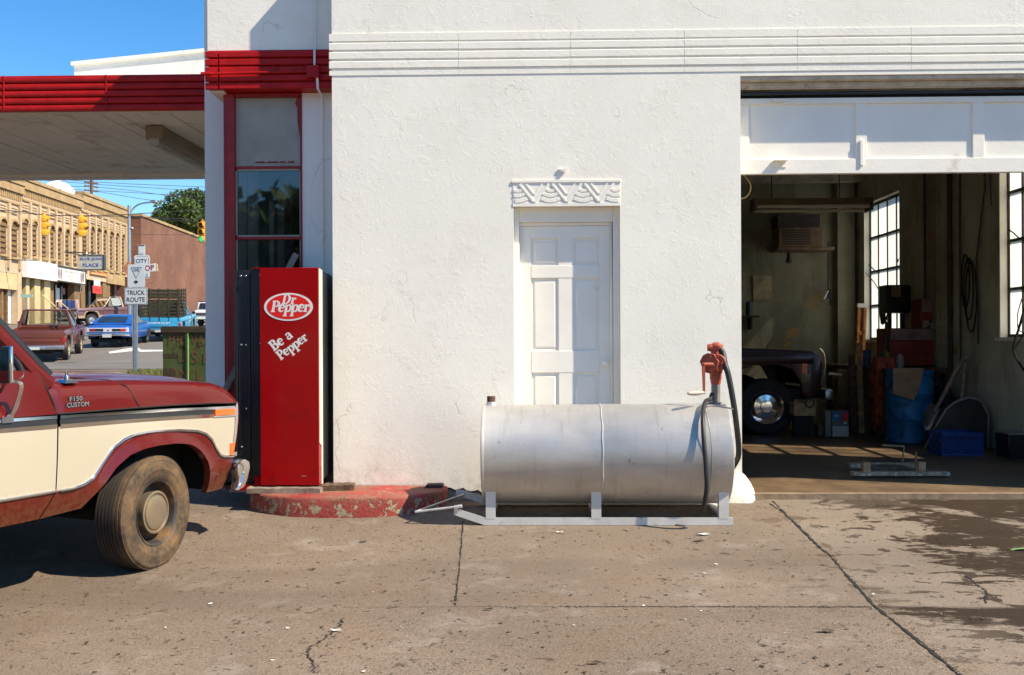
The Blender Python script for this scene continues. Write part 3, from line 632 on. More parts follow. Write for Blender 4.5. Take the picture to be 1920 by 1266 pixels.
# ------------------------------------------------------------------ loose things in the garage
M['rubtyre_old'] = mat('old_tyre_rubber', (.022, .021, .02), .8, var=.4, vs=8)
M['brown_fix'] = mat('brown_enamel', (.20, .15, .09), .45, var=.2, vs=3); M['tube_glass'] = mat('unlit_lamp_tube', (.75, .68, .52), .3)
a, b = at(1413, 388, 14.0), at(1628, 384, 14.0)
t = thing('shop_light', 'long brown fluorescent shop light hanging below the dark garage ceiling', 'ceiling light', (a.x, 14.0, a.z))
m = MB(); L = b.x - a.x; m.prism([(-.14, .10), (.14, .10), (.17, .015), (.15, .012), (.10, .035), (-.10, .035), (-.15, .012), (-.17, .015)], 'x', 0, L); m.box(-.015, 0, -.17, .17, -.075, .11); m.box(L, L + .015, -.17, .17, -.075, .11)
m.build('housing', M['brown_fix'], t)
for y, z in ((-.13, -.012), (.10, -.045)): q = MB(); q.tube([(.03, y, z), (L - .03, y, z)], .024, 10); q.build('lamp_tube', M['tube_glass'], t)
q = MB(); zc_ = ZC - a.z
for x in (.25, L - .4): q.tube([(x, 0, .1), (x, 0, zc_)], .008, 5)
q.build('hanger', M['sash'], t)
# unit heater box on the back wall and work lamp under it
a, b = at(1456, 465, 16.0), at(1538, 428, 16.0)
t = thing('wall_heater', 'brown box heater mounted high on the garage back wall', 'heater', (a.x, 16.0, a.z))
m = MB(); m.box(0, b.x - a.x, -.15, .345, 0, b.z - a.z); m.box(-.03, b.x - a.x + .18, -.17, .345, -.05, -.001); m.box(.0, b.x - a.x - .02, -.1, .345, b.z - a.z + .001, b.z - a.z + .22, 1); t2 = m.build('cabinet', [mat('heater_enamel', (.20, .13, .075), .5, var=.4, vs=6), M['sash']], t, bevel=.012)
m = MB()
for i in range(7): z = .04 + i * .035; m.box(.05, .5, -.158, -.151, z, z + .02)
m.build('louver', M['sash'], t)
p = at(1479, 484, 15.9); m = MB(); m.lathe([(.0, .10), (.03, .09), (.035, .0), (.055, -.05), (.05, -.07), (0, -.09)], 12); m.tube([(0, 0, .09), (0, 0, .30)], .008, 6)
o = m.build('work_lamp', M['sash']); o.location = p; tag(o, 'small dark work lamp hanging below the wall heater', 'lamp')
# hanging air hose with gun on back wall
m = MB(); P = [at(1553, v, 16.2) for v in (455, 500, 535, 560)]; m.tube(smooth_curve(P, 4), .012, 6); a = at(1553, 545, 16.2)
m.tube([a, a + Vector((-.08, -.02, -.14))], .012, 6, 1); m.tube([a + Vector((.03, 0, .02)), a + Vector((.04, -.02, -.25))], .02, 6, 0)
tag(m.build('hanging_hose', [M['rubber'], M['steel']]), 'thin dark hose with metal nozzle hanging on the garage back wall', 'hose')
# orange plank with a metal cap leaning by the far window
p = Vector((4.84, 15.2, 0)); t = thing('leaning_plank', 'sunlit orange wooden frame leaning beside the far garage window', 'plank', (4.86, 15.2, .02), 0)
m = MB(); Mt = Matrix.Rotation(R(3), 4, 'Y'); w0 = .035
m.box(-.075, -.03, -.03, .03, 0, 1.74, 0, Mt); m.box(.02, .06, -.03, .03, 0, 1.72, 0, Mt); m.box(-.03, .02, -.02, .02, .2, .3, 0, Mt); m.box(-.03, .02, -.02, .02, 1.3, 1.36, 0, Mt)
m.build('rail', mat('orange_varnished_wood', (.62, .25, .06), .5, var=.3, vs=9, dirt='#7c3510', ds=12), t, bevel=.004)
q = MB(); q.box(-.085, .07, -.035, .035, 1.72, 1.78, 0, Mt); q.build('cap', M['trim_white'], t)
# black electric box near the far window, bottle hooked beside it
a, b = at(1662, 587, 13.6), at(1706, 534, 13.6)
t = thing('switch_box', 'black metal box with a brown tag standing in front of the far garage window', 'electric box', (a.x, 13.6, a.z))
m = MB(); m.box(0, b.x - a.x, 0, .28, 0, b.z - a.z); m.box(-.01, b.x - a.x + .01, -.012, -.001, .02, b.z - a.z - .02); m.build('case', M['black'], t, bevel=.006)
q = MB(); q.box(.06, .19, -.018, -.013, .22, .36); q.build('tag', M['brown_fix'], t)
q = MB(); q.box(.05, .09, .05, .09, -(a.z - 1.0), 0); q.box(b.x - a.x - .09, b.x - a.x - .05, .05, .09, -(a.z - 1.0), 0); q.build('bracket', M['sash'], t)
p = at(1655, 580, 13.9); m = MB(); m.lathe([(0, -.22), (.03, -.2), (.045, -.05), (.04, .05), (.05, .1), (.02, .15), (.035, .19), (0, .2)], 10, 0); m.tube([(.03, -.02, -.16), (.065, -.03, -.05)], .015, 6, 1); m.tube([(0, 0, .18), (-.02, .3, .4), (.0, .7, .55)], .007, 5, 0)
o = m.build('grease_gun', [M['black'], mat('red_plastic', (.5, .02, .03), .4)]); o.location = p; tag(o, 'dark bottle shaped grease gun hanging against the bright far window', 'tool')
# work bench with red chests, along the right wall
t = thing('work_bench', 'dark cluttered wooden work bench below the far garage window', 'work bench', (4.75, 13.45, .012))
m = MB(); m.box(-.4, .42, -.95, 1.6, .82, .88); m.build('top', M['wood_dark'], t)
for x, y in ((-.36, -.9), (.38, -.9), (-.36, 1.55), (.38, 1.55)): q = MB(); q.box(x - .035, x + .035, y - .035, y + .035, 0, .819); q.build('leg', M['wood_dark'], t)
q = MB(); q.box(-.38, .4, -.9, 1.5, .25, .28); q.build('shelf', M['wood_dark'], t)
M['chest_red'] = mat('dark_red_enamel', (.22, .018, .012), .45, var=.3, vs=4); M['chest_panel'] = mat('scuffed_label', (.24, .15, .16), .5, var=.4, vs=12)
def chest(name, label, u0, u1, v0, v1, Y, d, handle=True, z0=None):
    a, b = at(u0, v1, Y), at(u1, v0, Y); zb_ = a.z if z0 is None else z0; Wd, Hh = b.x - a.x, b.z - zb_
    t = thing(name, label, 'tool box', (a.x, Y, zb_)); m = MB(); m.box(0, Wd, 0, d, 0, Hh); m.build('case', M['chest_red'], t, bevel=.01)
    q = MB(); n = max(1, int(Hh / .16))
    for i in range(n): q = MB(); q.box(.015, Wd - .015, -.014, -.001, Hh * i / n + .01, Hh * (i + 1) / n - .01); q.build('drawer', M['chest_red'] if i != n - 1 else M['chest_panel'], t, bevel=.004)
    return t
chest('tool_chest', 'wide dark red tool chest on the bench, with a scuffed label', 1668, 1759, 615, 697, 13.0, .5, z0=.905)
chest('tool_box', 'small dark red tool box on top of the wide red tool chest', 1727, 1766, 560, 614, 13.05, .35)
m = MB(); p = at(1745, 612, 12.95)
for i in range(14): a = random.uniform(0, 6); m.ball((p.x + random.uniform(-.1, .07), p.y - .02 + random.uniform(-.03, .03), p.z + random.uniform(.0, .09) - .02), random.uniform(.015, .035), 8)
tag(m.build('rag', mat('grey_rag', (.3, .28, .25), .9, var=.4, vs=20)), 'crumpled pale rag lying on the wide red tool chest', 'rag')
# reddish gas cylinders / jack left of the drum
t = thing('floor_jack', 'rusty red trolley jack standing upright beside the blue drum', 'jack', (4.42, 12.75, .012))
m = MB(); m.box(-.14, .13, -.1, .12, .08, .86); m.prism([(-.14, .86), (.13, .86), (.09, 1.02), (-.1, 1.02)], 'y', -.1, .12); m.build('body', mat('rusty_red_jack', (.30, .05, .02), .6, var=.5, vs=6, dirt='#2a1a10', ds=7), t, bevel=.015)
for x in (-.1, .1):
    q = MB(); q.lathe([(0, -.03), (.08, -.03), (.08, .03), (0, .03)], 14, M=Matrix.Translation((x, -.13, .08)) @ Matrix.Rotation(R(90), 4, 'Y')); q.build('wheel', M['sash'], t)
q = MB(); q.tube([(0, 0, 1.0), (.05, .05, 1.45), (.02, .1, 1.5)], .018, 8); q.build('handle', M['sash'], t)
# blue drum with cardboard
p = at(1722, 836, 11.9); M['drum_blue'] = mat('blue_drum_paint', (.006, .13, .33), .5, var=.3, vs=5, dirt='#0a2a3a', ds=8)
t = thing('oil_drum', 'bright blue oil drum near the right garage wall with cardboard over its rim', 'drum', (p.x, p.y + .28, .012))
m = MB(); m.lathe([(0, 0), (.27, 0), (.285, .012), (.275, .03), (.275, .27), (.287, .29), (.275, .31), (.275, .57), (.287, .59), (.275, .61), (.275, .84), (.285, .865), (.27, .87), (.265, .845), (0, .845)], 28); m.build('shell', M['drum_blue'], t)
m = MB(); m.grid([[(-.28 + .012 * j, -.05 - .24 * math.cos(i / 8 * 1.2 - .9) , .90 - .36 * j / 6 - (.1 if i > 4 else 0) * (j / 6)) for j in range(7)] for i in range(9)], 0)
o = MB(); o.prism([(-.30, .90), (.06, .90), (.0, .64), (-.06, .52), (-.30, .60)], 'y', -.305, -.29); o = o.build('cardboard', mat('old_cardboard', (.26, .17, .10), .9, var=.25, vs=8)); o.location = (p.x, p.y + .28, .012); tag(o, 'torn brown cardboard draped over the blue oil drum', 'cardboard')
# shovel leaning on the drum
a, b = at(1738, 800, 11.55), at(1806, 676, 11.9)
t = thing('shovel', 'round point shovel with wooden handle leaning against the blue drum', 'shovel', a)
d = b - a; m = MB(); m.tube([d * .34, d], [.020, .024], 8); m.tube([d, d * 1.06], .04, 8); m.build('shaft', M['wood'], t)
ax = d.normalized(); sd = ax.cross(Vector((0, -1, 0))).normalized(); nn = sd.cross(ax)
q = MB(); q.grid([[ax * (s_ * .30) + sd * (w_ * x) + nn * (.03 * x * x - .05 * s_) for x in (-1, -.5, 0, .5, 1)] for s_, w_ in ((-.18, .01), (0, .07), (.3, .10), (.7, .108), (.97, .095), (1.0, .03), (1.2, .014), (1.5, .013))]); q.build('blade', mat('worn_shovel_steel', (.45, .44, .42), .4, .9, var=.3), t, solid=.004)
# upturned wheelbarrow tub by the wall
t = thing('wheelbarrow', 'dark wheelbarrow tub tipped up against the garage wall behind the blue crate', 'wheelbarrow', (4.72, 11.55, .012))
m = MB(); prof = [(-.34, 0), (-.24, .22), (-.10, .45), (0, .53), (.16, .58), (.3, .53), (.37, .38), (.36, 0)]
m.prism(prof, 'y', -.22, .25, 0, None, [(x * .8 + .05, z * .86) for x, z in prof]); m.build('tub', mat('dark_rusty_tub', (.035, .028, .024), .7, var=.4, vs=5), t, bevel=.03)
q = MB(); q.tube([(x - .005, -.23, z + .005) for x, z in prof], .012, 6); q.build('rim', M['steel'], t)
q = MB(); q.tube([(.2, .1, .5), (.25, .1, .95)], .02, 8); q.tube([(-.1, .1, .4), (.18, .12, .93)], .02, 8); q.build('handle', M['wood'], t)
# blue milk crate
a, b = at(1766, 858, 10.65), at(1845, 808, 10.65); M['crate_blue'] = mat('blue_crate_plastic', (.008, .045, .21), .45, var=.2)
t = thing('milk_crate', 'blue plastic milk crate with lattice sides on the garage floor', 'crate', (a.x, 10.65, .012)); Wd, Hh, D = b.x - a.x, b.z - .03, .36
m = MB()
for z in (0, Hh - .035): m.box(0, Wd, 0, .02, z, z + .035); m.box(0, Wd, D - .02, D, z, z + .035); m.box(0, .02, .021, D - .021, z, z + .035); m.box(Wd - .02, Wd, .021, D - .021, z, z + .035)
for i in range(13):
    x = .004 + (Wd - .02) * i / 12
    for y in (.004, D - .012): m.box(x, x + .013, y, y + .010, .036, Hh - .036)
    for sg in (-1, 1):
        m.prism([(x + sg * 0, .036), (x + .01, .036), (x + .01 + sg * .04, Hh - .036), (x + sg * .04, Hh - .036)], 'y', .0055 if sg > 0 else .0065, .0125) if 0 < x + sg * .04 < Wd - .01 else None
for i in range(5): z = .05 + (Hh - .11) * i / 4; m.box(.001, Wd - .001, .007, .0135, z, z + .009); m.box(.001, .011, .03, D - .03, z, z + .009)
m.build('lattice', M['crate_blue'], t); q = MB(); q.box(.012, Wd - .012, .02, D - .02, .005, .015); q.build('bottom', M['crate_blue'], t)
# oil carton
a, b = at(1549, 828, 12.6), at(1591, 771, 12.6)
t = thing('oil_carton', 'tall carton with blue and red squares above a white panel on the garage floor', 'carton', (a.x, 12.6, .03)); Wd, Hh = b.x - a.x, b.z - .03
m = MB(); m.box(.075, Wd, 0, .24, 0, Hh); m.box(0, .073, .03, .22, 0, Hh * .98, 1); m.build('box', [mat('carton_grey', (.12, .14, .13), .7), mat('carton_side', (.22, .22, .19), .8, var=.2)], t, bevel=.004)
for nm, x0, x1, z0, z1, c in (('blue_panel', .08, .185, .62, .97, (.008, .13, .34)), ('red_panel', .19, Wd - .004, .62, .97, (.42, .02, .03)), ('white_panel', .08, Wd - .004, .02, .42, (.42, .41, .37)), ('small_label', .22, .255, .50, .58, (.5, .5, .46))):
    q = MB(); q.box(x0, x1, -.004, -.0005, z0 * Hh, z1 * Hh); q.build(nm, mat('carton_' + nm, c, .6, var=.15, vs=20), t)
q = MB(); q.box(.105, .16, -.006, -.0045, .78 * Hh, .86 * Hh); q.build('mark', M['pane_paint'], t)
a = at(1531, 812, 12.9); q = MB(); q.box(-.02, .13, 0, .2, -.05, .10); o = q.build('brick', mat('dusty_brick', (.18, .11, .07), .9, var=.3), bevel=.01); o.location = (a.x, 12.75, .075); tag(o, 'single brown brick block beside the oil carton', 'brick')
# wooden box under the dark pickup's nose
a, b = at(1488, 780, 12.7), at(1530, 746, 12.7); t = thing('wooden_box', 'small pale wooden box with a strap at the nose of the dark pickup', 'box', (a.x, 12.7, a.z)); Wd, Hh = b.x - a.x, b.z - a.z
M['box_wood'] = mat('pale_box_wood', (.36, .24, .13), .8, var=.35, vs=10)
m = MB(); m.box(0, Wd, 0, .2, 0, Hh * .75); m.prism([(0, Hh * .75), (.03, Hh * .95), (.07, Hh * .78)], 'y', 0, .02); m.build('case', M['box_wood'], t, bevel=.006); q = MB(); q.lathe([(.05, -.006), (.065, 0), (.05, .006)], 14, M=Matrix.Translation((.2, -.01, Hh * .72)) @ Matrix.Rotation(R(90), 4, 'X')); q.build('strap', M['rubber'], t)
q = MB(); q.box(.02, Wd - .02, .05, .15, -(a.z - .03), -.001); q.build('stand', M['dark'], t)
# low wooden dolly by the threshold
a, b = at(1600, 897, 9.0), at(1782, 893, 9.0); L = b.x - a.x
t = thing('wooden_dolly', 'low paint splashed wooden dolly on the floor just inside the bay', 'dolly', (a.x, 9.0, .012))
M['dolly'] = mat('paint_splashed_board', (.30, .22, .14), .8, var=.4, vs=12, dirt='#cfc4ae', dirt_t=(.55, .62), ds=22)
m = MB(); m.box(0, L, 0, .10, .015, .05); m.box(.1, L - .12, .42, .52, .03, .075); m.build('board', M['dolly'], t, bevel=.004)
for x in (.10, L - .27): q = MB(); q.box(x, x + .06, .02, .09, .051, .135); q.build('post', M['box_wood'], t)
q = MB(); q.box(.2, L - .3, .18, .4, .03, .07); q.build('tray', M['wood_dark'], t); q = MB(); q.tube([(L - .32, .3, .05), (L - .3, .3, .25), (L - .5, .3, .26)], .01, 6); q.tube([(L - .19, .3, .05), (L - .19, .3, .2)], .009, 6); q.build('frame', M['brown_fix'], t)
# boards, cans, a spare tyre and belts that fill the corner
t = thing('leaning_boards', 'dark brown boards leaning together left of the rusty jack', 'boards', (4.18, 13.3, .012))
for i, (x, w_, h_, a_) in enumerate(((0, .09, 1.05, 6), (.10, .07, 1.2, 4), (.17, .11, .9, 9))):
    q = MB(); q.box(x, x + w_, 0, .025, 0, h_, 0, Matrix.Rotation(R(-a_), 4, 'X')); q.build('board', M['wood_dark'] if i != 1 else M['box_wood'], t)
for i, (x, y, c, h_, lb) in enumerate(((4.5, 12.9, (.30, .22, .05), .19, 'small dull yellow can on the work bench beside the red chest'), (4.62, 12.75, (.35, .34, .3), .15, 'small pale can on the work bench beside the red chest'), (4.42, 13.4, (.04, .10, .22), .22, 'blue grey can on the work bench under the far window'))):
    m = MB(); m.lathe([(0, 0), (.05, 0), (.052, .006), (.05, .012), (.05, h_ - .012), (.052, h_ - .006), (.05, h_), (.02, h_), (.02, h_ + .02), (0, h_ + .02)], 16); o = m.build('oil_can', mat('can_paint_%d' % i, c, .5, var=.3, vs=14, dirt='#2a2018', dirt_t=(.55, .7), ds=14)); o.location = (x, y, .892); tag(o, lb, 'can')
m = MB(); m.lathe([(.20, -.08), (.28, -.095), (.33, -.08), (.345, 0), (.33, .08), (.28, .095), (.20, .08), (.19, 0), (.20, -.08)], 30, M=Matrix.Translation((5.02, 12.35, .35)) @ Matrix.Rotation(R(72), 4, 'Y')); tag(m.build('spare_tyre', M['rubtyre_old']), 'worn black tyre leaning on the right garage wall behind the blue drum', 'tyre')
m = MB()
for i, y in enumerate((12.1, 12.02, 11.95)):
    P = [(5.17, y + (.11 + .02 * i) * math.cos(R(a)), 1.95 - .1 * i + (.32 + .05 * i) * math.sin(R(a))) for a in range(0, 361, 20)]; m.tube(P, .010, 6)
tag(m.build('fan_belts', M['rubtyre_old']), 'black fan belts hanging on the right garage wall between the windows', 'belts')
m = MB(); 
for k, (y, z, w_, h_) in enumerate(((16.32, 1.9, .30, .40),)): m.box(3.55, 3.55 + w_, y, y + .012, z, z + h_)
tag(m.build('wall_calendar', mat('yellowed_calendar', (.42, .36, .24), .8, var=.3, vs=8)), 'yellowed paper calendar pinned to the garage back wall', 'calendar')
t = thing('wall_shelf', 'narrow shelf of dark cans on the garage back wall above the pickup', 'shelf', (2.6, 16.05, 1.62))
m = MB(); m.box(0, 1.0, 0, .28, 0, .025); m.build('board', M['wood_dark'], t); m = MB(); m.box(.1, .13, .02, .28, -.2, -.001); m.box(.85, .88, .02, .28, -.2, -.001); m.build('bracket', M['sash'], t)
for k in range(6):
    m = MB(); r_ = random.uniform(.04, .06); h_ = random.uniform(.12, .24); m.lathe([(0, 0), (r_, 0), (r_, h_), (r_ * .6, h_ + .02), (0, h_ + .02)], 12); o = m.build('tin', mat('shelf_tin_%d' % k, random.choice(((.2, .05, .03), (.25, .22, .15), (.05, .09, .12), (.3, .28, .22))), .5, var=.4, vs=12)); o.location = (2.7 + k * .15, 16.18, 1.646); tag(o, 'dark tin standing in the row on the narrow garage shelf', 'tin', 'tins on the garage shelf')
# black bin with bright rim at the right edge
a, b = at(1890, 862, 10.4), at(1912, 812, 10.4); t = thing('waste_bin', 'black square bin with a pale rim at the right garage wall', 'bin', (a.x, 10.4, .012))
m = MB(); m.prism([(.02, 0), (.24, 0), (.27, b.z - .03), (0, b.z - .03)], 'y', 0, .3); m.build('body', M['black'], t, bevel=.008); q = MB(); q.box(-.005, .275, -.01, .31, b.z - .03, b.z - .018); q.build('rim', M['steel'], t)
# cable loops
m = MB(); P = [at(u, v, 10.3) for u, v in ((1922, 575), (1912, 610), (1903, 640), (1900, 655), (1907, 648), (1918, 630), (1926, 618))]; m.tube(smooth_curve(P, 5), .013, 7); P = [at(u, v, 10.3) for u, v in ((1900, 655), (1903, 668), (1912, 682), (1922, 697))]; m.tube(smooth_curve(P, 5), .012, 7)
P = [at(u, v, 10.3) for u, v in ((1916, 560), (1908, 590), (1909, 616), (1920, 625))]; m.tube(smooth_curve(P, 5), .006, 6)
tag(m.build('cable_coil', M['rubber']), 'black cable looping in front of the near garage window', 'cable')
m = MB(); P = [at(u, v, 8.35) for u, v in ((1386, 322), (1398, 332), (1407, 346), (1406, 360), (1398, 370), (1388, 373))]; m.tube(smooth_curve(P, 6), .006, 6); tag(m.build('pull_rope', mat('yellow_rope', (.5, .36, .12), .8)), 'loop of yellowish rope hanging at the top left of the garage opening', 'rope')

# ------------------------------------------------------------------ red curb island, boards, slab
def chipped_red():
    k = NT('chipped_red_curb_paint')
    o = k.ramp(k.noise(4, 6, .6), .3, .7, lin('#863029'), lin('#a8463c'))
    sep = k.n('ShaderNodeSeparateXYZ'); k.link(k.tc.outputs['Object'], sep.inputs[0])
    face = k.ramp(sep.outputs[2], .02, .075, (1, 1, 1, 1), (.0, .0, .0, 1)); 
    chip = k.ramp(k.math('ADD', k.noise(16, 9, .70, dist=.5), k.math('MULTIPLY', face, .055)), .575, .60)
    o = k.mix(chip, o, k.mix(k.noise(20, 4), lin('#b3a283'), lin('#8d7c63')))
    top = k.math('MULTIPLY', k.ramp(k.noise(5, 6, .6), .42, .6), k.math('SUBTRACT', 1.0, face)); o = k.mix(k.math('MULTIPLY', top, .6), o, lin('#7e6a52'))
    k.link(o, k.b.inputs['Base Color']); k.b.inputs['Roughness'].default_value = .75
    k.bump(k.math('SUBTRACT', k.noise(45, 5), k.math('MULTIPLY', chip, .8)), .006); return k.m
M['curb'] = chipped_red()
cc = Vector((-1.50, 8.04, 0)); P = []
for i in range(49):
    a = math.pi + math.pi * i / 48; e = .62
    x = cc.x + .79 * math.copysign(abs(math.cos(a)) ** .8, math.cos(a)); y = cc.y + .585 * math.copysign(abs(math.sin(a)) ** .75, math.sin(a))
    P.append((x, y))
rows = []
for dz, ins in ((-.2, 0), (.0, 0), (.055, .002), (.072, .006), (.082, .018), (.085, .035)):
    rows.append([])
    for x, y in P:
        d = Vector((x - cc.x, y - cc.y)); l = d.length; d = d * ((l - ins) / l); n_ = random.uniform(-.003, .003)
        rows[-1].append((cc.x + d.x + n_, cc.y + d.y + n_, (gz(x, y) - .1 if dz < -.1 else dz - (.045 if dz == 0 else 0)) + n_ * .5))
m = MB(); m.grid(rows); m.add([(p[0], p[1], p[2]) for p in rows[-1]] + [(cc.x, cc.y, .09)], [(i, i + 1, 49) for i in range(48)], 0, True)
m.v = [p for p in m.v]
cb = m.build('kerb', M['curb'], weld=1e-4); cb['kind'] = 'structure'
def board(name, label, u0, u1, v0, v1, Y, d, mt, tilt=0, z=None, rz=0):
    a, b = at(u0, v1, Y), at(u1, v0, Y); m = MB(); L = b.x - a.x; n = 14; hh = b.z - a.z
    P = []
    for i in range(n + 1):
        x = L * i / n; j = lambda s_: random.uniform(-s_, s_)
        P.append([(x, j(.006), j(.003)), (x, j(.005), hh + j(.004)), (x, d + j(.005), hh + j(.004)), (x, d + j(.006), j(.003)), ])
        P[-1].append(P[-1][0])
    m.grid(P, 0, False); m.add(P[0][:4], [(0, 1, 2, 3)]); m.add(P[-1][:4], [(0, 1, 2, 3)])
    o = m.build(name, mt, weld=1e-5); o.location = (a.x, Y, a.z if z is None else z); o.rotation_euler = (0, tilt, rz); return o
tag(board('board', '', 462, 600, 911, 921, 7.62, .13, M['wood'], z=.084), 'long grey weathered board under the front of the red vending machine', 'board')
tag(board('board', '', 582, 662, 908, 919, 7.72, .14, M['wood_dark'], z=.086, rz=R(6)), 'short dark rotten board end sticking out beside the red vending machine', 'board')
a = at(795, 910, 7.90); m = MB(); m.prism([(0, 0), (.14, .002), (.155, .014), (.14, .028), (.02, .026)], 'y', 0, .1); o = m.build('slate', mat('dark_slate', (.09, .06, .045), .8, var=.4, vs=15, bump=.004), bevel=.003); o.location = (a.x, a.y, .086); tag(o, 'thin dark slab lying on the right end of the red curb', 'slab')

# ------------------------------------------------------------------ vending machine
VY = 7.75; t = thing('vending_machine', 'tall red soft drink vending machine with white oval logo on the red curb', 'vending machine', (at(440, 900, VY).x, VY, .135))
vx = lambda u: at(u, 700, VY).x - t.location.x
vz = lambda v: at(540, v, VY).z - .135
M['vend_red'] = mat('vending_red_enamel', (.27, .0025, .004), .24, var=.06, vs=3, spec=.12, coat=.12, dirt='#5c0a0e', dirt_t=(.6, .8), ds=5)
M['vend_cream'] = mat('vending_cream_enamel', lin('#d9cfbc'), .4, var=.12, vs=3, dirt='#6a4a2a', dirt_t=(.68, .76), ds=6)
M['vend_logo_red'] = mat('logo_red', (.66, .012, .008), .3, var=.05, coat=.4); M['vend_white'] = mat('logo_white', (.70, .66, .62), .4, var=.05)
W_, H_ = vx(600), vz(503)
m = MB(); m.box(0, W_ - .03, .03, .56, .03, H_ - .012); m.box(vx(446), vx(468), .012, .031, .04, H_ - .014); m.box(vx(470), vx(489), .016, .031, .04, H_ - .008); m.box(.0, vx(446) - .004, .008, .031, .04, H_ - .016); m.box(vx(477), vx(491) - .002, -.004, .0155, .05, H_ - .008)
m.build('cabinet', M['black'], t, bevel=.004)
m = MB(); m.box(vx(491), W_, -.05, .028, .002, H_); m.box(vx(476), vx(491), -.048, .02, H_ - .006, H_ + .001); m.box(vx(478), vx(492), -.03, .028, .0, .07)
dr_ = m.build('door_panel', M['vend_red'], t, bevel=.006)
m = MB(); m.prism([(-.04, .33), (-.04, H_ - .006), (.06, H_ - .012), (.06, 0), (.03, 0), (.03, .30)], 'x', W_ + .001, W_ + .006); m.box(W_ - .03, W_, .03, .1, 0, H_ - .012); m.build('side_panel', M['vend_cream'], t)
m = MB(); m.box(W_ - .028, W_ - .006, .101, .56, .03, H_ - .03); m.box(W_ - .02, W_ - .002, -.035, .03, .05, .29); m.build('side_shell', M['black'], t)
m = MB(); m.box(0, W_ - .05, -.015, .5, -.045, .0); m.build('base_rail', M['vend_red'], t)
for (u, v) in ((452, 517), (461, 517), (489, 515), (452, 646.5), (461, 646.5), (489, 644), (461, 766), (490, 764), (490, 884), (452, 838)):
    q = MB(); q.ball((vx(u), .008 if u < 470 else -.006, vz(v)), (.009, .007, .009), 10); q.build('screw', M['chrome'], t)
# oval emblem
ox, oz, rx, rz_ = (vx(499) + vx(590)) / 2, (vz(550) + vz(602)) / 2, (vx(590) - vx(499)) / 2, (vz(550) - vz(602)) / 2
def ell(k1, k2=None): return [(ox + rx * k1 * math.cos(2 * math.pi * i / 64), oz + rz_ * (k2 or k1) * math.sin(2 * math.pi * i / 64)) for i in range(64)]
m = MB(); m.prism(ell(1), 'y', -.0525, -.0505, 0); m.prism(ell(.885, .885), 'y', -.0535, -.0527, 1)
em = m.build('emblem', [M['vend_white'], M['vend_logo_red']], t)
# slab-serif lettering built stroke by stroke
def arc(cx, cy, rx, ry, a0, a1, n=14): return [(cx + rx * math.cos(R(a0 + (a1 - a0) * i / n)), cy + ry * math.sin(R(a0 + (a1 - a0) * i / n))) for i in range(n + 1)]
GL = {   # glyph: (advance, [(polyline, width or (w0..), ...)])
 'P': (.72, [([(.17, 0), (.17, 1)], .2), ([(0, .05), (.36, .05)], .10), ([(0, .95), (.3, .95)], .10), (arc(.34, .72, .24, .23, 90, -90), (.08, .2, .08)), ([(.2, .95), (.36, .95)], .1), ([(.2, .49), (.36, .49)], .1)]),
 'D': (.86, [([(.17, 0), (.17, 1)], .2), ([(0, .05), (.36, .05)], .10), ([(0, .95), (.36, .95)], .10), (arc(.32, .5, .38, .45, 90, -90), (.08, .24, .08))]),
 'B': (.76, [([(.17, 0), (.17, 1)], .2), ([(0, .05), (.36, .05)], .10), ([(0, .95), (.36, .95)], .10), (arc(.34, .75, .2, .2, 90, -90), (.1, .2, .1)), (arc(.36, .29, .25, .24, 90, -90), (.1, .22, .1)), ([(.2, .53), (.38, .53)], .09)]),
 'e': (.60, [(arc(.29, .34, .22, .29, 8, 320), (.1, .12, .2, .2, .12, .07)), ([(.12, .36), (.5, .36)], .08)]),
 'p': (.70, [([(.17, -.36), (.17, .64)], .19), ([(0, -.33), (.34, -.33)], .09), ([(.02, .6), (.18, .6)], .10), (arc(.38, .33, .2, .28, 150, -150), (.07, .12, .2, .12, .07))]),
 'r': (.50, [([(.17, 0), (.17, .64)], .19), ([(0, .045), (.36, .045)], .09), ([(.02, .6), (.18, .6)], .10), (arc(.36, .42, .15, .17, 160, 50), (.07, .14)), ([(.43, .53), (.44, .44)], .13)]),
 'a': (.62, [(arc(.28, .44, .17, .17, 160, 0), (.14, .08, .16)), ([(.45, .46), (.45, .05)], .17), ([(.42, .05), (.58, .05)], .10), (arc(.26, .19, .17, .15, 60, 330), (.06, .14, .1))])}
def glyphs(mb, s_, M4, size, shear=0, mi=0, track=0, y0=0.0):
    x = 0; k = 0
    for ch in s_:
        if ch == ' ': x += .34; continue
        adv, strokes = GL[ch]
        for poly, wd in strokes:
            n = len(poly); ws = [wd * 1.12] * n if not isinstance(wd, tuple) else [interp([(j / (len(wd) - 1), q) for j, q in enumerate(wd)], i / (n - 1)) * 1.18 for i in range(n)]
            L = []; Rr = []
            for i in range(n):
                a = Vector(poly[max(i - 1, 0)]); b = Vector(poly[min(i + 1, n - 1)]); d = (b - a).normalized(); nn = Vector((-d.y, d.x)) * ws[i] / 2; p = Vector(poly[i])
                for lst, q in ((L, p + nn), (Rr, p - nn)): lst.append(((x + q.x + shear * q.y) * size, (q.y + y0) * size, .0004 + .00006 * k))
            mb.grid([L, Rr], mi, False, M4); k += 1
        x += adv + track
    return x * size
m = MB(); FM = lambda x, z: Matrix.Translation((x, -.0537, z)) @ Matrix.Rotation(R(90), 4, 'X')
px = rx * 2 / 91.0
glyphs(m, 'Dr', FM(ox + px * (-12.5), oz + px * 5), px * 18.5, .22)
glyphs(m, 'Pepper', FM(ox - px * 33, oz - px * 9.5), px * 21, .2, track=-.09)
em2 = m.build('logo_lettering', M['vend_white'], em)
m = MB(); M4 = Matrix.Translation((vx(522), -.0505, vz(665))) @ Matrix.Rotation(R(90), 4, 'X') @ Matrix.Rotation(R(37), 4, 'Z')
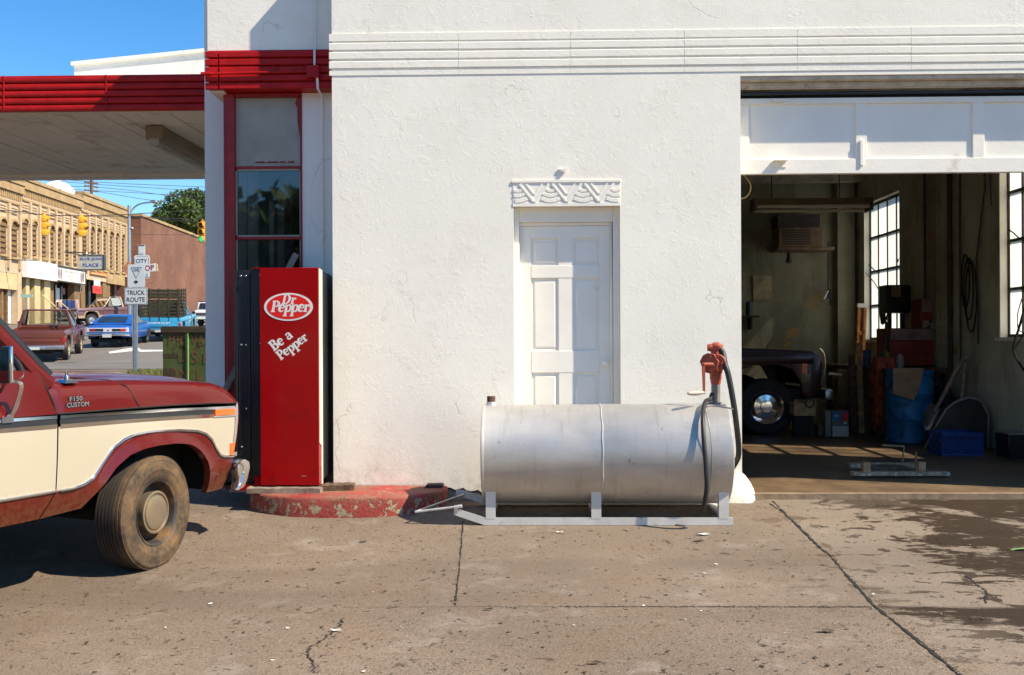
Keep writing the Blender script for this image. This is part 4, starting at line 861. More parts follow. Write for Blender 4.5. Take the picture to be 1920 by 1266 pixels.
glyphs(m, 'Be a', M4, px * 20, .0, track=-.02, y0=.38); glyphs(m, 'Pepper', M4, px * 18.5, .0, track=-.06, y0=-.72)
m.build('slogan_lettering', M['vend_white'], dr_)
m = MB(); m.box(vx(568), vx(576), -.0512, -.0503, vz(892), vz(890.5)); m.build('small_badge', M['steel'], dr_)
# leaning stick inside the window just over the machine
a, b = at(540, 503, 8.33), at(556, 476, 8.36); o = board('board', '', 0, 1, 0, 1, 8, .02, M['wood']) if False else None
m = MB(); d = (b - a).normalized(); n_ = Vector((-d.z, 0, d.x)) * .026; a0 = a - d * 1.45; m.prism([(q.x, q.z) for q in (a0 + n_, b + n_, b - n_, a0 - n_)], 'y', 8.345, 8.365)
tag(m.build('stick', M['wood'], bevel=.003), 'grey wooden stick leaning on the window behind the vending machine', 'stick')

# ------------------------------------------------------------------ skid fuel tank
TY = 7.54; tz0 = .400; r0 = .373; ta = at(901, 850, TY - .372).x; tb = at(1377, 850, TY - .372).x
t = thing('fuel_tank', 'silver cylindrical fuel tank on a welded skid with an orange hand pump', 'fuel tank', ((ta + tb) / 2, TY, 0))
def tank_mat():
    k = NT('aluminium_paint'); sep = k.n('ShaderNodeSeparateXYZ'); k.link(k.tc.outputs['Object'], sep.inputs[0])
    n1 = k.noise(3, 6, .6, scl=(.6, 1, 1.5)); streak = k.noise(7, 5, .6, scl=(3.2, .4, .35))
    o = k.ramp(n1, .3, .7, lin('#bbb7b0'), lin('#d3cfc8')); o = k.mix(k.math('MULTIPLY', k.ramp(streak, .55, .75), .35), o, lin('#8d8174'))
    o = k.mix(k.math('MULTIPLY', k.ramp(k.noise(18, 6, .7, scl=(1, 1, .5)), .64, .70), .5), o, lin('#7d6b58'))
    k.link(o, k.b.inputs['Base Color']); k.b.inputs['Metallic'].default_value = .8
    k.link(k.ramp(k.noise(5, 5), .3, .7, (.54, .54, .54, 1), (.62, .62, .62, 1)), k.b.inputs['Roughness']); k.bump(k.noise(2.2, 4), .008, .5); return k.m
M['tank'] = tank_mat(); M['skid'] = mat('silver_painted_angle', lin('#d2d1ce'), .42, .35, var=.12, vs=6, dirt='#8b7a64', dirt_t=(.62, .75), ds=9)
Lh = (tb - ta) / 2; AX = Matrix.Translation((0, 0, tz0)) @ Matrix.Rotation(R(90), 4, 'Y')
m = MB(); m.lathe([(0, -Lh - .014), (.16, -Lh - .012), (.30, -Lh - .006), (r0 - .012, -Lh), (r0, -Lh + .004), (r0, -Lh + .016), (r0 - .005, -Lh + .02), (r0 - .003, -.035), (r0 - .002, -.032), (r0 - .002, -.026), (r0 - .001, -.024), (r0 , Lh - .02), (r0 + .002, Lh - .014), (r0 + .002, Lh - .002), (r0 - .012, Lh + .004), (r0 - .02, Lh - .006), (.2, Lh + .002), (0, Lh + .01)], 72, M=AX)
sh = m.build('shell', M['tank'], t)
m = MB(); P = [(-.028 + .002 * math.sin(i * .9) + random.uniform(-.001, .001), -(r0 + .0005) * math.sin(a), tz0 + (r0 + .0005) * math.cos(a)) for i, a in enumerate([R(-20 + 180 * i / 40) for i in range(41)])]; m.tube(P, .0035, 5); m.build('weld_seam', M['skid'], sh)
fx = at(921, 750, TY).x - t.location.x
m = MB(); z = tz0 + r0; m.lathe([(.036, -.04), (.036, .018), (.03, .02)], 14, 1, M=Matrix.Translation((fx, 0, z))); 
for i in range(4): m.lathe([(.0, .018 + i * .011), (.030, .018 + i * .011), (.0335, .0235 + i * .011), (.030, .029 + i * .011), (0, .029 + i * .011)], 14, 0, M=Matrix.Translation((fx, 0, z)))
m.build('filler_cap', [mat('rusty_pipe', (.10, .05, .03), .8, var=.4, vs=20), M['skid']], t)
# skid
fy, by = -.265, .265; zg = lambda y: gz(0, TY + y)
for y, sg in ((fy, -1), (by, 1)):
    g0 = zg(y); x0, x1 = at(908, 970, TY + y).x - t.location.x, at(1375, 970, TY + fy).x - t.location.x
    q = MB(); q.box(x0, x1, y - .004, y + .004, g0 + .002, g0 + .058); q.box(x0, x1, y + .0045, y + .055, g0 + .004, g0 + .012)
    tl = Vector((x0 - .222, 0, g0 + .098)); q.prism([(x0 + .004, g0 + .002), (x0 + .004, g0 + .058), (tl.x + .02, tl.z + .026), (tl.x, tl.z + .02), (tl.x, tl.z - .02)], 'y', y - .0045, y + .0035)
    q.prism([(x0 + .004, g0 + .004), (x0 + .004, g0 + .012), (tl.x, tl.z - .012), (tl.x, tl.z - .02)], 'y', y + .004, y + .045)
    q.build('runner', M['skid'], t)
    for u in (920, 1118, 1357):
        xx = at(u, 930, TY + fy).x - t.location.x; q = MB(); q.box(xx - .036, xx + .036, y - .006, y - .0005, g0 + .05, .155); q.box(xx - .036, xx - .031, y, y + (.05 if sg < 0 else .04), g0 + .05, .15); q.build('post', M['skid'], t)
for u in (920, 1118, 1357):
    xx = at(u, 930, TY + fy).x - t.location.x; q = MB(); q.box(xx - .03, xx + .03, fy + .06, by - .01, zg(0) + .03, zg(0) + .05); q.build('cross_member', M['skid'], t)
a = at(779, 963, 7.30); b = at(866, 949, TY + fy - .02); c = at(868, 928, TY + by - .03)
for nm, e in (('tow_rod', b), ('tow_rod', c)):
    q = MB(); q.tube([a - t.location + Vector((0, .0, .012)), e - t.location], .009, 8); q.tube([(e - t.location).lerp(a - t.location, .16) + Vector((0, 0, 0)), e - t.location], .013, 8); q.build(nm, M['skid'] if e is b else M['steel'], t)
# hand pump
M['pump_red'] = mat('orange_red_cast_iron', (.33, .062, .030), .55, var=.25, vs=10, bump=.002, bs=40, dirt='#5c2415', dirt_t=(.6, .75), ds=18)
pxx = at(1342, 730, TY).x - t.location.x; zp = lambda v: at(1342, v, TY).z
q = MB(); q.tube([(pxx, 0, tz0 + r0 - .03), (pxx, 0, zp(719))], .034, 16); q.tube([(pxx, 0, tz0 + r0 - .02), (pxx, 0, tz0 + r0 + .012)], .05, 16); q.build('standpipe', mat('mottled_pipe', lin('#8d8880'), .6, .4, var=.25, vs=12, dirt='#55473a', ds=15), t)
m = MB()
for prof in ([(0, zp(721)), (.034, zp(721)), (.040, zp(716)), (.040, zp(712)), (.044, zp(711)), (.046, zp(700)), (.052, zp(698)), (.052, zp(692)), (.036, zp(688)), (.034, zp(660)), (0, zp(659))],): m.lathe(prof, 18, M=Matrix.Translation((pxx, 0, 0)))
m.lathe([(0, -.058), (.060, -.058), (.066, -.05), (.066, .05), (.060, .058), (0, .058)], 28, M=Matrix.Translation((pxx + .018, 0, zp(680))) @ Matrix.Rotation(R(72), 4, 'Z') @ Matrix.Rotation(R(90), 4, 'Y'))
hexp = [(.070 * math.cos(R(a)), .078 * math.sin(R(a))) for a in (100, 60, 10, -35, -80, -125, 170, 130)]
m.prism(hexp, 'y', -.105, -.058, M=Matrix.Translation((pxx - .028, 0, zp(681))) @ Matrix.Rotation(R(-22), 4, 'Z'))
for a in range(0, 360, 60): m.tube([Vector((pxx - .028 + .055 * math.cos(R(a)), -.11, zp(681) + .06 * math.sin(R(a)))), Vector((pxx - .028 + .055 * math.cos(R(a)), -.06, zp(681) + .06 * math.sin(R(a))))], .007, 6)
P = smooth_curve([(pxx, 0, zp(664)), (pxx - .005, 0, zp(655)), (pxx - .008, 0, zp(651)), (pxx + .01, -.005, zp(650)), (pxx + .030, -.012, zp(653.5))], 5); m.tube(P, .034, 14); m.lathe([(0, -.05), (.026, -.05), (.03, -.03), (.03, .03)], 14, M=Matrix.Translation((pxx - .01, 0, zp(652))) @ Matrix.Rotation(R(90), 4, 'Y'))
m.tube([(pxx + .018, -.008, zp(650.5)), (pxx + .034, -.012, zp(654.5))], .037, 12)
m.tube([(pxx - .045, -.07, zp(697)), (pxx - .03, -.04, zp(702))], .013, 8)
pump = m.build('hand_pump', M['pump_red'], t, bevel=.002, seg=1)
q = MB(); cx0 = at(1318, 683, TY - .12).x - t.location.x; zk = lambda v: at(1318, v, TY - .12).z
q.tube([(pxx - .03, -.10, zp(683)), (cx0, -.13, zk(683))], .014, 8); q.prism([(cx0 - .012, zk(680)), (cx0 + .014, zk(680)), (cx0 + .014, zk(739)), (cx0 - .002, zk(739))], 'y', -.137, -.124); q.build('crank', M['pump_red'], pump)
q = MB(); h1 = at(1290, 738, TY - .2) - t.location; h0 = Vector((cx0 + .006, -.13, zk(736))); d = h1 - h0; q.tube([h0, h0 + d * .15, h0 + d * .3, h0 + d * .6, h0 + d * .85, h0 + d], [.010, .012, .017, .019, .016, .010], 12); q.build('grip', mat('worn_grip', (.42, .38, .32), .6, var=.3, vs=14), pump)
# hoses
hp = lambda u, v, dy: at(u, v, TY + dy) - t.location
m = MB(); P = smooth_curve([(pxx + .030, -.012, zp(653.5)), (pxx + .052, -.022, zp(663)), hp(1359, 682, -.055), hp(1366, 705, -.08), hp(1376, 760, -.09), hp(1383, 815, -.05), hp(1385, 848, .03), hp(1380, 866, .12), (Lh + .02, .2, .16), (Lh - .1, .27, .05)], 8); m.tube(P, .0215, 12)
m.build('hose', M['rubber'], t)
m = MB(); P = smooth_curve([(pxx - .03, -.02, tz0 + r0 + .075), hp(1331, 749, -.06), hp(1324, 752, -.13), hp(1319, 765, -.22), hp(1318, 790, -.335), hp(1320, 830, -.408), hp(1324, 880, -.43), hp(1325, 915, -.43), hp(1321, 945, -.40), hp(1318, 957, -.36)], 8); m.tube(P, .0165, 12); m.build('hose', M['rubber'], t)
m = MB(); P = smooth_curve([(pxx - .05, .0, tz0 + r0 + .005), (pxx - .10, -.12, tz0 + r0 - .010), (pxx - .02, -.10, tz0 + r0 - .008), (pxx + .1, -.16, tz0 + r0 - .03)], 6); m.tube(P, .006, 6)
P = smooth_curve([hp(1323, 770, -.27), hp(1330, 800, -.372), hp(1335, 850, -.388), hp(1333, 900, -.36), hp(1329, 930, -.30)], 6); m.tube(P, .004, 6); m.build('wire', M['steel'], t)
m = MB(); P = [onground(u, v) + Vector((0, 0, .006)) for u, v in ((1215, 973), (1225, 978), (1255, 984), (1285, 988))]; m.tube(P, .004, 5); tag(m.build('wire_scrap', M['rubber']), 'thin dark wire scrap on the concrete in front of the tank skid', 'wire')

# ------------------------------------------------------------------ foreground pickup
TH = R(22); tn = Vector((math.cos(TH), -math.sin(TH), 0)); th_ = Vector((math.sin(TH), math.cos(TH), 0))
tp0 = onground(280, 1071); tc_ = tp0 - tn * .985; tc_.z = tp0.z
TR = thing('pickup_truck', 'large maroon and cream two tone pickup parked nose in at the red curb', 'pickup truck', tuple(tc_), -TH)
def carpaint(name, col, dirt='#6a4a2c', low=.43, rough=.28):
    k = NT(name); c = c4(col); sep = k.n('ShaderNodeSeparateXYZ'); k.link(k.tc.outputs['Object'], sep.inputs[0])
    o = k.ramp(k.noise(1.2, 4), .3, .7, tuple(x * .93 for x in c[:3]) + (1,), c)
    f = k.math('MULTIPLY', k.ramp(sep.outputs[2], low, low + .22, (1, 1, 1, 1), (0, 0, 0, 1)), k.ramp(k.noise(26, 6, .75), .36, .62))
    o = k.mix(k.math('MULTIPLY', f, .85), o, lin(dirt)); k.link(o, k.b.inputs['Base Color'])
    k.b.inputs['Coat Weight'].default_value = .6; k.b.inputs['Coat Roughness'].default_value = .08; k.link(k.math('ADD', k.math('MULTIPLY', f, .4), rough, True), k.b.inputs['Roughness'])
    k.b.inputs['Specular IOR Level'].default_value = .2; return k.m
M['maroon'] = carpaint('maroon_car_paint', (.107, .0050, .0036), rough=.36); M['cream'] = carpaint('cream_car_paint', (.44, .39, .295), rough=.4)
M['blacktrim'] = mat('black_vinyl_trim', (.02, .022, .026), .3, var=.1); M['amber'] = mat('amber_lens', (.85, .13, .01), .25, var=.05, coat=.5); M['redlens'] = mat('red_lens', (.45, .01, .01), .25, coat=.5)
M['darkglass'] = glass('tinted_cab_glass', (.35, .42, .40), .5, .02, .12)
def tl(u, v, off):
    p = onplane(u, v, tp0 + tn * off, tn) - TR.location; return Vector((.985 + off, p.dot(th_), p.z))
def Wd(s, z):
    if z > 1.0: x = .985 - .20 * max(0, z - 1.0) ** 1.25 if z > 1.0 else .985
    elif z > .60: x = .985 + .004 * math.sin((z - .6) / .4 * math.pi)
    else: x = .985 - .05 * ((.60 - z) / .15) ** 1.3
    if s > .5: x -= .22 * (s - .5) ** 2
    r_ = math.hypot((s - .09) * .86, z - .36); x += .030 * max(0, 1 - abs(r_ - .43) / .085) if z > .40 else 0
    return x
def strip(mb, A, B, n, rows, off=0.0, mi=0, side=1, lip=0):
    o0, o1 = off if isinstance(off, tuple) else (off, off)
    A = resample([Vector((a[0], a[1], 0)) for a in A], n); B = resample([Vector((b[0], b[1], 0)) for b in B], n); P = []
    for i in range(n):
        row = []
        for j in range(rows + 1):
            q = A[i].lerp(B[i], j / rows); row.append((side * (Wd(q.x, q.y) + o0 + (o1 - o0) * j / rows), q.x, q.y))
        if lip: a = row[0]; row = [(a[0] - side * lip, a[1], a[2] - .003)] + row
        P.append(row)
    mb.grid(P, mi)
LIP = [(-.50, .47), (-.455, .52), (-.39, .585), (-.285, .690), (-.176, .752), (-.06, .778), (.06, .786), (.22, .784), (.345, .766), (.42, .737), (.475, .699), (.53, .63), (.556, .55), (.574, .47), (.58, .41)]
CHR = [(-.60, .601), (-.52, .612), (-.451, .640), (-.375, .725), (-.297, .806), (-.21, .848), (-.131, .868), (-.02, .875), (.10, .874), (.28, .864), (.44, .846), (.52, .82), (.583, .775), (.63, .71), (.676, .662), (.73, .640), (.80, .634)]
SE = -.70    # door seam
SEAM = [(SE + .008, 1.034), (.2, 1.03), (.6, 1.02), (.905, 1.004)]
for sd in (1, -1):
    m = MB()
    strip(m, LIP, CHR, 44, 5, 0, 0, sd, lip=.05)
    strip(m, [(SE - .085, .455), (-.58, .466), (-.50, .47)], [(SE - .012, .60), (-.65, .60), (-.60, .601)], 8, 5, 0, 0, sd)
    strip(m, [(.58, .41), (.70, .402), (.80, .405)], [(.80, .634), (.82, .632), (.842, .628)], 8, 4, -.001, 0, sd)
    # upper fender and hood side up to the crown, then across to the centre line
    ZC_ = [(-.80, 1.226), (-.57, 1.218), (0, 1.205), (.5, 1.178), (.70, 1.158), (.80, 1.132), (.86, 1.098), (.90, 1.058), (.925, 1.012)]
    P = []
    for i in range(61):
        s = -.80 + (.925 + .80) * (1 - (1 - i / 60) ** 1.35); zs = interp([(p[0], p[1]) for p in SEAM], s); zc = interp(ZC_, s); b_ = max(0, zc - zs); bl = min(1, b_ / .15); w0 = Wd(s, 1.0) - (.016 if s < SE else 0)
        sec = [(w0, zs), (w0 - .004, zs + .10 * b_), (w0 - .008, zs + .30 * b_), (w0 - .018, zs + .52 * b_), (w0 - .034, zs + .72 * b_), (w0 - .058, zs + .87 * b_), (w0 - .09, zs + .96 * b_), (w0 - .135, zc), (w0 - .20, zc + .004 * bl), (w0 - .25, zc + .004 * bl),
               (w0 - .285, zc + .012 * bl), (w0 - .33, zc + .024 * bl), (w0 - .40, zc + .031 * bl), (w0 - .6, zc + .040 * bl), (0.0, zc + .046 * bl)]
        P.append([(sd * x, s, z) for x, z in sec])
    m.grid(P, 0)
    fe = m.build('fender', M['maroon'], TR, weld=2e-4, sharp=50)
    # cream flank
    m = MB(); strip(m, [(SE - .012, .601)] + CHR + [(.842, .630)], [(SE + .004, .962), (-.2, .953), (.2, .945), (.6, .930), (.868, .918)], 70, 6, 0, 0, sd); m.build('fender_panel', M['cream'], fe, sharp=50)
    # trims
    for nm, za, zb_, off, mt in (('chrome_trim', -.010, .014, (.001, .013), 'chrome'), ('black_trim', .017, .046, .006, 'blacktrim'), ('chrome_trim', .047, .064, .011, 'chrome')):
        m = MB(); T0 = [(SE + .010, .962), (-.2, .954), (.2, .945), (.62 if nm == 'black_trim' else .855, .930 if nm == 'black_trim' else .922)]
        A = [(s, z + za) for s, z in T0]; B = [(s, z + zb_) for s, z in T0]; strip(m, A, B, 30, 3, off, 0, sd); m.build(nm, M[mt], fe, solid=.006)
    m = MB(); pts = resample([Vector((s, z, 0)) for s, z in [(SE + .01, .601)] + CHR + [(.842, .632)]], 70)
    m.tube([(sd * (Wd(q.x, q.y) + .004), q.x, q.y) for q in pts], .0085, 8); m.build('arch_molding', M['chrome'], fe)
    m = MB(); m.tube([(sd * (Wd(q.x, q.y) + .0015), q.x, q.y - .009) for q in pts], .006, 6); m.build('arch_molding_shadow', M['blacktrim'], fe)
    # marker lamp in a chrome surround
    m = MB(); strip(m, [(.60, .922), (.868, .912)], [(.60, .988), (.875, .974)], 12, 3, .006, 0, sd); m.build('lamp_surround', M['chrome'], fe, solid=.008)
    m = MB(); strip(m, [(.612, .936), (.848, .927)], [(.612, .977), (.848, .968)], 12, 3, .016, 0, sd); m.build('marker_lamp', M['amber'], fe, solid=.008)
    # shut lines
    m = MB(); m.tube([(sd * (Wd(s, z) - .001), s, z) for s, z in [(SE + .008, 1.036), (-.3, 1.0345), (.2, 1.030), (.6, 1.020), (.905, 1.003)]], .006, 6)
    hs = [P[int(i)] for i in (16, 15.5, 15, 14.5, 14, 13, 12)]
    idx = [(20, 0), (19, 2), (18, 4), (17, 5), (16, 7), (14, 8), (12, 10), (8, 12)]
    m.tube(smooth_curve([Vector(P[a][b]) + Vector((0, 0, .0)) for a, b in idx], 5), .004, 6); m.tube([(sd * (Wd(s, z) - .006), s, z) for s, z in [(SE - .001, 1.036), (-.715, 1.10), (-.745, 1.17), (-.80, 1.28)]], .006, 6); m.build('shut_line', M['dark'], fe)
    # door: cream panel, sill, upper
    d = MB(); strip(d, [(-2.02, 1.035), (SE - .006, 1.035)], [(-2.02, 1.285), (-.80, 1.285)], 30, 6, 0, 0, sd); strip(d, [(-2.02, .452), (SE - .20, .452), (SE - .093, .455)], [(-2.02, .60), (SE - .10, .60), (SE - .020, .60)], 24, 4, 0, 0, sd)
    pass
    do = d.build('door', M['maroon'], TR, weld=2e-4)
    d = MB(); strip(d, [(-2.02, .601), (SE - .020, .601)], [(-2.02, .975), (SE - .006, .962)], 24, 5, 0, 0, sd); d.build('door_panel', M['cream'], do)
    for nm, za, zb_, off, mt in (('chrome_trim', -.010, .014, (.001, .013), 'chrome'), ('black_trim', .017, .046, .006, 'blacktrim'), ('chrome_trim', .047, .064, .011, 'chrome')):
        q = MB(); A = [(-2.0, .985 + za), (SE - .012, .964 + za)]; B = [(-2.0, .985 + zb_), (SE - .012, .964 + zb_)]; strip(q, A, B, 16, 3, off, 0, sd); q.build(nm, M[mt], do, solid=.006)
    q = MB(); q.tube([(sd * (Wd(s, .603) + .004), s, .603) for s in (-2.0, -1.3, SE - .01)], .0085, 8); q.build('arch_molding', M['chrome'], do)
    # window: frame, gasket, glass
    gx = lambda z: .985 - .20 * (max(0, z - 1.0)) ** 1.25 - .012
    fr = [(-.835, 1.285), (-1.19, 1.70), (-1.30, 1.735), (-2.0, 1.735), (-2.0, 1.285)]
    q = MB(); P3 = [Vector((sd * gx(z), s, z)) for s, z in fr]; q.tube(P3[:1] + smooth_curve(P3[1:3], 3)[1:-1] + P3[2:], .026, 8); q.build('window_frame', M['maroon'], do)
    pin = [tl(u, v, -.035 - .02 * (i < 3)) for i, (u, v) in enumerate(((-6, 606), (0, 615), (16, 638), (32, 662), (43, 684), (47, 697), (44, 707), (33, 715), (0, 720)))]
    ing = [(-1.95, 1.68), (-1.22, 1.68)] + [(p.y, p.z) for p in pin[1:]] + [(-1.95, pin[-1].z + .01)]
    q = MB(); A = [(p.y, p.z) for p in pin[1:7]][::-1]; Bc = [(-.80, 1.262), (-.84, 1.30), (-1.0, 1.485), (-1.12, 1.62)]; A = resample([Vector((a[0], a[1], 0)) for a in A], 16); Bc = resample([Vector((b[0], b[1], 0)) for b in Bc], 16)
    q.grid([[(sd * (gx(p.y) + .004), p.x, p.y) for p in (a, a.lerp(b, .5), b)] for a, b in zip(A, Bc)]); a0_, b0_ = A[0], Bc[0]; bt = [(pin[6].y, pin[6].z), (pin[7].y, pin[7].z), (pin[8].y, pin[8].z), (-1.95, pin[8].z)]; q.grid([[(sd * (gx(z) + .004), s, z), (sd * (gx(1.255) + .004), s + .04, 1.25)] for s, z in [(-.80, 1.262)] + bt]); q.build('window_surround', M['maroon'], do)
    q = MB(); P3 = [Vector((sd * (gx(z) - .004), s, z)) for s, z in ing]; q.tube(P3 + [P3[0]], .017, 8); q.tube([Vector((sd * (gx(1.3) - .004), -1.24, 1.30)), Vector((sd * (gx(1.66) - .004), -1.24, 1.66))], .012, 6); q.build('window_gasket', M['blacktrim'], do)
    q = MB(); q.add([Vector((sd * (gx(z) - .012), s, z)) for s, z in ing], [tuple(range(len(ing)))]); q.build('window_glass', M['darkglass'], do)
    # A pillar and roof rail
    q = MB(); sec = []
    for s, z, a_, b_ in ((-.70, 1.20, .055, .05), (-.80, 1.285, .05, .045), (-1.0, 1.50, .042, .04), (-1.17, 1.69, .04, .035), (-1.27, 1.75, .05, .03)):
        x = gx(z) + .004; sec.append([(sd * x, s - .035, z - .02), (sd * (x + .008), s + .0, z + .005), (sd * (x - .02), s + .035, z + .03), (sd * (x - .06), s + .04, z + .032), (sd * (x - .06), s - .02, z - .01), (sd * x, s - .035, z - .02)])
    q.grid(sec); q.build('windshield_pillar', M['maroon'], TR)
    q = MB(); P3 = [Vector((sd * (gx(z) - .030), s + .042, z + .032)) for s, z in ((-.735, 1.225), (-.80, 1.285), (-1.0, 1.50), (-1.17, 1.69))]; q.tube(P3, .024, 8); q.build('windshield_gasket', M['blacktrim'], TR)
    # rear quarter: cab back corner and bed side
    q = MB(); strip(q, [(-2.30, .46), (-2.03, .46)], [(-2.30, 1.285), (-2.03, 1.285)], 6, 8, 0, 0, sd); q.build('cab_corner', M['maroon'], TR)
    q = MB(); arch = [(-4.35, .50), (-3.34, .50), (-3.30, .66), (-3.16, .77), (-2.96, .81), (-2.76, .77), (-2.62, .66), (-2.58, .50), (-2.34, .50)]
    strip(q, arch, [(-4.35, 1.20), (-2.34, 1.20)], 50, 6, 0, 0, sd, lip=.05); q.build('bed_side', M['cream'], TR)
m = MB(); m.box(-.80, .80, -2.24, -1.28, 1.742, 1.765); m.box(-.74, .74, -1.30, -1.20, 1.725, 1.75); m.box(-.90, .90, -2.30, -2.26, .5, 1.30); m.box(-.86, .86, -2.30, -2.26, 1.62, 1.742); m.build('cab_roof', M['maroon'], TR, bevel=.015)
m = MB(); m.grid([[(x, -.64 - .09 * (x / .9) ** 2 - t_ * .55, 1.235 + .50 * t_) for x in (-.92 + .14 * t_ * 1, -.5, 0, .5, .92 - .14 * t_)] for t_ in (0, .33, .66, 1)]); m.build('windshield', M['darkglass'], TR)
m = MB(); m.add([(-.84, -2.28, 1.30), (.84, -2.28, 1.30), (.82, -2.28, 1.62), (-.82, -2.28, 1.62)], [(0, 1, 2, 3)]); m.build('rear_window', M['darkglass'], TR)
m = MB(); m.box(-.86, .86, -.86, -.79, 1.16, 1.235); m.box(-.86, .86, -1.0, -.72, .9, 1.19, 1); m.box(-.88, .88, -2.24, -.75, .46, .52, 1); m.build('cowl', [M['blacktrim'], M['dark']], TR)
m = MB(); m.box(-.75, .75, -2.2, -1.95, .75, 1.38); m.box(-.75, .75, -2.2, -1.55, .55, .80); m.build('bench_seat', mat('dark_seat_vinyl', (.05, .02, .02), .6), TR, bevel=.05)
m = MB(); m.lathe([(.18, -.012), (.195, 0), (.18, .012), (.165, 0), (.18, -.012)], 24, M=Matrix.Translation((-.38, -1.28, 1.2)) @ Matrix.Rotation(R(-55), 4, 'X')); m.tube([(-.38, -1.28, 1.2), (-.38, -.98, 1.02)], .03, 8); m.build('steering_wheel', M['blacktrim'], TR)
m = MB(); m.box(-.90, .90, -4.34, -2.34, .62, .68); m.box(-.94, .94, -4.38, -4.33, .62, 1.19); m.box(-.90, .90, -2.38, -2.335, .62, 1.19); m.build('bed', M['cream'], TR)
m = MB(); m.box(-.40, -.30, -4.3, .8, .40, .52); m.box(.30, .40, -4.3, .8, .40, .52); m.box(-.80, .80, -.05, .15, .30, .38); m.box(-.80, .80, -3.03, -2.90, .30, .42); m.box(-.45, .45, -1.6, .5, .34, .5); m.box(-.90, .90, -.62, .82, .86, .88); m.box(-.66, -.6, -.62, .82, .4, .86); m.box(.6, .66, -.62, .82, .4, .86); m.box(.45, .72, -.62, -.5, .40, .46); m.box(-.93, -.3, .63, .66, .42, .86); m.box(.3, .93, .63, .66, .42, .86); m.build('chassis', M['dark'], TR)
M['bumper_metal'] = mat('dull_chrome', (.62, .60, .58), .22, .9, var=.1, vs=6)
# front: grille, headlamp bezels, bumper
m = MB(); fy_ = .885
m.box(-.90, .90, fy_ - .03, fy_, .62, 1.0, 1)
for z in (.64, .985): m.box(-.93, .93, fy_, fy_ + .035, z - .014, z + .014)
for i in range(9): x = -.5 + i * .125; m.box(x - .006, x + .006, fy_, fy_ + .028, .655, .97)
for i in range(4): z = .70 + i * .075; m.box(-.56, .56, fy_ + .001, fy_ + .022, z - .006, z + .006)
gr = m.build('grille', [M['chrome'], M['dark']], TR)
for sd in (1, -1):
    m = MB(); P = []
    # thin chrome shell closing the corner: seen edge-on beside the fender
    for z, s0, s1, dx in ((.628, .800, .845, .03), (.66, .812, .872, .03), (.72, .832, .905, .018), (.80, .850, .930, .012), (.88, .862, .945, .008), (.94, .866, .948, .006), (.985, .872, .940, .008), (1.006, .885, .928, .015)):
        w1 = Wd(s0, .9); P.append([(sd * (w1 + .004), s0, z), (sd * (w1 + .004), s0 + (s1 - s0) * .35, z), (sd * (w1 - .010), s0 + (s1 - s0) * .7, z), (sd * (w1 - .035), s1, z), (sd * (w1 - .08 - dx), s1 + .004, z), (sd * (w1 - .16), s1 - .01, z), (sd * (w1 - .36), fy_ + .03, z)])
    m.grid(P); m.build('headlamp_bezel', M['chrome'], TR, sharp=60)
    q = MB(); q.ball((sd * .74, fy_ + .035, .82), (.095, .04, .095), 16); q.build('headlight', M['glass'], TR)
    q = MB(); P = [[(sd * (.936 - .03 * i), .842 + .016 * i, z) for i in (0, 1, 2)] for z in (.643, .69, .715)]; q.grid([[(sd * (Wd(.80, .7) + .006), .795, z), (sd * (Wd(.82, .7) + .004), .835 + (z - .645) * .25, z)] for z in (.645, .68, .725)]); q.build('turn_lamp', M['amber'], TR, solid=.01)
m = MB(); P = []
for x in [-1.0, -.985, -.95, -.88, -.7, -.35, 0, .35, .7, .88, .95, .985, 1.0]:
    k = 1 if abs(x) < .9 else (1 - (abs(x) - .9) / .10 * .62); y = .965 + .05 * k - (0.0 if abs(x) < .9 else (abs(x) - .9) * .9)
    P.append([(x, y - .10, .575), (x, y - .02, .590), (x, y + .012, .555), (x, y + .018, .50), (x, y - .01, .44), (x, y - .05, .40), (x, y - .075, .395)])
m.grid(P); bp = m.build('bumper', M['chrome'], TR, solid=.012, sharp=28)
for sd in (1, -1):
    m = MB(); x0, x1 = sorted((sd * .925, sd * .992)); m.prism([(.86, .585), (.93, .602), (.985, .578), (.992, .535), (.962, .455), (.925, .400), (.85, .385), (.872, .47), (.852, .53)], 'x', x0, x1); m.build('bumper_end', M['bumper_metal'], bp, bevel=.008)
m = MB(); m.box(-.55, -.45, .80, .95, .44, .54); m.box(.45, .55, .80, .95, .44, .54); m.build('bracket', M['dark'], bp)
# door mirror on its polished arm, taken from points on a plane just outside the door
mc = tl(18, 684, .10)
q = MB(); q.box(-.036, .034, -.030, -.008, -.098, .098); o = q.build('mirror', M['chrome'], TR, bevel=.008); o.location = mc; o.rotation_euler = (0, 0, R(10))
q = MB(); q.box(-.034, .026, -.036, -.0305, -.096, .096); q.build('mirror_rim', M['blacktrim'], o, bevel=.002); q = MB(); q.box(-.026, .018, -.039, -.0365, -.084, .084); q.build('mirror_glass', mat('mirror_glass', (.20, .24, .25), .06, 1), o)
q = MB(); P3 = smooth_curve([tl(u, v, d_) for u, v, d_ in ((17, 716, .10), (26, 716, .10), (35, 717, .095), (39, 724, .09), (36, 742, .07), (28, 765, .04), (20, 780, .015), (10, 787, .01))], 5)
for sx in (-.008, 0, .008): q.tube([p + Vector((0, sx, 0)) for p in P3], .0075, 8)
q.box(.985 - .005, .985 + .016, tl(0, 788, 0).y, tl(22, 788, 0).y, tl(10, 793, 0).z, tl(10, 782, 0).z); q.tube([tl(14, 714, .10), tl(6, 724, .05), tl(0, 735, 0)], .010, 8); q.build('mirror_arm', M['chrome'], TR)
